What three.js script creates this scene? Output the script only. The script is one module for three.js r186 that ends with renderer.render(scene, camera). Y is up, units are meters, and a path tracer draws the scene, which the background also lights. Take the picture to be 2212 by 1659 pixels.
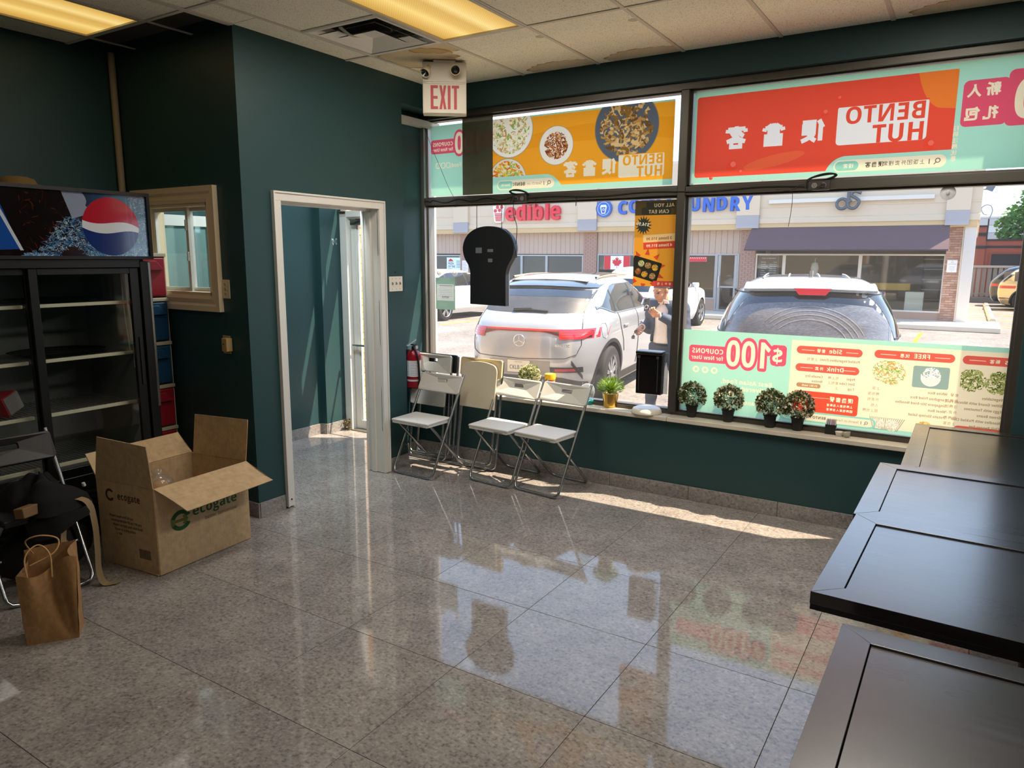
import * as THREE from 'three';
import { RoundedBoxGeometry } from 'three/addons/geometries/RoundedBoxGeometry.js';
import { MarchingCubes } from 'three/addons/objects/MarchingCubes.js';
import { mergeGeometries, mergeVertices, toCreasedNormals } from 'three/addons/utils/BufferGeometryUtils.js';
import { RectAreaLightUniformsLib } from 'three/addons/lights/RectAreaLightUniformsLib.js';
import { FontLoader } from 'three/addons/loaders/FontLoader.js';
import { TextGeometry } from 'three/addons/geometries/TextGeometry.js';
import { Brush, Evaluator, SUBTRACTION } from 'three-bvh-csg';

// ------------------------------------------------------------------ camera, sky, sun, exposure
const scene = new THREE.Scene();
const camera = new THREE.PerspectiveCamera(55.903, 2212 / 1659, 0.05, 400);
camera.position.set(3.8113, 1.697, 4.8601);
camera.rotation.order = 'YXZ';
camera.rotation.set(-0.1734, 0.561, 0.0058);
const renderer = new THREE.WebGLRenderer();
renderer.toneMapping = THREE.LinearToneMapping;
renderer.toneMappingExposure = 1.0;
renderer.shadowMap.enabled = true;
RectAreaLightUniformsLib.init();

const SUN = new THREE.Vector3(0.46, 1, -0.281).normalize();      // towards the sun
{ // hazy summer air: pale at the horizon, bluer overhead, brighter round the sun
  const W = 256, H = 128, d = new Float32Array(W * H * 4), v = new THREE.Vector3(), mix = THREE.MathUtils.lerp;
  for (let j = 0; j < H; j++) for (let i = 0; i < W; i++) {
    const up = ((j + 0.5) / H - 0.5) * Math.PI, round = ((i + 0.5) / W - 0.5) * 2 * Math.PI;
    v.set(Math.cos(round) * Math.cos(up), Math.sin(up), Math.sin(round) * Math.cos(up));
    const k = Math.pow(Math.max(0, v.y), 0.62), glow = Math.exp(-Math.pow(v.angleTo(SUN) / 0.42, 2)), o = (j * W + i) * 4;
    for (let c = 0; c < 3; c++) d[o + c] = mix([1.55, 1.78, 2.1][c], [0.42, 0.8, 1.62][c], k) + [1.4, 1.35, 1.25][c] * glow;
    d[o + 3] = 1;
  }
  const t = new THREE.DataTexture(d, W, H, THREE.RGBAFormat, THREE.FloatType); t.mapping = THREE.EquirectangularReflectionMapping; t.magFilter = THREE.LinearFilter; t.needsUpdate = true;
  scene.background = t;
}
scene.backgroundIntensity = 1.4;
const sun = new THREE.DirectionalLight(0xffe6cc, 19);
sun.position.copy(SUN).multiplyScalar(40); sun.castShadow = true; sun.shadow.radius = 1;
sun.shadow.mapSize.set(4096, 4096);
Object.assign(sun.shadow.camera, { left: -30, right: 30, top: 30, bottom: -40, near: 1, far: 120 });
scene.add(sun, sun.target);
const LAMP = { colour: 0xfff8ee, glow: [0.95, 0.62, 0.2] };

// ------------------------------------------------------------------ helpers
const V3 = (x, y, z) => new THREE.Vector3(x, y, z);
let seedv = 1234567;
const rnd = (a = 1, b) => { seedv = (Math.imul(seedv, 1664525) + 1013904223) >>> 0; const t = seedv / 4294967296; return b === undefined ? t * a : a + t * (b - a); };
const used = new Map();
const numbered = (n) => { const k = used.get(n) ?? 0; used.set(n, k + 1); return k ? n + '_' + String(k).padStart(3, '0') : n; };
const M = (c, rough = 0.7, metal = 0, extra = {}) => new THREE.MeshPhysicalMaterial({ color: c, roughness: rough, metalness: metal, ...extra });
function clean(g) {                       // one attribute layout so that geometries can be joined
  const q = g.index ? g.toNonIndexed() : g.clone();
  for (const k of Object.keys(q.attributes)) if (!['position', 'normal', 'uv'].includes(k)) q.deleteAttribute(k);
  if (!q.attributes.normal) q.computeVertexNormals();
  if (!q.attributes.uv) q.setAttribute('uv', new THREE.BufferAttribute(new Float32Array(q.attributes.position.count * 2), 2));
  q.clearGroups();
  return q;
}
const join = (...l) => { l = l.flat(3).filter(Boolean); return l.length === 1 ? l[0] : mergeGeometries(l.map(clean), false); };
function xf(g, p = [0, 0, 0], r = [0, 0, 0], s = 1) {
  const m = new THREE.Matrix4().compose(V3(...p), new THREE.Quaternion().setFromEuler(new THREE.Euler(...r)), Array.isArray(s) ? V3(...s) : V3(s, s, s));
  const q = g.clone().applyMatrix4(m);
  return q;
}
const box = (w, h, d, p = [0, 0, 0], r = [0, 0, 0], rad = 0) => xf(rad ? new RoundedBoxGeometry(w, h, d, 2, rad) : new THREE.BoxGeometry(w, h, d), p, r);
const span = (x0, x1, y0, y1, z0, z1, rad = 0) => box(x1 - x0, y1 - y0, z1 - z0, [(x0 + x1) / 2, (y0 + y1) / 2, (z0 + z1) / 2], [0, 0, 0], rad);
const cyl = (r0, r1, h, p = [0, 0, 0], r = [0, 0, 0], n = 20) => xf(new THREE.CylinderGeometry(r1, r0, h, n), p, r);
const lathe = (pts, n = 28) => new THREE.LatheGeometry(pts.map((a) => new THREE.Vector2(...a)), n);
function tube(pts, rad, n = 24, sides = 8, closed = false, tension = 0.5) {
  return new THREE.TubeGeometry(new THREE.CatmullRomCurve3(pts.map((a) => V3(...a)), closed, 'catmullrom', tension), n, rad, sides, closed);
}
function bent(pts, rad, corner = 0.05, sides = 10) {             // a bent metal tube: straight runs, round corners
  const path = new THREE.CurvePath(), P = pts.map((a) => V3(...a));
  let from = P[0];
  for (let i = 1; i < P.length - 1; i++) {
    const a = P[i].clone().add(P[i - 1].clone().sub(P[i]).setLength(corner)), b = P[i].clone().add(P[i + 1].clone().sub(P[i]).setLength(corner));
    path.add(new THREE.LineCurve3(from, a)); path.add(new THREE.QuadraticBezierCurve3(a, P[i], b)); from = b;
  }
  path.add(new THREE.LineCurve3(from, P[P.length - 1]));
  return new THREE.TubeGeometry(path, Math.max(8, pts.length * 10), rad, sides, false);
}
function extr(pts, depth, bevel = 0, holes = []) {
  const s = pts instanceof THREE.Shape ? pts : new THREE.Shape(pts.map((a) => new THREE.Vector2(...a)));
  for (const h of holes) s.holes.push(h instanceof THREE.Path ? h : new THREE.Path(h.map((a) => new THREE.Vector2(...a))));
  return new THREE.ExtrudeGeometry(s, { depth, bevelEnabled: bevel > 0, bevelSize: bevel, bevelThickness: bevel, bevelSegments: 2, curveSegments: 14 });
}
function rrect(x, y, w, h, r, C = THREE.Shape) {
  const s = new C();
  s.moveTo(x + r, y); s.lineTo(x + w - r, y); s.absarc(x + w - r, y + r, r, -Math.PI / 2, 0); s.lineTo(x + w, y + h - r); s.absarc(x + w - r, y + h - r, r, 0, Math.PI / 2);
  s.lineTo(x + r, y + h); s.absarc(x + r, y + h - r, r, Math.PI / 2, Math.PI); s.lineTo(x, y + r); s.absarc(x + r, y + r, r, Math.PI, 1.5 * Math.PI);
  return s;
}
function surf(fn, nu, nv) {               // fn(u, v) -> [x, y, z], u and v from 0 to 1
  const pos = [], uv = [], idx = [];
  for (let j = 0; j <= nv; j++) for (let i = 0; i <= nu; i++) { pos.push(...fn(i / nu, j / nv)); uv.push(i / nu, j / nv); }
  for (let j = 0; j < nv; j++) for (let i = 0; i < nu; i++) { const a = j * (nu + 1) + i, b = a + 1, c = a + nu + 1, d = c + 1; idx.push(a, b, d, a, d, c); }
  const g = new THREE.BufferGeometry();
  g.setAttribute('position', new THREE.Float32BufferAttribute(pos, 3)); g.setAttribute('uv', new THREE.Float32BufferAttribute(uv, 2)); g.setIndex(idx); g.computeVertexNormals();
  return g;
}
function metric(g, s = 1, ox = 0, oy = 0) {                       // texture coordinates in metres, by the side a face looks to
  const q = clean(g), p = q.attributes.position, n = q.attributes.normal, uv = q.attributes.uv;
  for (let i = 0; i < p.count; i += 3) {
    const nx = Math.abs(n.getX(i)), ny = Math.abs(n.getY(i)), nz = Math.abs(n.getZ(i));
    for (let k = i; k < i + 3; k++) {
      const x = p.getX(k), y = p.getY(k), z = p.getZ(k);
      const [a, b] = ny >= nx && ny >= nz ? [x, z] : nx >= nz ? [z, y] : [x, y];
      uv.setXY(k, a * s + ox, b * s + oy);
    }
  }
  return q;
}
function mesh(name, geo, m, parent) { const o = new THREE.Mesh(geo, m); o.name = name; o.castShadow = o.receiveShadow = true; parent?.add(o); return o; }
function part(parent, name, geo, m, label, kind) {
  const o = mesh(name, Array.isArray(geo) ? join(geo) : geo, m, parent);
  if (label) o.userData.label = label;
  if (kind) o.userData.kind = kind;
  return o;
}
function thing(name, label, category, p = [0, 0, 0], turn = 0, group) {
  const o = new THREE.Group(); o.name = numbered(name); o.position.set(...p); o.rotation.y = turn; scene.add(o);
  o.userData = { label, category }; if (group) o.userData.group = group;
  return o;
}
function solo(name, label, category, geo, m, group) {               // a thing that is one mesh
  const o = mesh(numbered(name), Array.isArray(geo) ? join(geo) : geo, m, scene);
  o.userData = { label, category }; if (group) o.userData.group = group;
  return o;
}
function struct(name, geo, m) { const o = geo ? mesh(name, Array.isArray(geo) ? join(geo) : geo, m, scene) : new THREE.Group(); o.name = name; o.userData.kind = 'structure'; if (!geo) scene.add(o); return o; }
function copyOf(o, label, group) { const c = o.clone(); c.name = numbered(o.name.replace(/_\d{3}$/, '')); c.userData = { ...o.userData, label }; if (group) c.userData.group = group; scene.add(c); return c; }

// canvas textures
function canvas(w, h, draw, opts = {}) {
  const c = document.createElement('canvas'); c.width = w; c.height = h;
  const g = c.getContext('2d'); draw(g, w, h);
  const t = new THREE.CanvasTexture(c); t.colorSpace = opts.linear ? THREE.NoColorSpace : THREE.SRGBColorSpace;
  t.wrapS = t.wrapT = opts.clamp ? THREE.ClampToEdgeWrapping : THREE.RepeatWrapping; t.magFilter = THREE.LinearFilter;
  if (opts.repeat) t.repeat.set(...opts.repeat);
  return t;
}
const hash = (x, y, s = 0) => { let h = Math.imul(x | 0, 374761393) ^ Math.imul(y | 0, 668265263) ^ Math.imul(s | 0, 974634777); h = Math.imul(h ^ (h >>> 13), 1274126177); return ((h ^ (h >>> 16)) >>> 0) / 4294967296; };
function vnoise(x, y, per, s) {          // value noise that repeats after per cells
  const xi = Math.floor(x), yi = Math.floor(y), fx = x - xi, fy = y - yi, u = fx * fx * (3 - 2 * fx), v = fy * fy * (3 - 2 * fy), w = (a) => ((a % per) + per) % per;
  const a = hash(w(xi), w(yi), s), b = hash(w(xi + 1), w(yi), s), c = hash(w(xi), w(yi + 1), s), d = hash(w(xi + 1), w(yi + 1), s);
  return a + (b - a) * u + (c - a) * v + (a - b - c + d) * u * v;
}
function field(n, fn, linear) {           // n x n data texture, fn(u, v) -> [r, g, b] in 0..255
  const d = new Uint8Array(n * n * 4);
  for (let j = 0; j < n; j++) for (let i = 0; i < n; i++) { const c = fn(i / n, j / n), o = (j * n + i) * 4; d[o] = c[0]; d[o + 1] = c[1]; d[o + 2] = c[2]; d[o + 3] = 255; }
  const t = new THREE.DataTexture(d, n, n); t.colorSpace = linear ? THREE.NoColorSpace : THREE.SRGBColorSpace;
  t.wrapS = t.wrapT = THREE.RepeatWrapping; t.magFilter = THREE.LinearFilter; t.needsUpdate = true;
  return t;
}
const fbm = (u, v, f, s, o = 4) => { let a = 0, k = 0.5; for (let i = 0; i < o; i++) { a += k * vnoise(u * f, v * f, f, s + i); f *= 2; k /= 2; } return a; };
const BOLD = await new FontLoader().loadAsync('fonts/droid/droid_sans_bold.typeface.json');
function text3d(str, size, depth, bevel = 0) { const g = new TextGeometry(str, { font: BOLD, size, depth, curveSegments: 5, bevelEnabled: bevel > 0, bevelSize: bevel, bevelThickness: bevel, bevelSegments: 1 }); g.computeBoundingBox(); return g; }
const LP = [13, 0.1, 24, 2, 2, 1, 5];                         // strength of the ceiling lights, from the window inwards
// ------------------------------------------------------------------ the room
const CEIL = 3.03;
const paintBump = field(256, (u, v) => { const k = 128 + 70 * (fbm(u, v, 48, 3, 3) - 0.45); return [k, k, k]; }, true); paintBump.repeat.set(2.2, 2.2);
const M_wall = M('#2a4749', 0.45, 0, { bumpMap: paintBump, bumpScale: 0.0006, specularIntensity: 0.6 });
const M_white = M('#e9e5db', 0.4), M_whiteMetal = M('#dedbd4', 0.35, 0), M_alu = M('#8d8880', 0.34, 0.75), M_bronze = M('#57534b', 0.4, 0.55), M_black = M('#101214', 0.5), M_chrome = M('#c9ccd0', 0.2, 0.95);
const M_brickMortar = M('#a08d7d', 0.9);
const wallBox = (...l) => metric(join(l));

// floor: polished porcelain tiles, 61 cm, on a dark joint bed
function tileTexture(seed, tint) {
  return field(1024, (u, v) => {
    const a = u * 0.8 + v * 0.6, streak = fbm(u, v, 6, seed, 5), fine = fbm((u * 1.0), (v * 1.0), 96, seed + 9, 3), s2 = vnoise((u + 0.35 * v) * 60, (v - 0.2 * u) * 150 , 150 * 7, seed + 5);
    let k = 1 + 0.22 * (streak - 0.5) + 0.26 * (fine - 0.45) + 0.14 * (s2 - 0.5);
    if (fine > 0.64) k += 0.07; if (fine < 0.27) k -= 0.12;
    return tint.map((c) => Math.max(0, Math.min(255, c * k)));
  });
}
const tileT = [tileTexture(11, [142, 137, 133]), tileTexture(47, [145, 139, 134])];
const M_tile = tileT.map((t) => M('#ffffff', 0.055, 0, { map: t, specularIntensity: 1, ior: 1.5 }));
const floor = struct('floor');
part(floor, 'joint_bed', span(-1.7, 6.2, -0.2, -0.0045, -0.33, 8.6), M('#1d1a17', 0.9));
{
  const TS = 0.61, gap = 0.0022, shapes = [];
  for (let k = 0; k < 4; k++) {
    const g = clean(span(-TS / 2 + gap / 2, TS / 2 - gap / 2, -0.01, 0, -TS / 2 + gap / 2, TS / 2 - gap / 2, 0.0011)), p = g.attributes.position, uv = g.attributes.uv;
    for (let i = 0; i < p.count; i++) { const x = p.getX(i) + 0.305, z = p.getZ(i) + 0.305; const [a, b] = [[x, z], [0.61 - x, 0.61 - z], [x + 0.3, 0.7 - z], [0.9 - x, z + 0.4]][k]; uv.setXY(i, a / 0.95, b / 0.95); }
    shapes.push(g);
  }
  for (let i = -5; i < 8; i++) for (let j = -10; j < 5; j++) {
    const x = 1.5176 + TS * i + TS / 2, z = 2.6264 - TS * j - TS / 2 ;
    if (x < -1.75 || x > 6.2 || z < -0.33 || z > 8.4) continue;
    const o = part(floor, 'tile', shapes[(hash(i, j, 5) * 4) | 0], M_tile[(hash(i, j, 8) * 2) | 0]);
    o.position.set(x, 0, z);
  }
}

// walls
const B = (x0, x1, y0, y1, z0, z1) => span(x0, x1, y0, y1, z0, z1);
struct('wall_window', wallBox(B(-0.2, 4.08, -0.2, 0.57, -0.25, 0), B(4.08, 6.2, -0.2, 3.09, -0.25, 0), B(-0.2, 4.08, 2.85, 3.09, -0.25, 0), B(-0.2, 0, 2.85, 3.09, 0, 0.405)), M_wall);
struct('wall_niche', wallBox(B(-0.32, -0.2, -0.2, 3.09, -0.14, 0.405)), M_wall);
struct('wall_door', wallBox(B(-0.12, 0, -0.2, 3.09, 0.405, 0.655), B(-0.12, 0, 2.08, 3.09, 0.655, 1.665), B(-0.12, 0, -0.2, 3.09, 1.665, 1.9)), M_wall);
struct('wall_service', wallBox(B(-1.4, -1.03, -0.2, 3.09, 1.78, 1.9), B(-0.335, -0.12, -0.2, 3.09, 1.78, 1.9), B(-1.03, -0.335, -0.2, 1.44, 1.78, 1.9), B(-1.03, -0.335, 2.03, 3.09, 1.78, 1.9)), M_wall);
struct('wall_left', wallBox(B(-1.55, -1.25, -0.2, 3.09, 1.9, 8.6)), M_wall);
struct('wall_right', wallBox(B(6.0, 6.2, -0.2, 3.09, 0, 8.6)), M_wall);
struct('wall_back', wallBox(B(-1.4, 6.0, -0.2, 3.09, 8.4, 8.6)), M_wall);
struct('wall_vestibule_left', wallBox(B(-1.55, -1.4, -0.2, 3.09, -0.35, 1.9), B(-1.4, -1.33, -0.2, 3.09, -0.225, 0.03)), M_wall);
struct('wall_vestibule_front', wallBox(B(-1.4, -0.32, 2.8, 3.09, -0.35, -0.22)), M_wall);
// small plugged screw hole above the switches
solo('screw_hole', 'small round plugged screw hole in teal wall above the switch plate', 'screw hole', join(xf(new THREE.TorusGeometry(0.006, 0.0018, 6, 14), [0.001, 1.577, 0.515], [0, Math.PI / 2, 0]), cyl(0.004, 0.004, 0.002, [0.001, 1.577, 0.515], [0, 0, Math.PI / 2], 10)), M('#1b2a2a', 0.8));

// skirting tiles
const M_skirt = M('#ffffff', 0.3, 0, { map: tileT[0] });
function skirting(name, runs) {
  const s = struct(name);
  for (const [ax, from, to, at, dir] of runs) for (let a = from; a < to - 0.01; a += 0.61) {
    const b = Math.min(to, a + 0.61) - 0.0025, g = ax === 'x' ? span(a, b, 0, 0.1, Math.min(at, at + 0.011 * dir), Math.max(at, at + 0.011 * dir), 0.002) : span(Math.min(at, at + 0.011 * dir), Math.max(at, at + 0.011 * dir), 0, 0.1, a, b, 0.002);
    part(s, 'tile', metric(g, 1, rnd(), rnd()), M_skirt);
  }
}
skirting('baseboard_window', [['x', 0.3 - 0.61 + 0.12, 4.3, 0, 1], ['z', 0.012, 0.405, -0.2, 1]]);
skirting('baseboard_door', [['z', 0.405, 0.64, 0, 1], ['z', 1.69, 1.9, 0, 1], ['x', -0.19, -0.0, 0.405, -1]]);
skirting('baseboard_service', [['x', -1.24, 0.011, 1.9, 1]]);
skirting('baseboard_vestibule', [['z', 0.03, 1.78, -1.4, 1], ['z', -0.22, 0.03, -1.33, 1], ['x', -1.4, -1.32, 0.03, 1]]);
skirting('baseboard_left', [['z', 1.92, 8.0, -1.25, 1]]);

// ceiling: lay-in tiles in a T-bar grid
const stained = (list) => canvas(512, 1024, (g, w, h) => {
  g.fillStyle = '#ece9d8'; g.fillRect(0, 0, w, h);
  for (let i = 0; i < 5200; i++) { const x = rnd(w), y = rnd(h), l = rnd(1.5, 6); g.fillStyle = rnd() < 0.5 ? 'rgba(96,86,70,.75)' : 'rgba(128,118,100,.7)'; g.fillRect(x, y, rnd(1, 2.4), l * 0.7); }
  for (const [x, y, rx, ry, c, ring] of list) {
    const gr = g.createRadialGradient(0, 0, 0.2, 0, 0, 1); gr.addColorStop(0, c + '55'); gr.addColorStop(0.8, c + '77'); gr.addColorStop(0.93, ring); gr.addColorStop(1, c + '00');
    g.save(); g.translate(x * w, y * h); g.scale(rx * w, ry * h); g.fillStyle = gr; g.beginPath(); for (let a = 0; a < 40; a++) { const r = 1 - 0.16 * hash(a, 3, (x * 90) | 0); g.lineTo(Math.cos(a / 40 * 6.283) * r, Math.sin(a / 40 * 6.283) * r); } g.fill(); g.restore();
  }
});
const M_ceil = M('#ffffff', 0.95, 0, { map: stained([]), specularIntensity: 0.2 });
const M_ceilA = M('#ffffff', 0.95, 0, { map: stained([[0.35, 0.62, 0.55, 0.2, '#a98a58', '#8a6a3acc'], [0.85, 0.75, 0.4, 0.13, '#b08c50', '#9a7436cc']]), specularIntensity: 0.2 });
const M_ceilB = M('#ffffff', 0.95, 0, { map: stained([[0.6, 0.05, 0.5, 0.13, '#a8926a', '#86693ccc'], [0.95, 0.62, 0.06, 0.025, '#8a7a66', '#7a6a54cc']]), specularIntensity: 0.2 });
const M_tbar = M('#c9c4b8', 0.5);
const ceiling = struct('ceiling');
part(ceiling, 'roof_slab', span(-1.7, 6.3, 3.09, 3.3, -0.35, 8.7), M('#555049', 0.9));
{
  const CS = 0.612, X = (k) => 0.8455 + CS * k, zl = [0.0, 0.978, 2.198, 3.418, 4.638, 5.858, 7.078, 8.4];
  const lamps = new Set(['0,1', '4,1', '-3,2', '4,3', '0,3', '4,5', '0,5']), vent = '-1,1';
  for (let k = -4; k < 9; k++) for (let j = 0; j < 7; j++) {
    const x0 = Math.max(X(k), -1.25, zl[j] < 1.8 ? 0 : -9), x1 = Math.min(X(k + 1), 6), z0 = zl[j], z1 = zl[j + 1], key = k + ',' + j;
    if (x1 - x0 < 0.03 || lamps.has(key)) continue;
    const put = (a, b, c, d, m) => { if (d - c < 0.02) return; const g = clean(span(a + 0.003, b - 0.003, CEIL + 0.003, CEIL + 0.018, c + 0.003, d - 0.003)), p = g.attributes.position, uv = g.attributes.uv; for (let i = 0; i < p.count; i++) uv.setXY(i, (p.getX(i) - X(k)) / 0.612, 1 - (p.getZ(i) - z0) / 1.22); part(ceiling, 'tile', g, m); };
    if (key === vent) { put(x0, x1, 1.588, z1, M_ceil); continue; }
    if (k < -1 && j === 1) { put(x0, x1, 1.9, z1, M_ceil); if (x1 > 0.0) put(Math.max(0, x0), x1, z0, 1.9, M_ceil); continue; }
    put(x0, x1, z0, z1, key === '-1,0' || key === '7,0' ? M_ceilA : key === '1,0' || key === '0,0' || key === '4,0' ? M_ceilB : M_ceil);
  }
  const bar = (x0, x1, z0, z1) => { const dx = x1 - x0 < 0.01, w = 0.012; return dx ? span(x0 - w, x0 + w, CEIL - 0.002, CEIL + 0.0028, z0, z1) : span(x0, x1, CEIL - 0.0026, CEIL + 0.0024, z0 - w, z0 + w); };
  for (let k = -3; k < 9; k++) { const z0 = X(k) < 0 ? 1.9 : 0; part(ceiling, 'grid_bar', bar(X(k), X(k), z0, 8.4), M_tbar); }
  for (const z of zl.slice(1, 7)) part(ceiling, 'grid_bar', bar(z < 1.9 ? 0 : -1.25, 6, z, z), M_tbar);
  part(ceiling, 'grid_bar', bar(X(-1), X(0), 1.588, 1.588), M_tbar);
  part(ceiling, 'grid_bar', span(-0.03, 0.012, CEIL - 0.004, CEIL + 0.0026, 1.9, 8.4), M_tbar);
  part(ceiling, 'vestibule_lining', span(-1.4, -0.12, 2.75, 2.8, -0.22, 1.78), M('#cfc9bd', 0.9));
}

// recessed fluorescent fixtures
const prism = field(256, (u, v) => { const a = Math.abs(Math.sin(u * Math.PI * 42)), b = Math.abs(Math.sin(v * Math.PI * 84)); const k = 128 + 60 * a * b; return [k, k, k]; }, true);
const lampGlow = canvas(256, 512, (g, w, h) => {
  const gr = g.createLinearGradient(0, 0, w, 0); for (const [p, c] of [[0, '#cf9f48'], [0.16, '#e9be63'], [0.3, '#ffdc85'], [0.42, '#e6bb62'], [0.55, '#dcb05a'], [0.68, '#ffe093'], [0.82, '#eec46c'], [1, '#d2a24b']]) gr.addColorStop(p, c);
  g.fillStyle = gr; g.fillRect(0, 0, w, h);
  for (let y = 0; y < h; y += 4) for (let x = 0; x < w; x += 4) { g.fillStyle = (x + y) % 8 ? 'rgba(90,50,0,.16)' : 'rgba(255,240,200,.12)'; g.fillRect(x, y, 2, 2); }
}, { clamp: true });
function ceilingLight(x0, z0, label, power) {
  const w = 0.612, d = 1.22, t = thing('ceiling_light', label, 'ceiling light', [x0 + w / 2, CEIL, z0 + d / 2], 0, 'recessed fluorescent ceiling lights');
  part(t, 'frame', [span(-w / 2 + 0.004, -w / 2 + 0.03, -0.004, 0.05, -d / 2 + 0.004, d / 2 - 0.004), span(w / 2 - 0.03, w / 2 - 0.004, -0.004, 0.05, -d / 2 + 0.004, d / 2 - 0.004), span(-w / 2 + 0.03, w / 2 - 0.03, -0.004, 0.05, -d / 2 + 0.004, -d / 2 + 0.03), span(-w / 2 + 0.03, w / 2 - 0.03, -0.004, 0.05, d / 2 - 0.03, d / 2 - 0.004)], M_tbar);
  const lens = clean(new THREE.PlaneGeometry(w - 0.06, d - 0.06)); lens.rotateX(Math.PI / 2); lens.translate(0, 0.006, 0);
  part(t, 'lens', lens, M('#3a2f1c', 0.5, 0, { emissive: new THREE.Color(1, 1, 1), emissiveMap: lampGlow, emissiveIntensity: LAMP_GLOW, bumpMap: prism, bumpScale: 0.001 }));
  part(t, 'housing', [span(-w / 2 + 0.01, w / 2 - 0.01, 0.045, 0.055, -d / 2 + 0.01, d / 2 - 0.01)], M_white);
  const L = new THREE.RectAreaLight(LAMP.colour, power, w - 0.06, d - 0.06); L.position.set(x0 + w / 2, CEIL - 0.008, z0 + d / 2); L.rotation.x = -Math.PI / 2; L.name = 'lamp_light'; scene.add(L);
}
const LAMP_GLOW = 1.0;
ceilingLight(0.8455, 0.978, 'glowing fluorescent ceiling panel beside the air vent, nearer the window', LP[0]);
ceilingLight(-0.9905, 2.198, 'amber glowing ceiling panel in the dark corner above the drinks cooler', LP[1]);
for (const [x, z, p, l] of [[3.2935, 0.978, LP[2], 'fluorescent ceiling panel above the table under the window'], [0.8455, 3.418, LP[3], 'fluorescent ceiling panel over the open floor before the cardboard box'], [3.2935, 3.418, LP[4], 'fluorescent ceiling panel above the nearest dark table'], [0.8455, 5.858, LP[5], 'fluorescent ceiling panel at the back of the shop, cooler side'], [3.2935, 5.858, LP[6], 'fluorescent ceiling panel at the back of the shop, table side']]) ceilingLight(x, z, l, p);

{
  const t = thing('ceiling_light', 'small flush ceiling light inside the vestibule, above the door head', 'ceiling light', [-0.36, 2.75, 0.95]);
  part(t, 'frame', [span(-0.2, 0.2, -0.012, 0.0, -0.2, -0.19), span(-0.2, 0.2, -0.012, 0.0, 0.19, 0.2), span(-0.2, -0.19, -0.012, 0.0, -0.19, 0.19), span(0.19, 0.2, -0.012, 0.0, -0.19, 0.19)], M_whiteMetal);
  part(t, 'lens', [span(-0.19, 0.19, -0.01, -0.001, -0.19, 0.19)], M('#e8ecef', 0.6, 0, { emissive: new THREE.Color(0.9, 0.95, 1) }));
  const L = new THREE.RectAreaLight(0xe2f0f5, 110, 0.36, 0.36); L.position.set(-0.36, 2.735, 0.95); L.rotation.x = -Math.PI / 2; L.name = 'lamp_light'; scene.add(L);
}
// air diffuser
{
  const t = thing('ceiling_vent', 'square white ceiling air diffuser with stepped cone beside the lit panel', 'air vent', [0.5396, CEIL, 1.283]);
  const pyr = (a, b, ya, yb, th) => { const out = []; for (let q = 0; q < 4; q++) { const r = (u, s, y) => { const c = [[-s + 2 * s * u, -s], [s, -s + 2 * s * u], [s - 2 * s * u, s], [-s, s - 2 * s * u]][q]; return [c[0], y, c[1]]; }; out.push(surf((u, v) => r(u, a + (b - a) * v, ya + (yb - ya) * v), 2, 2)); out.push(surf((u, v) => r(1 - u, a + (b - a) * v, ya + th + (yb - ya) * v), 2, 2)); } return out; };
  part(t, 'outer_frame', [...pyr(0.3, 0.275, -0.004, -0.004, 0.006), ...pyr(0.278, 0.25, -0.004, 0.03, 0.004), ...pyr(0.25, 0.24, 0.03, 0.055, 0.002)], M_whiteMetal);
  part(t, 'middle_cone', pyr(0.235, 0.155, -0.012, 0.022, 0.004), M_whiteMetal);
  part(t, 'inner_cone', [...pyr(0.15, 0.06, -0.02, 0.018, 0.004), span(-0.06, 0.06, 0.018, 0.021, -0.06, 0.06)], M_whiteMetal);
  part(t, 'duct', [span(-0.26, 0.26, 0.056, 0.06, -0.26, 0.26)], M('#15120f', 0.9));
  for (const b of [box(0.004, 0.05, 0.012, [0.19, 0.02, 0.05]), box(0.012, 0.05, 0.004, [-0.05, 0.02, 0.19]), box(0.004, 0.05, 0.012, [-0.19, 0.02, -0.05]), box(0.012, 0.05, 0.004, [0.05, 0.02, -0.19])]) part(t, 'hanger', b, M('#5a4a3c', 0.6));
  part(t, 'tape_strip', surf((u, v) => [-0.05 + 0.03 * u + 0.02 * v, -0.006 - 0.022 * Math.sin(v * 3.1), 0.05 + 0.22 * v], 3, 10), M('#c9c5bb', 0.3, 0, { transmission: 0.5, thickness: 0 }));
}
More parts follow.
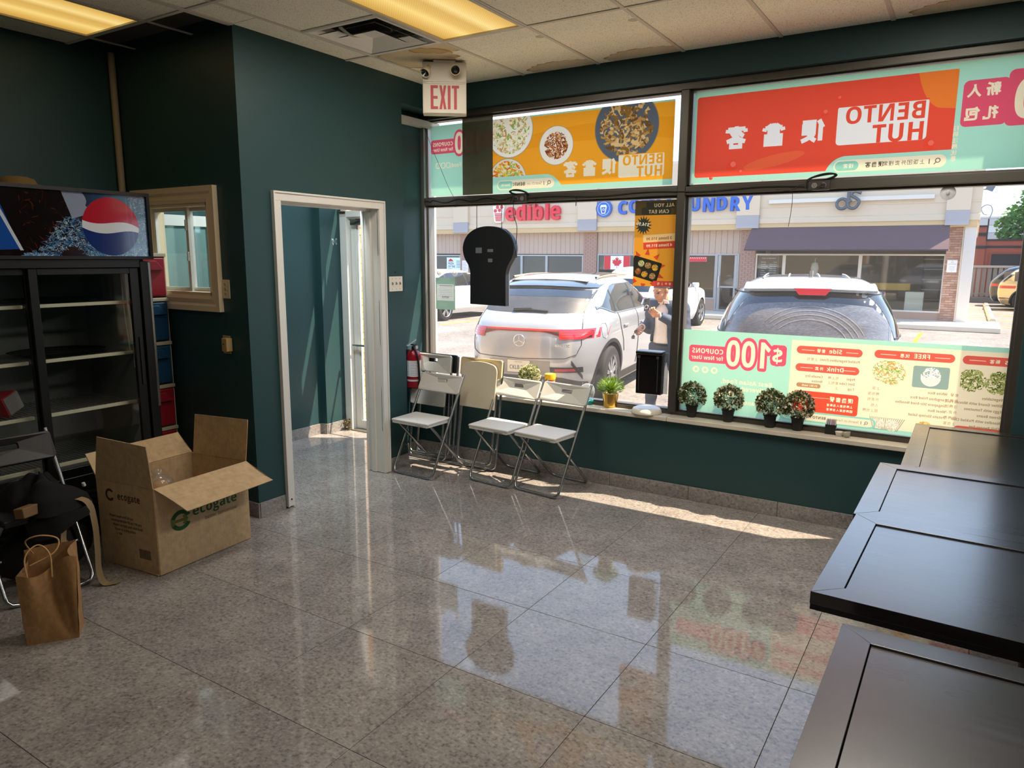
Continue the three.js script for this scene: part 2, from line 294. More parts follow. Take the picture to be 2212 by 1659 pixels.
// ------------------------------------------------------------------ storefront window, vestibule door, openings
const M_glass = M('#f3f7f4', 0.03, 0, { transmission: 1, thickness: 0, ior: 1.5 });
const M_glassDusty = M('#f1f5f2', 0.16, 0, { transmission: 1, thickness: 0, ior: 1.5 });
const GZ = -0.13;
{
  const w = struct('window_1');
  const m = M_bronze, mi = M_whiteMetal;
  part(w, 'head_frame', [span(-0.2, 4.08, 2.805, 2.85, -0.19, -0.05), span(-0.2, 4.08, 2.795, 2.806, -0.165, -0.095)], m);
  part(w, 'sill_frame', [span(-0.2, 4.08, 0.585, 0.612, -0.19, -0.085), span(-0.2, 4.08, 0.611, 0.622, -0.165, -0.1)], m);
  part(w, 'side_frame', [span(-0.2, -0.165, 0.6, 2.81, -0.19, -0.06), span(-0.166, -0.15, 0.62, 2.8, -0.175, -0.1)], M_alu);
  part(w, 'outer_jamb', [span(-0.32, -0.19, -0.2, 3.09, -0.25, -0.192)], M_whiteMetal);
  part(w, 'side_frame', [span(4.045, 4.08, 0.6, 2.81, -0.19, -0.06), span(4.03, 4.046, 0.62, 2.8, -0.175, -0.1)], m);
  part(w, 'mullion', [span(2.045, 2.1, 0.61, 2.806, -0.2, -0.06, 0.004), span(2.03, 2.046, 0.62, 2.8, -0.175, -0.1), span(2.1, 2.116, 0.62, 2.8, -0.175, -0.1)], m);
  for (const [a, b] of [[-0.16, 2.045], [2.1, 4.05]]) {
    part(w, 'transom', [span(a, b, 2.122, 2.178, -0.19, -0.065, 0.004), span(a, b, 2.108, 2.123, -0.175, -0.1), span(a, b, 2.177, 2.19, -0.175, -0.1)], m);
  }
  for (const [x0, x1] of [[-0.15, 2.03], [2.116, 4.03]]) for (const [y0, y1] of [[0.622, 2.108], [2.19, 2.795]]) {
    const g = new THREE.PlaneGeometry(x1 - x0, y1 - y0); g.translate((x0 + x1) / 2, (y0 + y1) / 2, GZ);
    part(w, 'pane', g, M_glassDusty);
  }
  const stone = M('#f2eee6', 0.22, 0, { map: field(256, (u, v) => { const k = 222 + 40 * (fbm(u, v, 8, 77, 4) - 0.4); return [k, k * 0.975, k * 0.93]; }) });
  part(w, 'sill_slab', metric(span(-0.2, 2.07, 0.556, 0.586, -0.14, 0.036, 0.004)), stone);
  part(w, 'sill_slab', metric(span(2.073, 4.3, 0.556, 0.586, -0.14, 0.036, 0.004)), stone);
}
// opening to the vestibule: white casing
{
  const d = struct('door_1');
  const c = (g, l) => part(d, 'casing', g, M_whiteMetal, l);
  const z0 = 0.705, z1 = 1.62, yt = 2.045;
  c([span(-0.005, 0.022, 0.012, yt, z1, z1 + 0.055, 0.003), span(0.0, 0.03, 0.012, yt + 0.05, z1 + 0.05, z1 + 0.062, 0.002)]);
  c([span(-0.005, 0.022, 0.002, yt, z0 - 0.055, z0, 0.003), span(0.0, 0.03, 0.002, yt + 0.05, z0 - 0.062, z0 - 0.05, 0.002)]);
  c([span(-0.005, 0.022, yt, yt + 0.05, z0 - 0.055, z1 + 0.055, 0.003), span(0.0, 0.03, yt + 0.048, yt + 0.06, z0 - 0.062, z1 + 0.062, 0.002)]);
  part(d, 'jamb', [span(-0.16, 0.004, 0.003, yt, 0.655, z0, 0.002), span(-0.11, -0.065, 0.003, yt - 0.02, z0 - 0.002, z0 + 0.014, 0.002), span(-0.165, -0.14, 0.003, yt, z0 - 0.004, z0 + 0.006)], M_whiteMetal);
  part(d, 'jamb', [span(-0.16, 0.004, 0.003, yt, z1, 1.665, 0.002), span(-0.11, -0.065, 0.003, yt - 0.02, z1 - 0.014, z1 + 0.002, 0.002)], M_whiteMetal);
  part(d, 'head_jamb', [span(-0.16, 0.004, yt, 2.08, z0, z1, 0.002), span(-0.11, -0.065, yt - 0.016, yt + 0.002, z0, z1, 0.002)], M_whiteMetal);
  part(d, 'screw', [cyl(0.006, 0.006, 0.004, [0.024, 0.06, 1.65], [0, 0, Math.PI / 2], 10)], M_black);
  part(d, 'hook', [cyl(0.004, 0.004, 0.02, [-0.02, 2.012, 1.606], [0, 0, Math.PI / 2], 8)], M_white);
}
// glazed street door of the vestibule
{
  const d = struct('door_2');
  const z = -0.3;
  part(d, 'frame', [span(-1.33, -1.245, 0, 2.12, z - 0.06, z + 0.08, 0.004)], M_whiteMetal);
  part(d, 'frame', [span(-0.41, -0.32, 0, 2.12, z - 0.06, z + 0.08, 0.004)], M_whiteMetal);
  part(d, 'frame', [span(-1.33, -0.32, 2.06, 2.12, z - 0.06, z + 0.08, 0.004)], M_whiteMetal);
  part(d, 'stile', [span(-1.24, -1.175, 0.012, 2.05, z - 0.022, z + 0.022, 0.003), span(-1.177, -1.158, 0.1, 2.0, z - 0.012, z + 0.012)], M_whiteMetal);
  part(d, 'stile', [span(-0.48, -0.415, 0.012, 2.05, z - 0.022, z + 0.022, 0.003), span(-0.497, -0.478, 0.1, 2.0, z - 0.012, z + 0.012)], M_whiteMetal);
  part(d, 'bottom_rail', [span(-1.176, -0.478, 0.012, 0.1, z - 0.022, z + 0.022, 0.003)], M_whiteMetal);
  part(d, 'top_rail', [span(-1.176, -0.478, 2.0, 2.05, z - 0.022, z + 0.022, 0.003)], M_bronze);
  part(d, 'push_bar', [cyl(0.012, 0.012, 0.76, [-0.83, 0.85, z + 0.07], [0, 0, Math.PI / 2], 12), cyl(0.008, 0.008, 0.06, [-1.19, 0.85, z + 0.045], [Math.PI / 2, 0, 0]), cyl(0.008, 0.008, 0.06, [-0.46, 0.85, z + 0.045], [Math.PI / 2, 0, 0])], M_chrome);
  part(d, 'closer', [span(-1.2, -0.98, 1.985, 2.035, z + 0.022, z + 0.075, 0.005), box(0.3, 0.012, 0.02, [-1.0, 2.045, z + 0.09], [0, 0.5, 0])], M_alu);
  const g = new THREE.PlaneGeometry(0.68, 1.9); g.translate(-0.8275, 1.05, z); part(d, 'pane', g, M_glass);
  part(d, 'transom_frame', [span(-1.33, -1.25, 2.12, 2.8, z - 0.05, z + 0.06), span(-0.4, -0.32, 2.12, 2.8, z - 0.05, z + 0.06), span(-1.25, -0.4, 2.74, 2.8, z - 0.05, z + 0.06)], M_whiteMetal);
  { const q = new THREE.PlaneGeometry(0.85, 0.62); q.translate(-0.825, 2.43, z); part(d, 'pane', q, M_glass); }
  part(d, 'threshold', [span(-1.25, -0.4, -0.004, 0.011, -0.37, -0.2, 0.003)], M_alu);
}
// service window in the dark wall, with moulded casing and sliding sashes
{
  const w = struct('window_2');
  const cream = M('#e3cfae', 0.38);
  const x0 = -1.03, x1 = -0.335, y0 = 1.44, y1 = 2.03, prof = [[0, 0], [0, 0.014], [0.022, 0.026], [0.05, 0.02], [0.066, 0.032], [0.1, 0.034], [0.1, 0]];
  const run = (len, p, rot) => { const s = new THREE.Shape(prof.map((a) => new THREE.Vector2(a[0], a[1]))), g = new THREE.ExtrudeGeometry(s, { depth: len, bevelEnabled: false }); g.translate(0, 0, -len / 2); return xf(g, p, rot); };
  // profile x runs outwards from the opening, y towards the room
  const basis = (X, Y, Z, p, len) => { const m = new THREE.Matrix4().makeBasis(V3(...X), V3(...Y), V3(...Z)); m.setPosition(...p); const s = new THREE.Shape(prof.map((a) => new THREE.Vector2(a[0], a[1]))), g = new THREE.ExtrudeGeometry(s, { depth: len, bevelEnabled: false }); g.translate(0, 0, -len / 2);
    const q = clean(g), P = q.attributes.position; for (let i = 0; i < P.count; i++) { const sgn = Math.sign(P.getZ(i)); P.setZ(i, P.getZ(i) + sgn * P.getX(i)); } q.computeVertexNormals(); return q.applyMatrix4(m); };
  const cx = (x0 + x1) / 2, cy = (y0 + y1) / 2, W = x1 - x0, H = y1 - y0;
  part(w, 'casing', basis([0, 1, 0], [0, 0, 1], [1, 0, 0], [cx, y1, 1.9], W), cream);
  part(w, 'casing', basis([0, -1, 0], [0, 0, 1], [-1, 0, 0], [cx, y0, 1.9], W), cream);
  part(w, 'casing', basis([1, 0, 0], [0, 0, 1], [0, -1, 0], [x1, cy, 1.9], H), cream);
  part(w, 'casing', basis([-1, 0, 0], [0, 0, 1], [0, 1, 0], [x0, cy, 1.9], H), cream);
  part(w, 'reveal', [span(x0, x0 + 0.02, y0, y1, 1.77, 1.905), span(x1 - 0.02, x1, y0, y1, 1.77, 1.905), span(x0, x1, y0, y0 + 0.02, 1.77, 1.905), span(x0, x1, y1 - 0.02, y1, 1.77, 1.905)], cream);
  for (const [a, b, z] of [[x0 + 0.02, -0.62, 1.845], [-0.66, x1 - 0.02, 1.815]]) {
    part(w, 'sash', [span(a, a + 0.026, y0 + 0.02, y1 - 0.02, z - 0.01, z + 0.01), span(b - 0.026, b, y0 + 0.02, y1 - 0.02, z - 0.01, z + 0.01), span(a + 0.026, b - 0.026, y0 + 0.02, y0 + 0.045, z - 0.01, z + 0.01), span(a + 0.026, b - 0.026, y1 - 0.045, y1 - 0.02, z - 0.01, z + 0.01)], M_whiteMetal);
    const g = new THREE.PlaneGeometry(b - a - 0.05, H - 0.09); g.translate((a + b) / 2, cy, z); part(w, 'pane', g, M_glass);
  }
  part(w, 'sash_latch', [span(-0.635, -0.622, 1.66, 1.72, 1.855, 1.868, 0.003)], M_white);
  part(w, 'sash_latch', [span(-0.64, -0.627, 1.86, 1.93, 1.855, 1.868, 0.003)], M_white);
}
// inner glazed panel seen through the service window, on the vestibule wall
{
  const w = struct('window_3');
  part(w, 'frame', [span(-1.4, -1.36, 1.2, 2.0, 1.1, 1.18), span(-1.4, -1.36, 1.2, 2.0, 1.66, 1.74), span(-1.4, -1.36, 1.92, 2.0, 1.18, 1.66), span(-1.4, -1.36, 1.2, 1.28, 1.18, 1.66)], M_whiteMetal);
  const g = new THREE.PlaneGeometry(0.48, 0.64); g.rotateY(Math.PI / 2); g.translate(-1.385, 1.6, 1.42); part(w, 'pane', g, M('#8fb0ab', 0.05, 0.4));
}

// ------------------------------------------------------------------ lettering that the fonts do not hold: strokes on a 100 x 100 square
const HAN = {
  '便': 'M26 6L8 40M17 28L17 96M36 14L94 14M46 30L86 30L86 60L46 60ZM46 45L86 45M65 14L65 62Q60 82 36 95M44 66Q64 84 96 95',
  '當': 'M50 4L50 20M28 8L36 20M72 8L64 20M12 24L88 24M12 24L8 38M88 24L92 38M32 34L68 34L68 52L32 52ZM18 60L82 60L82 96L18 96ZM50 60L50 96M18 78L82 78',
  '客': 'M50 3L50 14M10 16L90 16M10 16L8 32M90 16L92 32M40 26Q30 42 16 50M36 34L70 34Q56 58 8 74M40 44Q60 62 94 72M30 70L72 70L72 96L30 96Z',
  '新': 'M28 3L30 12M8 14L50 14M18 20L22 30M40 20L36 30M6 34L52 34M8 50L50 50M29 34L29 96M26 56L8 78M32 56L48 74M88 6Q72 14 60 16L60 50Q60 80 50 96M60 44L96 44M80 44L80 96',
  '人': 'M50 6Q50 60 10 94M50 30Q60 70 92 94', '礼': 'M28 4L32 14M8 22L44 22L10 62M28 40L28 96M32 50L44 60M60 6L60 80Q60 92 74 92L94 92L94 76',
  '包': 'M30 4Q22 24 6 36M24 18L86 18Q88 60 78 74L68 68M22 36L62 36L62 56L24 56M24 36L24 82Q24 92 40 92L92 92L92 74',
  '当': 'M50 4L50 34M22 10L34 30M80 10L66 30M14 38L84 38L84 94L14 94M14 66L84 66', '套': 'M8 18L92 18M50 4Q36 34 6 48M56 18Q70 36 94 46M32 40L32 70M32 40L72 40M34 52L68 52M10 68L90 68M44 68L24 92L78 90M66 78L84 96',
  '餐': 'M24 4L12 24M22 12L44 12Q36 34 8 42M54 8L84 8Q74 28 56 38M60 16L92 40M50 36Q40 50 8 58M50 38Q66 52 94 58M34 56L66 56L66 76L34 76ZM34 66L66 66M34 76L34 96L52 88M60 80L84 96', '搜': 'M6 28L38 28M22 4L22 86L12 82M6 60L38 48M52 12L52 50M52 12L64 8M52 32L64 32M72 12L90 12L90 48M74 30L90 30M48 52L94 52M70 4L70 56M52 62L88 62Q70 90 42 96M56 66Q74 88 96 96',
  '索': 'M10 16L90 16M50 4L50 28M10 28L90 28M10 28L8 40M90 28L92 40M48 36L28 50L56 52L24 70L78 68M64 42L80 54M50 70L50 96M30 76L14 92M70 76L86 92', '上': 'M46 8L46 92M46 44L84 44M8 92L92 92', '饭': 'M26 4L8 30M22 18L44 18L38 32M24 34L24 90L42 78M88 8L54 14L54 50Q54 80 44 96M56 38L88 38Q80 74 54 96M58 46Q72 80 96 94',
  '团': 'M10 10L90 10L90 92L10 92ZM24 36L76 36M56 22L56 78L44 74M54 40L26 70', '外': 'M26 6Q24 36 6 54M24 26L48 26Q44 70 10 94M22 46L38 60M68 4L68 96M68 42L92 60', '卖': 'M14 18L86 18M50 4L50 32M10 34L88 34L82 46M28 44L36 54M24 58L32 66M56 40L50 68Q44 86 12 96M8 72L92 72M58 76L84 94',
  '扫': 'M6 28L40 28M24 4L24 88L12 82M6 62L42 48M52 16L88 16L88 88M56 50L88 50M50 84L88 84', '码': 'M8 14L44 14M28 14L10 50M18 46L18 84M18 46L40 46L40 84L18 84M54 12L84 12L80 46M56 12L52 46L90 46L88 92L78 88M48 66L80 66', '注': 'M14 8L26 20M8 34L22 44M8 92L26 60M60 4L68 16M38 24L92 24M42 54L88 54M36 92L94 92M64 24L64 92',
  '册': 'M16 12L16 60Q14 84 6 94M16 12L42 12L42 92M56 12L56 60M56 12L84 12L84 92M29 12L29 60M70 12L70 92M4 50L96 50', '优': 'M26 4L6 44M17 26L17 96M34 36L92 36M58 8L58 40Q54 80 30 94M68 38L68 84Q68 92 80 92L94 92L94 76M74 12L86 24', '惠': 'M14 14L86 14M50 4L50 56M24 24L76 24L76 48L24 48ZM24 36L76 36M14 58L86 54M20 70L12 88M34 66L34 88Q34 94 46 94L68 94L72 82M54 66L62 78M80 68L90 84',
};
// write text, Latin or Han, at (x, y) = left end of the baseline box of height s; mirrored text is drawn by the caller
function han(g, str, x, y, s, w, gap = 1.12) { g.save(); g.lineWidth = w; g.lineCap = 'butt'; g.lineJoin = 'miter'; for (const ch of str) { if (HAN[ch]) { g.save(); g.translate(x, y); g.scale(s / 100, s / 100); g.lineWidth = w * 100 / s; g.stroke(new Path2D(HAN[ch])); g.restore(); } x += s * gap; } g.restore(); }
function hanV(g, str, x, y, s, w) { [...str].forEach((c, i) => han(g, c, x, y + i * s * 1.12, s, w)); }
function words(g, str, x, y, px, style = 'bold', squeeze = 1, al = 'left') { g.save(); g.font = `${style} ${px}px sans-serif`; g.textAlign = al; g.translate(x, y); g.scale(squeeze, 1); g.fillText(str, 0, 0); g.restore(); }
function rr(g, x, y, w, h, r) { g.beginPath(); g.roundRect(x, y, w, h, r); }
// street-side drawing, seen from inside the other way round
function printed(w, h, x0, x1, y0, y1, z, draw) {
  const t = canvas(w, h, draw, { clamp: true });
  const g = new THREE.PlaneGeometry(x1 - x0, y1 - y0); g.translate((x0 + x1) / 2, (y0 + y1) / 2, z);
  const uv = g.attributes.uv; for (let i = 0; i < uv.count; i++) uv.setX(i, 1 - uv.getX(i));
  return [g, M('#ffffff', 1, 0, { map: t, transmission: 0.5, thickness: 0, specularIntensity: 0.15 })];
}
const C = { mint: '#a9dcc0', mint2: '#8fcdb2', red: '#e8523a', coral: '#e2604e', cream: '#f3e3bd', orange: '#f4a52a', pink: '#e0566a', dark: '#3b3a36' };
function food(g, x, y, r, kind) {
  const pal = { rice: ['#ecdfae', '#d9c07e', '#c79b58', '#f6eccb', '#7fb04a'], chicken: ['#b98a48', '#8f6630', '#d0a664', '#6f5028', '#e0bb7c'], noodle: ['#f2bf38', '#e88a2c', '#f7d468', '#d8642c', '#9cb84a'], beans: ['#8f9a4a', '#6f7f34', '#b5b66a', '#4f6428', '#a8a860'], bun: ['#f1ead8', '#e0d4b8', '#d0bf98', '#faf5e8', '#e8dcc4'], white: ['#fbf8ee', '#eee8d8', '#ffffff', '#e2dac8', '#f6f0e2'], drum: ['#b5642e', '#8a4620', '#cc8446', '#6e3618', '#d89a5e'] }[kind];
  g.save(); g.beginPath(); g.arc(x, y, r, 0, 7); g.clip();
  for (let i = 0; i < 260; i++) { const a = rnd(6.283), d = Math.sqrt(rnd()) * r; g.strokeStyle = pal[(rnd() * 5) | 0]; g.lineWidth = rnd(0.03, 0.11) * r; g.beginPath(); const px = x + Math.cos(a) * d, py = y + Math.sin(a) * d, l = rnd(0.05, 0.3) * r, b = rnd(6.283); g.moveTo(px, py); g.quadraticCurveTo(px + rnd(-l, l), py + rnd(-l, l), px + Math.cos(b) * l, py + Math.sin(b) * l); g.stroke(); }
  g.restore();
}
function plate(g, x, y, r, rim, kind, k = 0.82) { g.fillStyle = rim; g.beginPath(); g.arc(x, y, r, 0, 7); g.fill(); g.strokeStyle = 'rgba(120,120,110,.4)'; g.lineWidth = r * 0.04; g.stroke(); food(g, x, y, r * k, kind); }
function outlined(g, str, x, y, px, squeeze, fill, line, lw) { g.save(); g.font = `bold ${px}px sans-serif`; g.translate(x, y); g.scale(squeeze, 1); g.lineJoin = 'round'; g.lineWidth = lw; g.strokeStyle = line; g.strokeText(str, 0, 0); g.fillStyle = fill; g.fillText(str, 0, 0); g.restore(); }
function coupons(g, x, y, s) {            // $100 COUPONS for New User, s = height of the block
  g.fillStyle = C.pink; rr(g, x, y + s * 0.12, s * 0.5, s * 0.7, s * 0.12); g.fill(); rr(g, x + s * 1.9, y + s * 0.3, s * 1.35, s * 0.6, s * 0.12); g.fill();
  outlined(g, '$', x + s * 0.1, y + s * 0.72, s * 0.66, 1, C.cream, C.pink, s * 0.16);
  outlined(g, '100', x + s * 0.46, y + s * 0.95, s * 1.24, 0.74, C.cream, C.pink, s * 0.22);
  g.fillStyle = C.cream; words(g, 'COUPONS', x + s * 2.05, y + s * 0.58, s * 0.235, 'bold', 0.98); words(g, 'for New User', x + s * 2.05, y + s * 0.8, s * 0.2, 'bold', 0.88);
}
function searchBar(g, x, y, w, h, a, b, isHan) {
  g.fillStyle = C.cream; rr(g, x, y, w, h, h / 2); g.fill();
  g.strokeStyle = '#6b6a5c'; g.lineWidth = h * 0.07; g.beginPath(); g.arc(x + h * 0.6, y + h * 0.45, h * 0.16, 0, 7); g.moveTo(x + h * 0.71, y + h * 0.57); g.lineTo(x + h * 0.85, y + h * 0.75); g.moveTo(x + h * 1.2, y + h * 0.3); g.lineTo(x + h * 1.2, y + h * 0.7); g.stroke();
  g.fillStyle = '#8a8871'; g.strokeStyle = '#8a8871';
  if (isHan) { han(g, a, x + h * 1.5, y + h * 0.28, h * 0.4, h * 0.045); g.strokeStyle = '#55543f'; han(g, b, x + w - h * 3.9, y + h * 0.26, h * 0.44, h * 0.06); } else { words(g, a, x + h * 1.45, y + h * 0.62, h * 0.4, 'normal'); g.fillStyle = '#55543f'; words(g, b, x + w * 0.5, y + h * 0.65, h * 0.5, 'bold'); }
  g.fillStyle = C.mint2; rr(g, x + w - h * 2.0, y + h * 0.08, h * 1.92, h * 0.84, h * 0.42); g.fill(); g.strokeStyle = C.cream; g.lineWidth = h * 0.06; g.stroke();
  g.fillStyle = C.cream; g.strokeStyle = C.cream; if (isHan) han(g, '搜索', x + w - h * 1.6, y + h * 0.3, h * 0.4, h * 0.05); else words(g, 'Search', x + w - h * 1.62, y + h * 0.62, h * 0.34, 'bold');
}
function bento(g, x, y, s, ink, ground, up) {   // the two-line word mark on its tray
  g.fillStyle = ground; rr(g, x, y, s * 2.2, s * 1.05, s * 0.1); g.fill(); g.fillStyle = up; g.fillRect(x, y, s * 2.2, s * 0.04);
  g.fillStyle = ink; words(g, 'BENTO', x + s * 0.02, y + s * 0.5, s * 0.62, 'bold', 0.98); words(g, 'HUT', x + s * 0.02, y + s * 1.05, s * 0.66, 'bold', 0.98);
}
{ // left upper banner
  const [g, m] = printed(2048, 560, -0.135, 1.985, 2.2, 2.765, GZ + 0.012, (g, w, h) => {
    g.fillStyle = C.mint; g.fillRect(0, 0, w, h);
    const ox = w * 0.28; // street side: orange field to the left
    g.fillStyle = C.orange; g.fillRect(0, h * 0.02, w * 0.71, h * 0.92);
    g.fillStyle = 'rgba(226,140,20,.35)'; g.beginPath(); g.moveTo(0, h * 0.2); g.quadraticCurveTo(w * 0.3, h * 0.1, w * 0.71, h * 0.34); g.lineTo(w * 0.71, h * 0.5); g.quadraticCurveTo(w * 0.3, h * 0.3, 0, h * 0.45); g.fill();
    plate(g, w * 0.168, h * 0.27, h * 0.42, '#5d6468', 'chicken', 0.84); plate(g, w * 0.435, h * 0.42, h * 0.25, '#f0e8d2', 'drum', 0.7); plate(g, w * 0.63, h * 0.17, h * 0.36, '#f2ecd8', 'rice', 0.86); plate(g, w * 0.64, h * 0.84, h * 0.3, '#e6dcc0', 'noodle', 0.9);
    g.fillStyle = C.mint; g.fillRect(0, h * 0.93, w * 0.47, h); g.beginPath(); g.moveTo(w * 0.4, h); g.quadraticCurveTo(w * 0.43, h * 0.8, w * 0.47, h * 0.78); g.lineTo(w * 0.72, h * 0.78); g.lineTo(w * 0.72, h); g.fill();
    bento(g, w * 0.03, h * 0.6, h * 0.27, C.orange, C.cream, C.orange);
    g.strokeStyle = C.cream; han(g, '便當客', w * 0.2, h * 0.63, h * 0.2, h * 0.036, 1.36);
    searchBar(g, w * 0.44, h * 0.83, w * 0.245, h * 0.13, 'Search on Fantuan', 'BENTO HUT', false);
    coupons(g, w * 0.705, h * 0.1, h * 0.33);
    g.fillStyle = C.cream; words(g, 'Best Asian Food,', w * 0.74, h * 0.6, h * 0.085, 'bold', 0.9); words(g, 'Delivered', w * 0.74, h * 0.7, h * 0.085, 'bold', 0.9);
    for (let i = 0; i < 3; i++) { g.strokeStyle = C.cream; g.lineWidth = h * 0.014; rr(g, w * (0.905 + 0.025 * i), h * 0.53, h * 0.07, h * 0.07, h * 0.025); g.stroke(); }
  });
  solo('window_banner', 'upper mint and orange window banner with plates of food, left of the mullion', 'banner', g, m, 'printed window banners');
}
{ // right upper banner
  const [g, m] = printed(2048, 640, 2.122, 4.03, 2.2, 2.79, GZ + 0.012, (g, w, h) => {
    g.fillStyle = C.mint; g.fillRect(0, 0, w, h);
    // seen from inside the red field lies left: on the street side it lies right
    const rx = w * 0.205; g.fillStyle = C.red; rr(g, rx, h * 0.06, w - rx - w * 0.01, h * 0.88, h * 0.03); g.fill();
    g.fillStyle = 'rgba(240,140,50,.75)'; g.beginPath(); g.moveTo(rx, h * 0.06); g.lineTo(w * 0.31, h * 0.06); g.quadraticCurveTo(w * 0.29, h * 0.34, w * 0.25, h * 0.4); g.lineTo(rx, h * 0.42); g.fill();
    g.fillStyle = 'rgba(240,120,70,.5)'; g.beginPath(); g.ellipse(w * 0.72, h * 0.8, w * 0.1, h * 0.06, 0.2, 0, 7); g.fill();
    for (const [x, y, r] of [[0.265, 0.74, 0.05], [0.86, 0.83, 0.06], [0.83, 0.9, 0.03], [0.53, 0.22, 0.03], [0.57, 0.35, 0.04], [0.93, 0.95, 0.02]]) { g.fillStyle = '#ec4a33'; g.beginPath(); g.arc(w * x, h * y, h * r, 0, 7); g.fill(); g.fillStyle = 'rgba(255,190,170,.35)'; g.beginPath(); g.arc(w * x - h * r * 0.3, h * (y - r * 0.3), h * r * 0.5, 0, 7); g.fill(); }
    bento(g, w * 0.275, h * 0.3, h * 0.37, C.red, '#eeeadf', C.red);
    g.strokeStyle = '#eeeadf'; han(g, '便當客', w * 0.565, h * 0.4, h * 0.235, h * 0.046, 1.68);
    g.fillStyle = C.mint; g.beginPath(); g.moveTo(0, h); g.lineTo(0, h * 0.8); g.lineTo(w * 0.5, h * 0.8); g.quadraticCurveTo(w * 0.545, h * 0.82, w * 0.56, h); g.fill();
    searchBar(g, w * 0.215, h * 0.84, w * 0.315, h * 0.12, '上饭团外卖搜索', '便当客', true);
    // left end (street side): gift packet for newcomers
    g.fillStyle = C.pink; rr(g, w * 0.075, h * 0.18, w * 0.115, h * 0.42, h * 0.05); g.fill(); rr(g, -w * 0.02, h * 0.12, w * 0.1, h * 0.5, h * 0.05); g.fill();
    g.strokeStyle = C.cream; han(g, '新人', w * 0.095, h * 0.21, h * 0.125, h * 0.02, 1.2); han(g, '礼包', w * 0.095, h * 0.42, h * 0.125, h * 0.02, 1.2);
    outlined(g, '0', -w * 0.012, h * 0.56, h * 0.5, 0.9, C.cream, C.pink, h * 0.05);
    g.strokeStyle = C.cream; hanV(g, '扫码注册优惠', w * 0.19, h * 0.58, h * 0.05, h * 0.007);
    for (let i = 0; i < 3; i++) { g.fillStyle = C.cream; g.beginPath(); g.arc(w * 0.012, h * (0.66 + i * 0.11), h * 0.035, 0, 7); g.fill(); }
  });
  solo('window_banner', 'upper red window banner with large white letters, right of the mullion', 'banner', g, m, 'printed window banners');
}
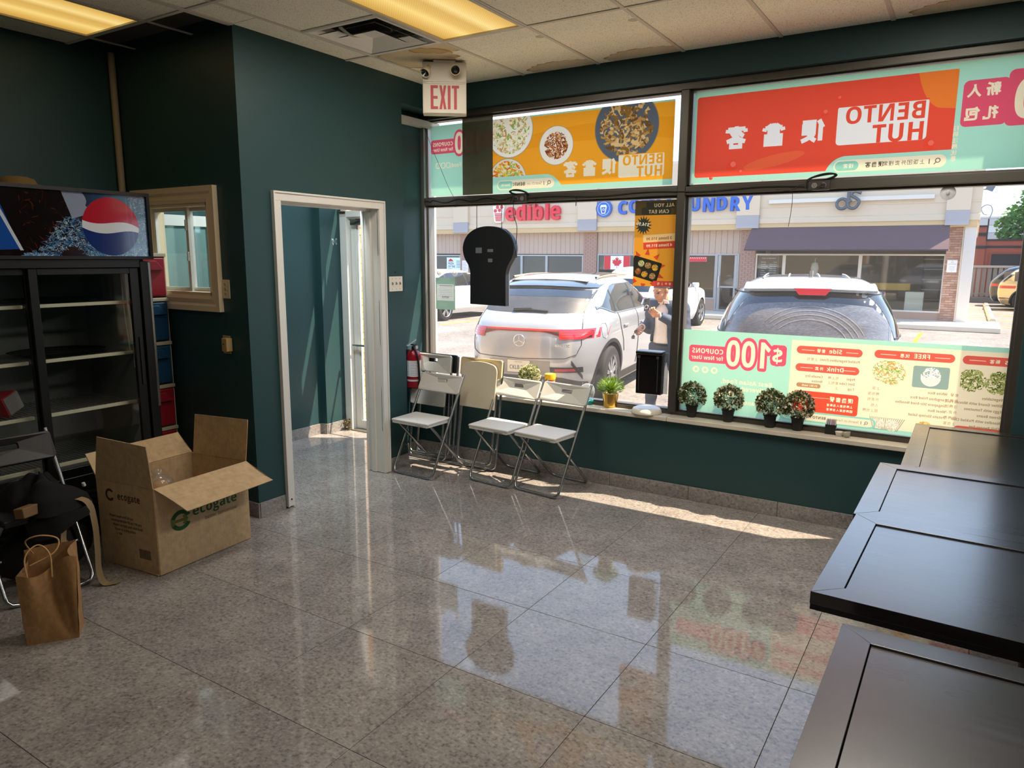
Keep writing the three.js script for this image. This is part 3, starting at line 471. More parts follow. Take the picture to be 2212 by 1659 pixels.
{ // lower banner across the right pane
  const [g, m] = printed(2048, 630, 2.12, 4.03, 0.626, 1.203, GZ + 0.012, (g, w, h) => {
    g.fillStyle = C.cream; g.fillRect(0, 0, w, h);
    g.fillStyle = C.mint; g.fillRect(0, 0, w, h * 0.05); g.fillRect(0, h * 0.955, w, h); const mx = w * 0.617; g.fillRect(mx, 0, w - mx, h);
    coupons(g, mx + w * 0.015, h * 0.08, h * 0.345);
    g.fillStyle = C.cream; words(g, 'Best Asian Food,', mx + w * 0.055, h * 0.62, h * 0.075, 'bold', 1); words(g, 'Delivered', mx + w * 0.055, h * 0.7, h * 0.075, 'bold', 1); words(g, 'Fantuan', mx + w * 0.1, h * 0.86, h * 0.07, 'bold', 1);
    for (let i = 0; i < 3; i++) { g.fillStyle = C.cream; g.beginPath(); g.arc(w * (0.88 + i * 0.034), h * 0.48, h * 0.04, 0, 7); g.fill(); g.fillStyle = C.mint; g.beginPath(); g.arc(w * (0.88 + i * 0.034), h * 0.48, h * 0.02, 0, 7); g.fill(); }
    const pill = (x, y, ww, t, sub) => { g.fillStyle = C.coral; rr(g, x, y, ww, h * 0.088, h * 0.044); g.fill(); g.fillStyle = C.cream; words(g, t, x + ww * 0.5, y + h * 0.065, h * 0.066, 'bold', 1, 'right'); g.fillRect(x + ww * 0.06, y + h * 0.042, ww * 0.18, h * 0.006); g.fillRect(x + ww * 0.72, y + h * 0.042, ww * 0.2, h * 0.006); g.strokeStyle = C.cream; han(g, sub, x + ww * 0.55, y + h * 0.024, h * 0.042, h * 0.006); };
    pill(w * 0.395, h * 0.11, w * 0.205, 'Side', '套餐'); pill(w * 0.4, h * 0.31, w * 0.2, 'Drink', '外卖'); pill(w * 0.135, h * 0.1, w * 0.225, 'FREE', '优惠'); pill(-w * 0.1, h * 0.1, w * 0.215, 'Vegetables', '新客'); pill(-w * 0.1, h * 0.83, w * 0.22, 'Snacks', '包套');
    const lines = (x, y, st, l, px) => { g.fillStyle = '#a58c66'; l.forEach((s, i) => words(g, s, x, y + i * st, px, 'bold', 0.92)); }, hl = (x, y, st, l, s) => { g.strokeStyle = '#b89c74'; l.forEach((c, i) => han(g, c, x, y + i * st, s, s * 0.1)); };
    lines(w * 0.4, h * 0.265, 1, ['Pickled Vegetables (Free)'], h * 0.036); hl(w * 0.53, h * 0.235, 1, ['上套包'], h * 0.035);
    lines(w * 0.41, h * 0.46, h * 0.055, ['Pepsi', 'Diet Coke', '7 up'], h * 0.036); hl(w * 0.46, h * 0.43, h * 0.055, ['包上册', '套包上', '七上'.slice(1)], h * 0.034); lines(w * 0.51, h * 0.46, h * 0.055, ['Canada Dry', 'Nestea'], h * 0.036);
    g.fillStyle = '#b98a5e'; rr(g, w * 0.515, h * 0.53, w * 0.078, h * 0.05, h * 0.025); g.fill(); g.fillStyle = C.cream; words(g, '$1.50 / each', w * 0.525, h * 0.566, h * 0.032, 'bold', 0.9);
    g.fillStyle = C.red; rr(g, w * 0.395, h * 0.62, w * 0.205, h * 0.235, h * 0.03); g.fill(); g.strokeStyle = C.cream; han(g, '便当套餐', w * 0.41, h * 0.66, h * 0.055, h * 0.009); g.fillStyle = C.cream; g.fillRect(w * 0.485, h * 0.685, w * 0.1, h * 0.004);
    han(g, '上册包套人当新客', w * 0.41, h * 0.74, h * 0.03, h * 0.005); han(g, '团册包套人当新客', w * 0.41, h * 0.79, h * 0.03, h * 0.005);
    food(g, w * 0.305, h * 0.34, h * 0.13, 'rice'); food(g, w * 0.325, h * 0.33, h * 0.12, 'rice');
    g.fillStyle = '#8fa69a'; rr(g, w * 0.145, h * 0.24, w * 0.1, h * 0.23, h * 0.02); g.fill(); food(g, w * 0.195, h * 0.34, h * 0.09, 'white'); g.fillStyle = '#dfe0d4'; g.beginPath(); g.arc(w * 0.195, h * 0.36, h * 0.09, 0, Math.PI); g.fill();
    lines(w * 0.145, h * 0.53, h * 0.062, ['White Rice', 'Yangzhou Fried Rice', 'Singapore Stir-fried Noodles', 'Meat Bun', 'Potato Shrimp Salad'], h * 0.037); hl(w * 0.335, h * 0.5, h * 0.062, ['上饭', '册包饭', '外卖包', '人包', '团上包册'], h * 0.034);
    g.strokeStyle = '#8f8a76'; g.lineWidth = h * 0.006; for (let i = 0; i < 18; i++) { g.beginPath(); g.moveTo(w * 0.255 + i * w * 0.006, h * 0.83); g.lineTo(w * 0.275 + i * w * 0.004, h * 0.97); g.stroke(); } food(g, w * 0.29, h * 0.91, h * 0.065, 'bun'); food(g, w * 0.33, h * 0.9, h * 0.06, 'bun'); food(g, w * 0.2, h * 0.91, h * 0.085, 'noodle');
    g.save(); g.beginPath(); g.rect(0, h * 0.24, w * 0.115, h * 0.24); g.clip(); food(g, w * 0.085, h * 0.35, h * 0.12, 'beans'); food(g, w * 0.015, h * 0.36, h * 0.12, 'beans'); g.restore();
    lines(w * 0.0, h * 0.54, h * 0.06, ['Vegetables', 'Bitter Gourd with Minced Pork', 'Eggs with Tomatoes', 'Green Beans', 'Noodles with Pickled Chili', 'Chili Pepper Egg'], h * 0.036); hl(w * 0.115, h * 0.5, h * 0.06, ['套餐', '新册包', '注册团', '外卖人', '团册惠', '上当客'], h * 0.034);
    g.strokeStyle = C.mint2; g.lineWidth = h * 0.02; rr(g, w * 0.34, h * 0.865, w * 0.3, h * 0.1, h * 0.05); g.stroke(); searchBar(g, w * 0.35, h * 0.875, w * 0.28, h * 0.085, 'Search on Fantuan', 'BENTO HUT', false);
  });
  solo('window_banner', 'lower mint and cream menu banner on the window behind the black flower pots', 'banner', g, m, 'printed window banners');
}
{ // poster on the glass left of the mullion, and a plain one up on the left
  const [g, m] = printed(560, 1152, 1.722, 2.028, 1.497, 2.098, GZ + 0.02, (g, w, h) => {
    g.fillStyle = '#e39a32'; g.fillRect(0, 0, w, h);
    g.fillStyle = '#57482c'; g.fillRect(0, 0, w, h * 0.17);
    g.fillStyle = '#3a3a2c'; rr(g, w * 0.03, h * 0.02, w * 0.7, h * 0.075, 20); g.fill(); rr(g, w * 0.12, h * 0.08, w * 0.72, h * 0.085, 26); g.fill();
    g.fillStyle = '#c9b48c'; words(g, 'ALL YOU', w * 0.05, h * 0.078, h * 0.058, 'bold', 1.02); words(g, 'CAN EAT', w * 0.17, h * 0.15, h * 0.058, 'bold', 1.02);
    g.fillStyle = '#3a3f36'; g.beginPath(); for (let i = 0; i < 32; i++) { const a = i / 32 * 6.283, r = h * (i % 2 ? 0.068 : 0.115); g.lineTo(w * 0.78 + Math.cos(a) * r * 0.9, h * 0.285 + Math.sin(a) * r); } g.fill();
    g.save(); g.translate(w * 0.64, h * 0.3); g.rotate(-0.12); g.fillStyle = '#f0e3c4'; words(g, '$14.99', 0, 0, h * 0.055, 'bold', 0.95); g.restore();
    g.save(); g.translate(w * 0.0, h * 0.39); g.rotate(0.05); g.fillStyle = '#e9c684'; g.fillRect(0, -10, w * 0.78, h * 0.085); g.fillStyle = '#d24a38'; g.fillRect(0, h * 0.08, w * 0.78, h * 0.08); g.fillStyle = '#8e3a28'; words(g, '3 Items $10.99', w * 0.08, h * 0.055, h * 0.044, 'bold', 1); g.fillStyle = '#f3dcae'; words(g, '4 Items $11.99', w * 0.08, h * 0.135, h * 0.044, 'bold', 1); g.restore();
    for (let i = 0; i < 10; i++) { g.save(); g.translate(w * 0.7, h * 0.8); g.rotate(i / 10 * 6.283 + 0.2); g.fillStyle = '#c9492c'; g.beginPath(); g.moveTo(h * 0.17, -h * 0.03); g.lineTo(h * 0.25, 0); g.lineTo(h * 0.17, h * 0.03); g.fill(); g.restore(); }
    g.save(); g.translate(w * 0.68, h * 0.8); g.rotate(-0.28); g.fillStyle = '#2b2a22'; rr(g, -w * 0.34, -h * 0.12, w * 0.72, h * 0.24, 18); g.fill(); for (const [a, b, k] of [[-0.2, -0.05, 'noodle'], [-0.02, -0.05, 'chicken'], [0.16, -0.05, 'rice'], [-0.2, 0.055, 'chicken'], [0, 0.06, 'noodle'], [0.18, 0.05, 'drum']]) food(g, w * a, h * b, h * 0.038, k); g.restore();
    g.fillStyle = '#cf4a3a'; g.fillRect(0, h * 0.935, w * 0.5, h * 0.065); g.strokeStyle = '#f0dcc0'; han(g, '客外上包', w * 0.05, h * 0.95, h * 0.032, 4, 1.4);
  });
  m.transmission = 0.33;
  solo('window_poster', 'orange poster offering all you can eat, taped to the glass beside the mullion', 'poster', g, m);
  const p2 = new THREE.PlaneGeometry(0.297, 0.6); p2.translate(0.346, 2.497, GZ + 0.018);
  solo('window_poster', 'dark olive back of a narrow poster over the upper food banner', 'poster', p2, M('#5f5a46', 0.9, 0, { transmission: 0.35, thickness: 0 }));
}
// ------------------------------------------------------------------ things in the room
const M_steel = M('#a9adb0', 0.24, 0.95), M_plasticW = M('#d9d6ce', 0.42, 0, { specularIntensity: 0.7 }), M_plasticB = M('#17181a', 0.4), M_foot = M('#2a2a2c', 0.6);
const chairBack = (m, dark) => { const hole = rrect(-0.055, 0.078, 0.11, 0.038, 0.01, THREE.Path), g = extr(rrect(-0.205, 0, 0.41, 0.145, 0.016), 0.014, 0.003, [hole]), p = g.attributes.position; for (let i = 0; i < p.count; i++) { const x = p.getX(i); p.setZ(i, p.getZ(i) - 0.018 * (1 - (x / 0.205) ** 2)); } g.computeVertexNormals(); return g; };
function foldingChair(label, seatM, backM, x, z, turn, group) {
  const t = thing('folding_chair', label, 'folding chair', [x, 0, z], turn, group);
  const A = (s) => [[0, 0.012, 0.125], [s * 0.2, 0.012, 0.125], [s * 0.2, 0.44, -0.108], [s * 0.2, 0.772, -0.287]];
  const Bq = (s) => [[0, 0.012, -0.32], [s * 0.172, 0.012, -0.32], [s * 0.172, 0.425, 0.105]];
  part(t, 'long_frame', [bent(A(1), 0.0105, 0.05), bent(A(-1), 0.0105, 0.05)], M_steel);
  part(t, 'short_frame', [bent(Bq(1), 0.0105, 0.05), bent(Bq(-1), 0.0105, 0.05)], M_steel);
  const seat = new THREE.Group(); seat.name = 'seat'; t.add(seat);
  part(seat, 'seat_board', [box(0.372, 0.018, 0.285, [0, 0.441, 0.005], [0.02, 0, 0], 0.007), box(0.36, 0.024, 0.012, [0, 0.425, 0.139], [0, 0, 0], 0.004), box(0.01, 0.022, 0.26, [0.178, 0.426, 0.005]), box(0.01, 0.022, 0.26, [-0.178, 0.426, 0.005])], seatM);
  part(seat, 'latch', [box(0.08, 0.006, 0.05, [0.1, 0.42, 0.12])], M_foot);
  const b = part(t, 'backrest', [xf(chairBack(), [0, 0.626, -0.205], [-0.49, 0, 0])], backM);
  for (const s of [-1, 1]) { part(t, 'pivot_bolt', [cyl(0.009, 0.009, 0.03, [s * 0.19, 0.437, -0.105], [0, 0, Math.PI / 2], 10)], M_steel); part(t, 'foot_pad', [box(0.05, 0.01, 0.016, [s * 0.13, 0.006, 0.125])], M_foot); part(t, 'cross_bolt', [cyl(0.007, 0.007, 0.04, [s * 0.186, 0.205, 0.0], [0, 0, Math.PI / 2], 8)], M_steel); }
  return t;
}
function foldedChair(label, seatM, backM, x, z, turn, lean, seatTop, round) {
  const t = thing('folding_chair', label, 'folding chair', [x, 0, z], turn, 'folded chairs against the window wall');
  t.rotation.order = 'YXZ'; t.rotation.x = lean;
  const A = (s) => [[0, 0.012, 0], [s * 0.2, 0.012, 0], [s * 0.2, 0.885, 0]], Bq = (s) => [[0, 0.05, 0.03], [s * 0.172, 0.05, 0.03], [s * 0.172, 0.62, 0.02]];
  part(t, 'long_frame', [bent(A(1), 0.0105), bent(A(-1), 0.0105)], M_steel); part(t, 'short_frame', [bent(Bq(1), 0.0105), bent(Bq(-1), 0.0105)], M_steel);
  part(t, 'backrest', [xf(chairBack(), [0, 0.75, 0.012])], backM);
  const s = round ? (() => { const q = new THREE.Shape(); q.moveTo(-0.17, seatTop[0]); q.lineTo(0.17, seatTop[0]); q.lineTo(0.175, seatTop[1] - 0.07); q.quadraticCurveTo(0.172, seatTop[1] - 0.02, 0.12, seatTop[1] - 0.01); q.quadraticCurveTo(0, seatTop[1] + 0.02, -0.12, seatTop[1] - 0.01); q.quadraticCurveTo(-0.172, seatTop[1] - 0.02, -0.175, seatTop[1] - 0.07); return q; })() : rrect(-0.18, seatTop[0], 0.36, seatTop[1] - seatTop[0], 0.012);
  part(t, 'seat_board', [xf(extr(s, 0.012, 0.003), [0, 0, 0.034])], seatM);
  return t;
}
const GC = 'white folding chairs by the window';
foldingChair('white folding chair standing next to the door frame, leftmost of three', M_plasticW, M_plasticW, 0.25, 0.525, -0.04, GC);
foldingChair('middle white folding chair with a sunlit patch on its seat', M_plasticW, M_plasticW, 0.872, 0.362, -0.08, GC);
foldingChair('white folding chair standing in front of the gold plant pot, rightmost of three', M_plasticW, M_plasticW, 1.285, 0.37, -0.12, GC);
foldedChair('folded white chair propped beside the fire extinguisher with its hand slot showing', M_plasticW, M_plasticW, 0.03, 0.2, -0.03, -0.125, [0.47, 0.735], false);
foldedChair('folded black chair tucked behind the folded white one by the extinguisher', M_plasticB, M_plasticB, 0.07, 0.145, -0.03, -0.1, [0.47, 0.72], false);
foldedChair('folded cream chair with a rounded seat panel propped under the window', M('#d8cdb4', 0.45), M('#d6c198', 0.45), 0.525, 0.19, -0.05, -0.13, [0.5, 0.865], true);
foldingChair('black folding chair at the dark left edge with a black apron on it', M_plasticB, M('#1d1c1c', 0.45), -0.085, 3.19, Math.PI / 2 - 0.06);

// tables with framed dark tops
const woodT = field(512, (u, v) => { const k = 0.8 + 0.4 * (fbm(u, v * 0.25, 8, 5, 3) - 0.5) + 0.2 * (vnoise(u * 6, v * 220, 220, 9) - 0.5); return [34 * k, 28 * k, 26 * k]; });
const woodR = field(512, (u, v) => { const k = 78 + 24 * (fbm(u, v, 4, 15, 4) - 0.5) + 9 * (vnoise(u * 5, v * 160, 160, 19) - 0.5); return [k, k, k]; }, true);
const M_table = M('#ffffff', 1.0, 0, { map: woodT, roughnessMap: woodR, ior: 1.6, clearcoat: 1, clearcoatRoughness: 0.24 }), M_tableEdge = M('#131213', 0.45);
function table(label, x0, x1, z0, z1, top, tilt = 0, turn = 0) {
  const w = x1 - x0, d = z1 - z0, t = thing('table', label, 'table', [(x0 + x1) / 2, 0, (z0 + z1) / 2], turn, 'dark framed tables'), b = 0.075, th = 0.034;
  const y = top - th / 2, gap = 0.0016;
  const rail = (pts) => { const g = extr(pts, th, 0.0012); g.rotateX(-Math.PI / 2); g.translate(0, top - th, 0); return metric(g, 1.2, rnd(), rnd()); };
  const X = w / 2, D = d / 2;
  part(t, 'panel', metric(box(w - 2 * b - gap, th - 0.004, d - 2 * b - gap, [0, y - 0.002, 0], [0, 0, 0], 0.002), 1.1, rnd(), rnd()), M_table);
  part(t, 'rail', rail([[-X, -D + gap], [-X + b - gap, -D + b], [-X + b - gap, D - b], [-X, D - gap]]), M_table); part(t, 'rail', rail([[X, -D + gap], [X, D - gap], [X - b + gap, D - b], [X - b + gap, -D + b]]), M_table);
  part(t, 'rail', rail([[-X + gap, D], [-X + b, D - b + gap], [X - b, D - b + gap], [X - gap, D]]), M_table); part(t, 'rail', rail([[-X + gap, -D], [X - gap, -D], [X - b, -D + b - gap], [-X + b, -D + b - gap]]), M_table);
  part(t, 'edge_band', [span(-X + 0.002, X - 0.002, top - 0.052, top - 0.004, D - 0.003, D - 0.0005), span(-X + 0.002, X - 0.002, top - 0.052, top - 0.004, -D + 0.0005, -D + 0.003), span(-X + 0.0005, -X + 0.003, top - 0.052, top - 0.004, -D, D), span(X - 0.003, X - 0.0005, top - 0.052, top - 0.004, -D, D), span(-X + 0.02, X - 0.02, top - 0.05, top - 0.034, -D + 0.02, D - 0.02)], M_tableEdge);
  part(t, 'column', [cyl(0.035, 0.035, top - 0.1, [0, (top - 0.1) / 2 + 0.03, 0])], M_tableEdge);
  part(t, 'base', [box(0.5, 0.03, 0.08, [0, 0.016, 0], [0, 0.78, 0], 0.01), box(0.5, 0.03, 0.08, [0, 0.016, 0], [0, -0.78, 0], 0.01), cyl(0.06, 0.045, 0.06, [0, 0.05, 0])], M_tableEdge);
  part(t, 'top_plate', [box(0.34, 0.012, 0.34, [0, top - 0.057, 0])], M_tableEdge);
  return t;
}
table('brown-sheened dark table standing under the window at the far end of the row', 3.612, 4.85, 0.06, 1.165, 0.745);
table('second dark table from the window, its top washed pale blue by daylight', 3.53, 4.75, 1.232, 2.045, 0.775, 0, -0.012);
table('third dark table from the window, pale blue top with a thick black front edge', 3.523, 4.74, 2.052, 2.815, 0.775, 0, -0.03);
table('near black-brown table in the lower right corner, out of the window glare', 3.607, 4.85, 2.885, 4.1, 0.745, 0, -0.004);

// exit sign with two emergency heads, hung from the ceiling
{
  const t = thing('exit_sign', 'hanging beige exit sign with red letters and two emergency lamp heads', 'exit sign', [0.565, CEIL, 0.6], 0.63);
  const beige = M('#cfc6b2', 0.45), W = 0.302, H = 0.352;
  part(t, 'housing', [span(-W / 2, W / 2, -H, -0.012, -0.05, 0.05, 0.004)], beige);
  part(t, 'ceiling_plate', [span(-0.075, 0.075, -0.014, -0.001, -0.035, 0.055, 0.002)], M_whiteMetal);
  part(t, 'panel_frame', [span(-W / 2 + 0.006, W / 2 - 0.006, -0.142, -0.136, 0.048, 0.054), span(-W / 2 + 0.008, -W / 2 + 0.018, -H + 0.012, -0.146, 0.048, 0.054), span(W / 2 - 0.018, W / 2 - 0.008, -H + 0.012, -0.146, 0.048, 0.054), span(-W / 2 + 0.008, W / 2 - 0.008, -0.155, -0.146, 0.048, 0.054), span(-W / 2 + 0.008, W / 2 - 0.008, -H + 0.004, -H + 0.014, 0.048, 0.054)], beige);
  const red = M('#b3242c', 0.5), L = { E: [[0, 0], [0.05, 0], [0.05, 0.018], [0.019, 0.018], [0.019, 0.068], [0.048, 0.068], [0.048, 0.086], [0.019, 0.086], [0.019, 0.138], [0.05, 0.138], [0.05, 0.156], [0, 0.156]], X: [[0, 0], [0.017, 0], [0.024, 0.045], [0.031, 0], [0.048, 0], [0.034, 0.078], [0.048, 0.156], [0.031, 0.156], [0.024, 0.112], [0.017, 0.156], [0, 0.156], [0.014, 0.078]], I: [[0, 0], [0.019, 0], [0.019, 0.156], [0, 0.156]], T: [[0.0155, 0], [0.0345, 0], [0.0345, 0.138], [0.05, 0.138], [0.05, 0.156], [0, 0.156], [0, 0.138], [0.0155, 0.138]] };
  let x = -0.096; for (const [c, w] of [['E', 0.06], ['X', 0.058], ['I', 0.028], ['T', 0.05]]) { part(t, 'letter', xf(extr(L[c], 0.002), [x, -H + 0.03, 0.0505]), red); x += w; }
  const head = (hx, hy, rx, ry) => { const h = new THREE.Group(); h.name = 'lamp_head'; h.position.set(hx, hy, 0.05); h.rotation.order = 'YXZ'; h.rotation.set(rx, ry, 0); t.add(h); part(h, 'shell', [xf(lathe([[0, 0], [0.014, 0], [0.015, 0.03], [0.03, 0.045], [0.034, 0.07], [0.035, 0.082], [0.031, 0.083], [0.029, 0.076]], 24), [0, 0, 0], [Math.PI / 2, 0, 0])], M('#d8c9a6', 0.45)); part(h, 'reflector', [xf(lathe([[0, 0.05], [0.012, 0.055], [0.029, 0.076]], 24), [0, 0, 0], [Math.PI / 2, 0, 0])], M('#5c5c58', 0.2, 0.8)); };
  head(-0.105, -0.045, 0.75, -0.5); head(0.085, -0.072, 0.12, -0.12);
}
// hanging black light-box sign, seen from the back
{
  const t = thing('light_box_sign', 'black back of a mushroom-shaped light box hung on chains in the window', 'sign', [0.507, 0, -0.02]);
  const s = new THREE.Shape(); s.moveTo(-0.172, 1.32); s.lineTo(0.168, 1.314); s.lineTo(0.166, 1.56); s.quadraticCurveTo(0.17, 1.61, 0.205, 1.66); s.quadraticCurveTo(0.243, 1.71, 0.243, 1.765); s.quadraticCurveTo(0.238, 1.87, 0.13, 1.915); s.quadraticCurveTo(0.06, 1.94, -0.03, 1.935); s.quadraticCurveTo(-0.16, 1.925, -0.215, 1.85); s.quadraticCurveTo(-0.25, 1.8, -0.243, 1.745); s.quadraticCurveTo(-0.235, 1.69, -0.2, 1.65); s.quadraticCurveTo(-0.172, 1.61, -0.17, 1.56);
  const g = extr(s, 0.045, 0.004); g.translate(0, 0, -0.05);
  part(t, 'case', g, M('#14171a', 0.45));
  const rim = extr(s, 0.012, 0.002); rim.translate(0, 0, -0.066); rim.scale(1, 1, 1); part(t, 'front_panel', rim, M('#6f7478', 0.3, 0, { transmission: 0.15, thickness: 0 }));
  const lab = (x0, x1, y0, y1) => part(t, 'label', span(x0, x1, y0, y1, -0.002, 0.0), M('#777d80', 0.5));
  lab(-0.117, -0.057, 1.728, 1.772); lab(-0.002, 0.052, 1.737, 1.76); lab(0.003, 0.045, 1.657, 1.685);
  part(t, 'wire_loop', [tube([[0.15, 1.915, -0.02], [0.19, 1.9, 0.004], [0.235, 1.84, 0.006], [0.255, 1.77, 0.0], [0.262, 1.73, -0.01], [0.262, 1.7, -0.02], [0.243, 1.695, -0.03]], 0.003, 40, 6)], M_black);
  for (const x of [-0.122, 0.118]) {
    const links = []; for (let y = 1.93, k = 0; y < 2.12; y += 0.011, k++) links.push(xf(new THREE.TorusGeometry(0.0055, 0.0013, 5, 10), [x, y, -0.025], [0, k % 2 ? Math.PI / 2 : 0, 0], [0.75, 1.25, 1]));
    part(t, 'chain', links, M('#3b3b3b', 0.4, 0.7)); part(t, 'hanger_bracket', extr([[-0.012, 0], [0.012, 0], [0, 0.025]], 0.004).applyMatrix4(new THREE.Matrix4().setPosition(x, 1.908, -0.027)), M_black);
  }
}
// power taps and cable along the transom
function powerTap(x, label, mirror) {
  const t = thing('power_tap', label, 'power strip', [x, 2.148, -0.05], 0, 'power taps on the transom');
  part(t, 'case', [box(0.125, 0.058, 0.03, [0, -0.004, 0], [0, 0, 0], 0.006)], M('#3a3733', 0.45));
  for (const s of [-0.026, 0.026]) { const o = new THREE.Group(); o.name = 'socket'; t.add(o); part(o, 'face', [cyl(0.0165, 0.0165, 0.004, [s, -0.004, 0.0155], [Math.PI / 2, 0, 0], 20)], M('#847c74', 0.5)); part(o, 'slot', [box(0.002, 0.009, 0.002, [s - 0.006, 0, 0.0175]), box(0.002, 0.007, 0.002, [s + 0.006, 0, 0.0175]), cyl(0.0025, 0.0025, 0.002, [s, -0.011, 0.0175], [Math.PI / 2, 0, 0], 8)], M_black); }
  const c = []; for (let i = 0; i < 9; i++) { const k = i / 9; c.push(tube(Array.from({ length: 14 }, (_, j) => { const a = j / 14 * 6.283; return [0.012 * mirror + Math.cos(a) * (0.07 + 0.012 * hash(i, 1)) * (1 + 0.1 * k), 0.042 + Math.sin(a) * (0.012 + 0.014 * hash(i, 2)) + 0.012 * Math.cos(a) * mirror, -0.012 + 0.02 * hash(i, 3) + 0.004 * Math.sin(a * 2)]; }), 0.0036, 50, 6, true)); }
  part(t, 'coiled_cord', c, M('#0f0f10', 0.5));
  part(t, 'plug', [box(0.026, 0.02, 0.02, [mirror > 0 ? 0.026 : -0.026, -0.004, 0.026], [0, 0, 0], 0.005)], M('#1a1a1a', 0.5));
  part(t, 'cord', [tube(mirror > 0 ? [[0.026, -0.004, 0.034], [0.0, -0.018, 0.036], [-0.045, -0.034, 0.03], [-0.075, -0.02, 0.015], [-0.078, 0.005, 0.008], [-0.06, 0.026, 0.004]] : [[-0.026, -0.004, 0.034], [-0.04, -0.01, 0.034], [-0.075, -0.03, 0.02], [-0.08, -0.02, 0.01], [-0.06, 0.03, 0.006]], 0.003, 30, 6)], M('#151414', 0.5));
}
powerTap(0.79, 'black power tap with a coiled cord on the transom above the hanging light box', -1);
powerTap(2.957, 'black power tap with a coiled cord on the transom under the red banner', 1);
solo('transom_cable', 'thin black cable clipped along the window transom between the power taps', 'cable', [tube(Array.from({ length: 40 }, (_, i) => [-0.15 + i * 0.024, 2.152 + 0.011 * Math.sin(i * 0.55) - (i === 2 ? 0.012 : 0), -0.058]), 0.0028, 200, 6), tube(Array.from({ length: 40 }, (_, i) => [0.86 + i * 0.0525, 2.146 + 0.007 * Math.sin(i * 0.42), -0.056]), 0.0034, 240, 6)], M('#141312', 0.5));
solo('wire', 'thin stray wire hanging diagonally across the mint end of the upper left banner', 'wire', tube([[-0.155, 2.76, -0.06], [-0.1, 2.62, -0.07], [-0.02, 2.45, -0.08], [0.08, 2.27, -0.07], [0.17, 2.15, -0.05], [0.185, 2.11, -0.045], [0.165, 2.1, -0.045], [0.17, 2.125, -0.045]], 0.0016, 60, 5), M('#1b1a1a', 0.5));
solo('wire', 'thin dark wire dangling below the transom across the blue laundry sign view', 'wire', [tube([[2.7, 2.13, -0.055], [2.78, 2.12, -0.05], [2.84, 2.15, -0.05], [2.87, 2.155, -0.05]], 0.0022, 30, 5), tube([[2.8, 2.125, -0.05], [2.802, 2.06, -0.06], [2.796, 1.98, -0.07], [2.787, 1.9, -0.07]], 0.0018, 30, 5)], M('#1d1b1a', 0.5));
for (const [x, l] of [[0.925, 'short black cable end poking below the transom near the red lettering'], [1.27, 'short black cable end poking below the transom near the blue badge']]) solo('cable_end', l, 'cable', tube([[x, 2.14, -0.055], [x + 0.004, 2.11, -0.055], [x, 2.075, -0.06]], 0.0028, 12, 6), M_black);
solo('hanging_cable', 'thin black cord running from the power tap down to the hanging light box', 'cable', tube([[0.74, 2.13, -0.045], [0.735, 2.08, -0.04], [0.738, 2.02, -0.04], [0.765, 1.95, -0.04], [0.768, 1.9, -0.042], [0.762, 1.83, -0.045], [0.757, 1.8, -0.05]], 0.0026, 40, 6), M_black);
// notice with two suction cups, suction hook
{
  const t = thing('paper_notice', 'sage green notice sheet on the lower left of the window glass', 'notice', [0.005, 1.386, GZ + 0.014]);
  const g = new THREE.PlaneGeometry(0.208, 0.27), uv = g.attributes.uv; for (let i = 0; i < 4; i++) uv.setX(i, 1 - uv.getX(i));
  part(t, 'sheet', g, M('#ffffff', 0.9, 0, { transmission: 0.3, thickness: 0, map: canvas(260, 340, (g, w, h) => { g.fillStyle = '#86a796'; g.fillRect(0, 0, w, h); g.fillStyle = '#c3cbc9'; g.fillRect(w * 0.06, h * 0.2, w * 0.88, h * 0.52); g.fillStyle = '#7d8583'; for (let i = 0; i < 7; i++) g.fillRect(w * 0.12, h * (0.24 + i * 0.055), w * (0.6 + 0.15 * hash(i, 3)), i === 0 ? 7 : 3); g.fillStyle = '#5b6361'; words(g, 'NOTICE', w / 2, h * 0.64, 26, 'bold', 1, 'center'); g.fillStyle = '#a8bdb0'; for (let i = 0; i < 4; i++) g.fillRect(w * 0.4, h * (0.8 + i * 0.03), w * 0.45, 2); }, { clamp: true }) }));
}
function suction(x, y, label, s = 1) { const t = thing('suction_cup', label, 'suction cup', [x, y, GZ + 0.001], 0); part(t, 'cup', [xf(lathe([[0.001, 0.012], [0.012, 0.011], [0.022, 0.005], [0.027, 0.001], [0.027, 0], [0.02, 0.002], [0.001, 0.006]], 24), [0, 0, 0], [Math.PI / 2, 0, 0], s)], M('#f4f4f4', 0.3, 0, { transmission: 0.3, thickness: 0, ior: 1.5 })); part(t, 'knob', [xf(lathe([[0, 0.022], [0.006, 0.021], [0.007, 0.017], [0.004, 0.011]], 14), [0, 0, 0], [Math.PI / 2, 0, 0], s)], M('#d8dade', 0.2)); return t; }
suction(-0.068, 1.563, 'clear suction cup above the green notice, the one nearer the wall'); suction(0.1, 1.562, 'clear suction cup above the green notice, the one nearer the light box'); suction(3.645, 2.078, 'large clear suction cup high on the right pane under the transom', 1.5);

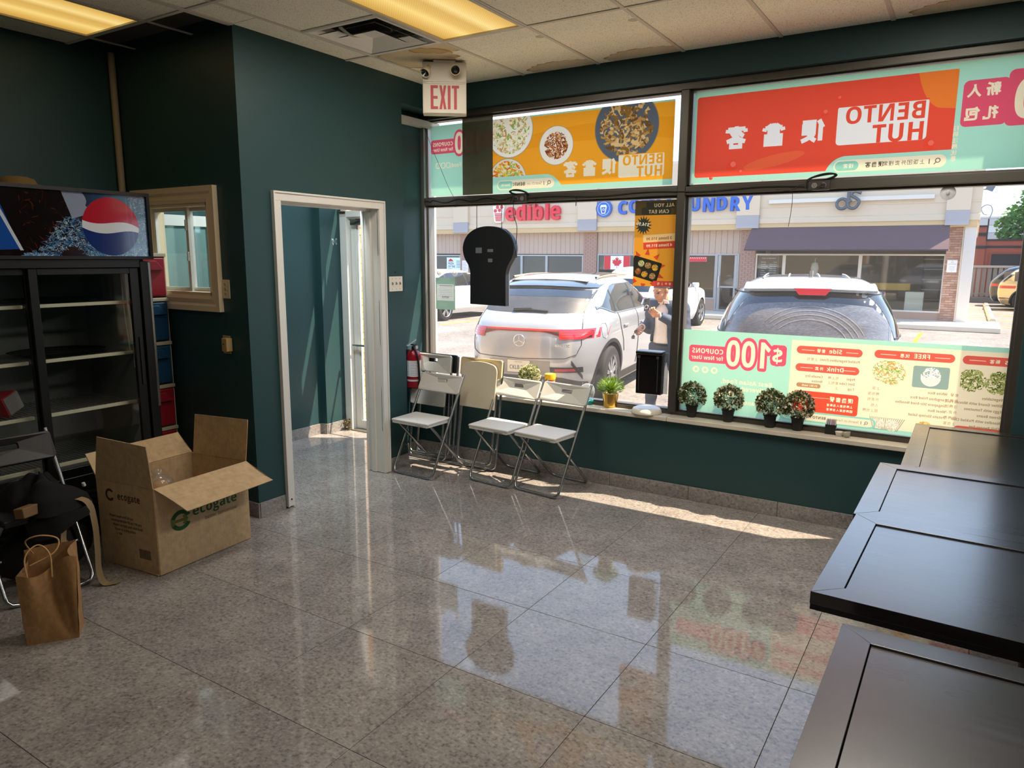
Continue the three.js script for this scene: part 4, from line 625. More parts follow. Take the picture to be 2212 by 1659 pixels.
// black box on the glass and the white disc below it
{
  const t = thing('leaflet_box', 'black lidded leaflet box on the glass beside the mullion', 'box', [1.895, 0.725, -0.06]);
  part(t, 'body', [extr([[-0.09, 0], [0.09, 0.002], [0.095, 0.29], [-0.093, 0.29]], 0.06, 0.004)].map((g) => xf(g, [0, 0, -0.045])), M('#0e0f10', 0.16));
  part(t, 'lid', [box(0.2, 0.026, 0.085, [0.002, 0.3, -0.008], [0.06, 0, 0], 0.008)], M('#1b1d1f', 0.2));
  part(t, 'clear_cover', [box(0.215, 0.3, 0.006, [0.014, 0.148, -0.052])], M('#d8dde0', 0.05, 0, { transmission: 0.8, thickness: 0 }));
  for (const s of [-0.072, 0.07]) part(t, 'strap', [box(0.02, 0.02, 0.01, [s, 0.268, 0.024], [0, 0, 0], 0.003), box(0.006, 0.24, 0.003, [s, 0.14, 0.02])], M('#3c3e40', 0.25));
  const d = thing('plastic_dish', 'white upturned plastic dish on the sill below the black box', 'dish', [1.895, 0.587, -0.035]);
  part(d, 'rim', [lathe([[0.107, 0], [0.11, 0.004], [0.107, 0.02], [0.098, 0.034], [0.088, 0.038]], 36)], M('#e6dfd0', 0.35)); part(d, 'base', [lathe([[0.088, 0.038], [0.08, 0.042], [0.04, 0.04], [0, 0.04]], 36)], M('#c9d2dc', 0.3));
}
// pots on the sill
const M_leafD = M('#56633a', 0.7, 0, { transmission: 0.3, thickness: 0, side: THREE.DoubleSide }), M_leafY = M('#7f8f3a', 0.65, 0, { transmission: 0.35, thickness: 0, side: THREE.DoubleSide }), M_petal = M('#f6f0d4', 0.6, 0, { transmission: 0.45, thickness: 0, side: THREE.DoubleSide });
const ballPt = (r, k = 0.55) => { const u = rnd(-0.6, 1), a = rnd(6.283), s = Math.sqrt(1 - u * u), d = r * Math.cbrt(rnd(k, 1)); return [s * Math.cos(a) * d, u * d, s * Math.sin(a) * d, s * Math.cos(a), u, s * Math.sin(a)]; };
function flowerPot(x, z, label, pot, leaf, R, yPot, h, group, white) {
  const t = thing('potted_plant', label, 'potted plant', [x, 0.587, z], rnd(6), group);
  part(t, 'pot', [lathe([[0.0, 0], [yPot * 0.34, 0], [yPot * 0.36, 0.004], [yPot * 0.47, h * 0.86], [yPot * 0.52, h * 0.86], [yPot * 0.52, h], [yPot * 0.46, h], [yPot * 0.44, h * 0.8], [0, h * 0.8]], 28)], pot);
  part(t, 'stems', Array.from({ length: 16 }, () => { const p = ballPt(R * 0.8); return tube([[0, h * 0.78, 0], [p[0] * 0.4, h + R * 0.4, p[2] * 0.4], [p[0], h + R * 0.75 + p[1], p[2]]], 0.0012, 6, 4); }), M('#4d5230', 0.8), undefined, 'stuff');
  part(t, 'foliage', leafCloud(900, () => { const p = ballPt(R, 0.25); return [p[0], h + R * 0.75 + p[1], p[2], rnd(0.7, 1.3), [p[3] + rnd(-0.5, 0.5), p[4] + rnd(-0.2, 0.8), p[5] + rnd(-0.5, 0.5)]]; }, 0.019, 1.1), leaf, undefined, 'stuff');
  part(t, 'flowers', leafCloud(white, () => { const p = ballPt(R * 1.04, 0.75); return [p[0], h + R * 0.75 + p[1], p[2], rnd(0.7, 1.2), [p[3] + rnd(-0.9, 0.9), p[4] + rnd(-0.4, 0.9), p[5] + rnd(-0.9, 0.9)]]; }, 0.0145, 1.7), M_petal, undefined, 'stuff');
  return t;
}
const GP = 'black pots of white flowers on the sill', M_potB = M('#1c1b1b', 0.55);
flowerPot(2.215, -0.082, 'black pot of small white flowers next to the mullion', M_potB, M_leafD, 0.088, 0.085, 0.088, GP, 330);
flowerPot(2.475, -0.072, 'black pot of white flowers, second from the mullion', M_potB, M_leafD, 0.09, 0.088, 0.09, GP, 420);
flowerPot(2.757, -0.062, 'black pot of white flowers, third from the mullion, touching its neighbour', M_potB, M_leafD, 0.09, 0.088, 0.09, GP, 360);
flowerPot(2.93, -0.072, 'black pot of white flowers nearest the sweetener box', M_potB, M_leafD, 0.092, 0.086, 0.09, GP, 380);
flowerPot(0.885, -0.06, 'white pot of pale flowers on the sill behind the middle chair', M('#e8dfc9', 0.5), M_leafY, 0.078, 0.105, 0.12, undefined, 700);
{
  const t = thing('potted_plant', 'bright green grassy plant in a shiny gold pot on the sill', 'potted plant', [1.587, 0.587, -0.075]);
  part(t, 'pot', [lathe([[0, 0], [0.046, 0], [0.049, 0.003], [0.061, 0.104], [0.063, 0.106], [0.06, 0.107], [0.057, 0.095], [0, 0.09]], 36)], M('#c09a4c', 0.24, 1));
  const blades = []; for (let i = 0; i < 260; i++) { const a = rnd(6.283), r = rnd(0.03, 0.112), h = rnd(0.08, 0.165) * (1 - 0.25 * (r / 0.11)), w = rnd(0.002, 0.0042), c = Math.cos(a), s = Math.sin(a); blades.push(surf((u, v) => { const k = Math.sin(Math.PI * Math.min(1, 0.12 + v * 0.88)) * w * (u - 0.5) * 2, d = 0.012 + r * v * v * 0.75 + r * 0.25 * v; return [c * d - s * k, 0.1 + h * v - 0.03 * v * v * (r / 0.1), s * d + c * k]; }, 1, 5)); }
  part(t, 'grass_blades', blades, M('#8fae2e', 0.6, 0, { transmission: 0.45, thickness: 0, side: THREE.DoubleSide }), undefined, 'stuff');
  part(t, 'leaf_tips', leafCloud(260, () => { const p = ballPt(0.085, 0.3); return [p[0], 0.15 + p[1] * 0.75, p[2], rnd(0.8, 1.3), [p[3] + rnd(-0.4, 0.4), 0.7 + p[4], p[5] + rnd(-0.4, 0.4)]]; }, 0.034, 0.2), M('#7da02a', 0.6, 0, { transmission: 0.4, thickness: 0, side: THREE.DoubleSide }), undefined, 'stuff');
}
{
  const t = thing('spice_jar', 'clear jar with a yellow lid on the sill behind the chairs', 'jar', [1.06, 0.587, -0.085]);
  part(t, 'body', [lathe([[0, 0], [0.038, 0], [0.041, 0.005], [0.041, 0.15], [0.036, 0.16], [0.034, 0.16], [0.034, 0.01], [0, 0.008]], 30)], M('#f2ead8', 0.08, 0, { transmission: 0.7, thickness: 0 }));
  part(t, 'contents', [cyl(0.035, 0.035, 0.06, [0, 0.038, 0])], M('#b0502c', 0.8)); part(t, 'label', [lathe([[0.0415, 0.02], [0.0415, 0.07]], 30)], M('#dcd2dc', 0.6));
  part(t, 'lid', [lathe([[0, 0.205], [0.04, 0.205], [0.044, 0.201], [0.044, 0.165], [0.042, 0.16], [0.04, 0.162]], 36)], M('#f2bd16', 0.4)); part(t, 'neck_band', [lathe([[0.0405, 0.148], [0.0405, 0.163]], 30)], M('#d9542a', 0.5));
}
{
  const t = thing('plastic_bottle', 'squat clear plastic container on a turquoise foot on the sill', 'container', [1.39, 0.587, -0.085]);
  part(t, 'body', [lathe([[0.034, 0.04], [0.05, 0.06], [0.058, 0.09], [0.055, 0.12], [0.04, 0.148], [0.015, 0.158], [0, 0.158]], 30)], M('#eef5f6', 0.05, 0, { transmission: 0.85, thickness: 0 }));
  part(t, 'foot', [lathe([[0, 0], [0.048, 0], [0.055, 0.006], [0.046, 0.013], [0.056, 0.02], [0.046, 0.027], [0.05, 0.034], [0.034, 0.042], [0, 0.042]], 30)], M('#3fc0c6', 0.15, 0, { transmission: 0.6, thickness: 0 }));
}
{
  const t = thing('sachet_holder', 'small black box of sweetener sachets at the right end of the sill', 'box', [3.133, 0.587, -0.085]);
  part(t, 'tray', [span(-0.032, 0.032, 0, 0.062, -0.02, 0.02, 0.002)], M_potB);
  for (let i = 0; i < 5; i++) part(t, 'sachet', box(0.009, 0.06, 0.03, [-0.025 + i * 0.0125, 0.066, 0], [0, 0, 0.05 * (i - 2)]), M(['#cfcfcf', '#b9bcc2', '#d7d2d8', '#d8a8bc', '#c9c4c4'][i], 0.6));
  const c = thing('paper_cup', 'two small pale sauce cups beside the sweetener box', 'cup', [3.19, 0.587, -0.05]);
  part(c, 'cup', [lathe([[0, 0], [0.018, 0], [0.026, 0.028], [0.024, 0.028], [0.017, 0.003], [0, 0.003]], 20)], M('#dcd9d0', 0.4)); part(c, 'cup', [xf(lathe([[0, 0], [0.018, 0], [0.026, 0.028], [0.024, 0.028], [0.017, 0.003], [0, 0.003]], 20), [0.046, 0.004, 0.006], [0, 0, 0.2])], M('#cfcabc', 0.3, 0, { transmission: 0.3, thickness: 0 }));
}
// switches, outlets, pipe, butterfly, extinguisher
{
  const t = thing('light_switch', 'white triple switch plate on the teal wall beside the door casing', 'light switch', [0.0, 1.487, 0.515]);
  part(t, 'plate', [box(0.006, 0.115, 0.155, [0.003, 0, 0], [0, 0, 0], 0.002)], M('#e4ded0', 0.35));
  for (const s of [-0.044, 0, 0.044]) { part(t, 'toggle', box(0.016, 0.02, 0.008, [0.01, 0.004, s], [0, 0, 0.5], 0.002), M('#8f8a80', 0.4)); for (const y of [-0.04, 0.04]) part(t, 'screw', cyl(0.003, 0.003, 0.002, [0.007, y, s], [0, 0, Math.PI / 2], 8), M('#9a958a', 0.4, 0.5)); }
  const u = thing('switch_plate', 'cream rocker plate beside the service window casing', 'light switch', [-0.2, 1.487, 1.9]);
  part(u, 'plate', [box(0.075, 0.118, 0.006, [0, 0, 0.003], [0, 0, 0], 0.002)], M('#d8c7a4', 0.4)); for (const y of [-0.03, 0.0, 0.03]) part(u, 'rocker', box(0.022, 0.022, 0.006, [0, y, 0.007], [0.15, 0, 0], 0.002), M('#b9aa8a', 0.4));
  const o = thing('wall_outlet', 'beige wall outlet with a cube adapter below the service window', 'outlet', [-0.215, 1.13, 1.9]);
  part(o, 'plate', [box(0.072, 0.118, 0.006, [-0.01, 0, 0.003], [0, 0, 0], 0.002)], M('#a98f62', 0.5)); part(o, 'adapter', [box(0.05, 0.085, 0.045, [0.025, 0.004, 0.028], [0, 0, 0], 0.004)], M('#b79b6a', 0.5)); part(o, 'slot', [box(0.012, 0.006, 0.002, [0.02, 0.01, 0.051])], M_black);
  solo('conduit_pipe', 'beige painted pipe running up the dark corner to the ceiling', 'pipe', [cyl(0.022, 0.022, 3.03, [-1.222, 1.515, 1.93], [0, 0, 0], 16), cyl(0.03, 0.03, 0.03, [-1.222, 1.2, 1.93], [0, 0, 0], 16)], M('#a08f76', 0.6));
  const wing = [[0, 0], [0.008, 0.024], [0.026, 0.034], [0.03, 0.02], [0.022, 0.004], [0.026, -0.012], [0.016, -0.03], [0.004, -0.012]], b = thing('butterfly_decal', 'small grey butterfly stuck on the vestibule wall by the street door', 'wall sticker', [-1.329, 1.83, -0.15], Math.PI / 2);
  for (const s of [-1, 1]) part(b, 'wing', xf(extr(wing, 0.0015, 0, [wing.map(([x, y]) => [x * 0.62 + 0.006, y * 0.66])]), [s * 0.003, 0, 0], [0, s < 0 ? Math.PI : 0, 0.1 * s], [1, 1.05, 1]), M('#8ea2a3', 0.6)); part(b, 'body', [cyl(0.002, 0.001, 0.05, [0, 0, 0.002])], M('#3b4a4b', 0.6));
}
{
  const t = thing('fire_extinguisher', 'red fire extinguisher with white label hung in the niche by the chairs', 'fire extinguisher', [-0.125, 0.6, 0.16]);
  part(t, 'cylinder', [lathe([[0, 0], [0.055, 0], [0.06, 0.01], [0.06, 0.27], [0.05, 0.305], [0.025, 0.32], [0.02, 0.325], [0, 0.325]], 30)], M('#8c1420', 0.3));
  part(t, 'label', [lathe([[0.0606, 0.1], [0.0606, 0.235]], 30)], M('#ffffff', 0.5, 0, { map: canvas(256, 128, (g, w, h) => { g.fillStyle = '#d6d4d6'; g.fillRect(0, 0, w, h); g.fillStyle = '#8c8a92'; for (let i = 0; i < 9; i++) for (let k = 0; k < 4; k++) g.fillRect(8 + k * 64, 8 + i * 13, 40 + 10 * hash(i, k), 4); }) }));
  part(t, 'valve', [cyl(0.02, 0.016, 0.04, [0, 0.34, 0]), box(0.03, 0.02, 0.04, [0, 0.36, 0])], M('#2f3032', 0.4, 0.4));
  part(t, 'lever', [box(0.02, 0.008, 0.12, [0.0, 0.385, 0.03], [0.35, 0, 0], 0.003), box(0.02, 0.008, 0.1, [0, 0.36, 0.045], [-0.1, 0, 0], 0.003)], M('#9b9da0', 0.35, 0.7)); part(t, 'gauge', [cyl(0.015, 0.015, 0.012, [0.03, 0.345, 0.0], [0, 0, Math.PI / 2])], M_chrome);
  part(t, 'hose', [tube([[0.02, 0.345, 0.02], [0.05, 0.33, 0.04], [0.07, 0.25, 0.03], [0.072, 0.12, 0.02], [0.066, 0.02, 0.01]], 0.009, 30, 8)], M('#141414', 0.5)); part(t, 'hose_clip', [lathe([[0.0612, 0.06], [0.0612, 0.075]], 24)], M('#c8c8c8', 0.4));
  part(t, 'wall_bracket', [span(-0.078, -0.05, 0.1, 0.32, -0.015, 0.015)], M_foot);
}
// ------------------------------------------------------------------ outside: car park, shops across, yard
const GY = -0.25;
const asphaltT = field(512, (u, v) => { const f = fbm(u, v, 128, 21, 2), b = fbm(u, v, 6, 31, 4), k = 118 + 60 * (f - 0.45) + 50 * (b - 0.5); return [k, k * 0.965, k * 0.94]; });
const stuccoB = field(256, (u, v) => { const k = 128 + 90 * (fbm(u, v, 64, 91, 2) - 0.4); return [k, k, k]; }, true);
const M_asphalt = M('#ffffff', 0.93, 0, { map: asphaltT }), M_concrete = M('#cfc2ad', 0.9, 0, { bumpMap: stuccoB, bumpScale: 0.003 }), M_yellow = M('#e2ad1c', 0.8);
const M_stucco = M('#d0c0a8', 0.92, 0, { bumpMap: stuccoB, bumpScale: 0.002 }), M_stuccoTrim = M('#c4ab80', 0.92), M_blueGrey = M('#a3a2a6', 0.9), M_siding = M('#b3a092', 0.85);
struct('ground_asphalt', metric(span(-80, 70, GY - 0.2, GY, -160, -1.7), 0.25), M_asphalt);
struct('pavement_front', metric(span(-14, 16, GY - 0.2, -0.14, -1.7, -0.25), 0.5), M_concrete);
// lines on the asphalt
for (let k = 0; k < 7; k++) solo('parking_line', `painted yellow bay line across the car park, ${['in front of the corner post', 'nose side of the rear-facing van', 'by the white off-roader', 'between the white off-roader and the big hatchback', 'behind the silver hatchback', 'beside the white saloon rear wheel', 'left of the white saloon'][k]}`, 'parking line', span(2.74 - 2.98 * k, 2.84 - 2.98 * k, GY, GY + 0.004, -17.5, -11.8), M_yellow, 'yellow parking lines');
for (let k = 0; k < 4; k++) solo('parking_line', `thin yellow line of the side car park, ${['nearest one past the kerb end', 'second one past the kerb end', 'third one past the kerb end', 'last one under the gold car'][k]}`, 'parking line', span(4.75, 10.5, GY, GY + 0.004, -20.95 - 2.75 * k, -20.85 - 2.75 * k), M_yellow, 'yellow parking lines');
for (let k = 0; k < 5; k++) {
  const s = [[-0.09, 0], [-0.09, 0.06], [-0.05, 0.13], [0.05, 0.13], [0.09, 0.06], [0.09, 0]], g = extr(s, 1.9, 0.008); g.translate(0, 0, -0.95);
  const o = solo('wheel_stop', `pale concrete wheel stop beside the corner of the shops, ${['nearest', 'second', 'middle', 'fourth', 'farthest'][k]} of the row`, 'wheel stop', xf(g, [4.47 - 0.012 * k, GY + 0.004, -23.3 - 2.05 * k], [0, 0.012, 0]), M_concrete, 'concrete wheel stops');
}
// ---- our own front, as the shop windows opposite reflect it
const M_tanBrick = M('#c79a6a', 0.9);
struct('wall_exterior', [span(4.08, 16, -0.2, 3.0, -0.29, -0.252), span(-14, -1.62, -0.2, 3.0, -0.3, -0.25), span(-14, 16, 3.32, 4.6, -0.3, 0.1), span(-14, 16, 2.98, 3.32, -0.3, -0.254)], M('#c8b79c', 0.9));
function brickWall(parent, o, n, w, rows, across, bw, bh, mats, loose, skew = 0) { // o corner, n = [ux, uz] direction along the wall, outward [vx, vz]
  const list = [], ang = Math.atan2(-n[1], n[0]);
  for (let r = 0; r < rows; r++) { let x = r % 2 ? -bw / 2 : 0; for (; x < across - 0.001; x += bw) { const a = Math.max(0, x), b = Math.min(across, x + bw); if (b - a < 0.03) continue; list.push([(a + b) / 2, (r + 0.5) * bh, b - a - 0.009]); } }
  const geos = list.map(([x, y, ww]) => box(ww, bh - 0.009, 0.03, [o[0] + n[0] * x, o[1] + y, o[2] + n[1] * x], [0, ang, 0]));
  if (!loose) part(parent, 'brickwork', geos, mats[0], undefined, 'stuff'); else geos.forEach((g, i) => part(parent, 'brick', g, mats[(hash(i, 7, 3) * mats.length) | 0]));
}
{
  const w = struct('wall_brick_return');
  part(w, 'mortar_bed', span(-1.62, -1.3, -0.2, 3.0, -1.5, -0.36), M('#b99d7c', 0.9));
  brickWall(w, [-1.3, -0.14, -0.37], [0, -1], 0, 39, 1.12, 0.2, 0.068, [M('#cf9c62', 0.85), M('#c48d55', 0.85), M('#d8ab74', 0.85), M('#bd8650', 0.85)], true);
}
// ---- the row of shops
{
  const Z = -20, W = -20.38, t = thing('shop_row', 'long beige single-storey row of shops across the car park', 'building', [0, 0, 0]);
  const P = (n, g, m, l, k) => part(t, n, g, m, l, k);
  P('platform', [metric(span(-30, 4.6, GY, -0.1, -20.9, -18.45, 0.03), 0.5)], M_concrete);
  P('body', [span(-30, 3.45, -0.1, 4.9, -34, -23.4)], M('#d8ccb4', 0.95));
  P('roof', [span(-30, 3.8, 4.88, 5.0, -34, -20.05)], M('#cfc5b4', 0.9));
  P('fascia', [metric(span(-30, 3.84, 2.98, 4.9, W - 0.2, Z - 0.06)), metric(span(-30, 3.84, 2.82, 3.0, W - 0.2, Z - 0.02, 0.02)), span(-30, 3.84, 3.33, 3.37, Z - 0.08, Z - 0.045)], M_stucco);
  P('fascia_trim', [span(-30, 3.8, 2.64, 2.83, W - 0.2, Z - 0.04, 0.02)], M_stuccoTrim);
  P('side_overhang', [span(3.45, 3.84, 2.66, 4.9, -33, -20.4)], M_stucco);
  P('side_wall', [span(3.2, 3.5, GY, 4.8, -34, -20.5)], M('#d9c79f', 0.95));
  P('side_bracket', [extr([[0, 0], [0.32, 0], [0.32, -0.1], [0.05, -0.55], [0, -0.55]], 0.3)].map((g) => xf(g, [3.5, 2.66, -22.5])), M('#dcc9a0', 0.9));
  const lean = M('#a98c7a', 0.9), mats = [M('#a5877a', 0.9)];
  for (const [x0, x1] of [[3.08, 3.46], [-2.92, -2.4], [-8.82, -8.26], [-14.62, -14.1], [-20.4, -19.9]]) {
    P('pilaster_block', [span(x0 - 0.1, x1 + 0.12, 2.68, 3.1, Z - 0.1, Z + 0.05, 0.01)], M_blueGrey);
    P('pilaster', [span(x0 - 0.1, x1 + 0.12, 3.1, 4.92, Z - 0.1, Z + 0.05, 0.01)], M_stucco);
    P('pillar_core', [span(x0 + 0.01, x1 - 0.01, -0.16, 2.68, W - 0.15, W + 0.075)], M_brickMortar);
    const q = new THREE.Group(); q.name = 'brick_pillar'; t.add(q);
    const shades = x0 > 3 ? [M('#b58f7c', 0.9), M('#a87f6c', 0.9), M('#bd9a84', 0.9)] : mats;
    brickWall(q, [x0, -0.16, W + 0.08], [1, 0], 0, 42, x1 - x0, 0.2, 0.0677, shades, x0 > 3);
  }
  P('white_column', [span(3.5, 3.8, GY, 2.66, -20.42, -20.12, 0.01)], M('#c9c6c0', 0.8));
  P('corner_bead', [span(3.462, 3.49, -0.2, 2.66, W + 0.05, W + 0.11)], M_white);
  // siding boards
  for (const [a, b] of [[-19.9, -14.62], [-14.1, -8.82], [-8.26, -2.92]]) for (let x = a; x < b - 0.02; x += 0.203) P('siding_board', span(x + 0.005, Math.min(b, x + 0.203) - 0.004, 1.83, 2.66, W - 0.02, W + 0.015 + 0.006 * hash(x * 50, 1), 0.004), M_siding);
  P('siding_backing', [span(-19.9, -2.9, 1.83, 2.66, W - 0.08, W - 0.015)], M('#6f6259', 0.9));
  // shop windows
  const frame = M('#cfcac2', 0.4, 0.2), sf = M('#9aa0a6', 0.35, 0.4), glass = M('#dfe6e2', 0.02, 0, { transmission: 1, thickness: 0, ior: 1.6 });
  const bay = (x0, x1, y0, y1, m) => {
    const wdw = new THREE.Group(); wdw.name = 'shop_window'; t.add(wdw); const f = 0.05;
    part(wdw, 'frame', [span(x0, x0 + f, y0, y1, W - 0.03, W + 0.05), span(x1 - f, x1, y0, y1, W - 0.03, W + 0.05), span(x0 + f, x1 - f, y0, y0 + f, W - 0.03, W + 0.05), span(x0 + f, x1 - f, y1 - f, y1, W - 0.03, W + 0.05)], m);
    const g = new THREE.PlaneGeometry(x1 - x0 - 2 * f, y1 - y0 - 2 * f); g.translate((x0 + x1) / 2, (y0 + y1) / 2, W); part(wdw, 'pane', g, glass);
    return wdw;
  };
  bay(-2.4, -1.48, 0.12, 1.86, frame); bay(-1.48, 0.8, 0.12, 1.86, frame); bay(0.8, 3.1, 0.12, 1.86, frame);
  bay(-8.24, -6.0, 0.3, 1.84, sf); bay(-6.0, -3.72, 0.3, 1.84, sf); bay(-14.08, -11.6, 0.3, 1.8, sf); bay(-11.6, -10.45, 0.3, 1.8, sf); bay(-10.45, -8.84, 0.3, 1.8, sf); bay(-17.5, -14.64, 0.3, 1.78, sf); bay(-19.9, -17.5, 0.3, 1.78, sf);
  const dr = bay(-3.72, -2.94, -0.09, 1.86, sf); dr.name = 'shop_door';
  part(dr, 'stile', [span(-3.66, -3.56, -0.07, 1.8, W - 0.02, W + 0.03), span(-3.1, -3.0, -0.07, 1.8, W - 0.02, W + 0.03), span(-3.56, -3.1, 0.7, 0.76, W - 0.02, W + 0.03)], sf);
  part(dr, 'handle', [cyl(0.02, 0.02, 0.4, [-3.6, 0.9, W + 0.08])], M_chrome);
  P('window_base', [span(-2.4, 3.1, -0.14, 0.12, W - 0.1, W + 0.04)], lean); P('window_base', [span(-8.24, -3.72, -0.14, 0.3, W - 0.1, W + 0.04), span(-19.9, -8.84, -0.14, 0.3, W - 0.1, W + 0.04)], lean);
  // what the windows show inside
  P('interior_floor', [span(-29.8, 3.15, -0.12, -0.09, -23.4, W - 0.1)], M('#6e5f50', 0.5));
  P('interior_back_wall', [span(-2.6, 3.2, -0.1, 2.8, -23.4, -23.3)], M('#8a7a66', 0.9));
  P('interior_back_wall', [span(-20, -2.9, -0.1, 2.8, -23.4, -23.3)], M('#3d4038', 0.9));
  P('interior_ceiling', [span(-29.8, 3.2, 2.6, 2.66, -23.4, W - 0.1)], M('#a39c90', 0.9));
  P('party_wall', [span(-2.92, -2.8, -0.1, 2.6, -23.4, W - 0.1), span(-8.6, -8.45, -0.1, 2.6, -23.4, W - 0.1), span(-14.4, -14.2, -0.1, 2.6, -23.4, W - 0.1), span(3.14, 3.2, -0.1, 2.6, -23.4, W - 0.1)], M('#6e675b', 0.9));
  // awning
  const aw = thing('awning', 'plum sloping fabric awning over the corner shop window', 'awning', [0, 0, 0]);
  part(aw, 'canopy', surf((u, v) => [-2.5 + 5.62 * u - 0.05 * (1 - v) * (1 - 2 * u), 1.98 + 0.72 * v, -19.35 - 0.68 * v + 0.03 * Math.sin(v * 3.14)], 20, 6), M('#574248', 0.8));
  part(aw, 'end_panel', [surf((u, v) => [-2.5, 1.98 + 0.72 * u * v, -19.35 - 0.68 * (u * v + (1 - v) * u)], 4, 4), surf((u, v) => [3.12, 1.98 + 0.72 * u * v, -19.35 - 0.68 * (u * v + (1 - v) * u)], 4, 4)], M('#43343f', 0.8));
  part(aw, 'hem', [span(-2.54, 3.16, 1.95, 1.99, -19.36, -19.34)], M('#3a2c36', 0.8));
}
// ---- signs on the row of shops
function letters(t, str, size, x, y, z, squeeze, m, depth = 0.1, gap = 0, face) {
  let cx = x; for (const ch of str) { if (ch === ' ') { cx += size * 0.35; continue; } const g = text3d(ch, size, depth, 0.012), w = g.boundingBox.max.x; g.scale(squeeze, 1, 1); part(t, 'letter', xf(g, [cx, y, z]), m); cx += w * squeeze + gap; }
  return cx;
}
{
  const t = thing('channel_letter_sign', 'raised red lowercase letters and fruit-basket badge on the beige fascia', 'sign', [0, 0, 0]);
  const red = M('#d8293a', 0.35);
  letters(t, 'edible', 0.66, -12.16, 3.13, -20.05, 0.92, red, 0.12, 0.045);
  part(t, 'badge_back', extr([[-0.26, 0.28], [-0.2, 0.36], [0.2, 0.36], [0.26, 0.28], [0.2, -0.3], [0.12, -0.36], [-0.12, -0.36], [-0.2, -0.3]], 0.1, 0.01).applyMatrix4(new THREE.Matrix4().setPosition(-12.46, 3.42, -20.05)), M_white);
  const bl = []; for (let i = 0; i < 5; i++) bl.push(span(-0.17 + i * 0.012, 0.17 - i * 0.012, -0.04 - i * 0.065, -0.005 - i * 0.065, 0, 0.02));
  part(t, 'basket', bl.map((g) => xf(g, [-12.46, 3.42, -19.935])), red);
  for (let k = 0; k < 4; k++) part(t, 'flower', join(Array.from({ length: 6 }, (_, i) => cyl(0.026, 0.026, 0.02, [-12.6 + [0, 0.2, 0.1, 0.3][k] - 0.0 + Math.cos(i * 1.047) * 0.045, 3.52 + [0, 0.02, 0.14, 0.14][k] + Math.sin(i * 1.047) * 0.045, -19.925], [Math.PI / 2, 0, 0], 8))), red);
}
{
  const t = thing('channel_letter_sign', 'raised blue capital letters and round blue badge on the laundry fascia', 'sign', [0, 0, 0]);
  const blue = M('#2b60bd', 0.35, 0), wob = 'COIN LAUNDRY';
  let x = -7.32; [...wob].forEach((ch, i) => { if (ch === ' ') { x += 0.16; return; } const g = text3d(ch, 0.44, 0.1, 0.014); const w = g.boundingBox.max.x; g.scale(0.96, 1, 1); part(t, 'letter', xf(g, [x, 3.27 + (i % 2 ? 0.02 : 0), -20.05], [0, 0, i % 2 ? 0.04 : -0.03]), blue); x += w * 0.96 + 0.06; });
  part(t, 'badge', [cyl(0.31, 0.31, 0.1, [-7.86, 3.47, -20.0], [Math.PI / 2, 0, 0], 40)], blue);
  part(t, 'badge_emblem', [xf(new THREE.TorusGeometry(0.235, 0.008, 6, 40), [-7.86, 3.47, -19.945]), xf(extr([[-0.13, 0.08], [-0.09, 0.15], [0.09, 0.15], [0.13, 0.08], [0.07, -0.16], [-0.07, -0.16]], 0.02, 0.004, [[[-0.09, 0.07], [0.09, 0.07], [0.05, -0.13], [-0.05, -0.13]]]), [-7.86, 3.45, -19.95]), xf(new THREE.TorusGeometry(0.035, 0.014, 6, 16), [-7.86, 3.44, -19.94])], M('#dfe6ee', 0.5));
}
{
  const t = thing('monogram_sign', 'dark grey two-letter monogram on a pale raceway above the awning', 'sign', [0, 0, 0]);
  const gr = M('#5f646c', 0.4, 0.5);
  part(t, 'raceway', [span(-2.0, 2.66, 3.45, 3.57, -20.07, -19.95, 0.006)], M('#d6d2c8', 0.6));
  part(t, 'letter', xf(join(xf(new THREE.TorusGeometry(0.15, 0.045, 8, 28), [0, 0, 0], [0, 0, 0], [1, 1, 1]), box(0.08, 0.62, 0.09, [0.17, 0.17, 0])), [0.2, 3.37, -19.9]), gr);
  part(t, 'letter', xf(tube([[0.2, 0.3, 0], [0.02, 0.36, 0], [-0.08, 0.26, 0], [0.06, 0.16, 0], [0.16, 0.05, 0], [0.06, -0.13, 0], [-0.1, -0.12, 0], [-0.16, 0.02, 0], [-0.06, 0.1, 0]], 0.045, 40, 8), [0.52, 3.37, -19.88], [0, 0, 0], [1, 1, 1]), gr);
}
function placard(name, label, cat, w, h, d, pos, px, py, draw, extra = {}, group) {
  const t = thing(name, label, cat, pos, 0, group);
  part(t, 'panel', [box(w, h, d, [0, 0, -d / 2])], M('#e8e8e4', 0.6));
  const g = new THREE.PlaneGeometry(w * 0.99, h * 0.99); g.translate(0, 0, 0.001);
  part(t, 'print', g, M('#ffffff', 0.6, 0, { map: canvas(px, py, draw, { clamp: true }), ...extra }));
  return t;
}
placard('notice_board', 'white no-loitering plate screwed to the corner brick pillar', 'sign', 0.26, 0.36, 0.012, [3.27, 1.51, -20.26], 180, 250, (g, w, h) => { g.fillStyle = '#eeeeec'; g.fillRect(0, 0, w, h); g.fillStyle = '#a8b0b8'; words(g, 'NO', w / 2, h * 0.22, 34, 'bold', 1, 'center'); words(g, 'LOITERING', w / 2, h * 0.38, 30, 'bold', 0.95, 'center'); for (let i = 0; i < 6; i++) g.fillRect(w * (0.2 + 0.02 * (i % 3)), h * (0.5 + i * 0.07), w * (0.6 - 0.04 * (i % 3)), 5); g.fillStyle = '#555'; g.beginPath(); g.arc(w / 2, h * 0.06, 5, 0, 7); g.arc(w / 2, h * 0.94, 5, 0, 7); g.fill(); });
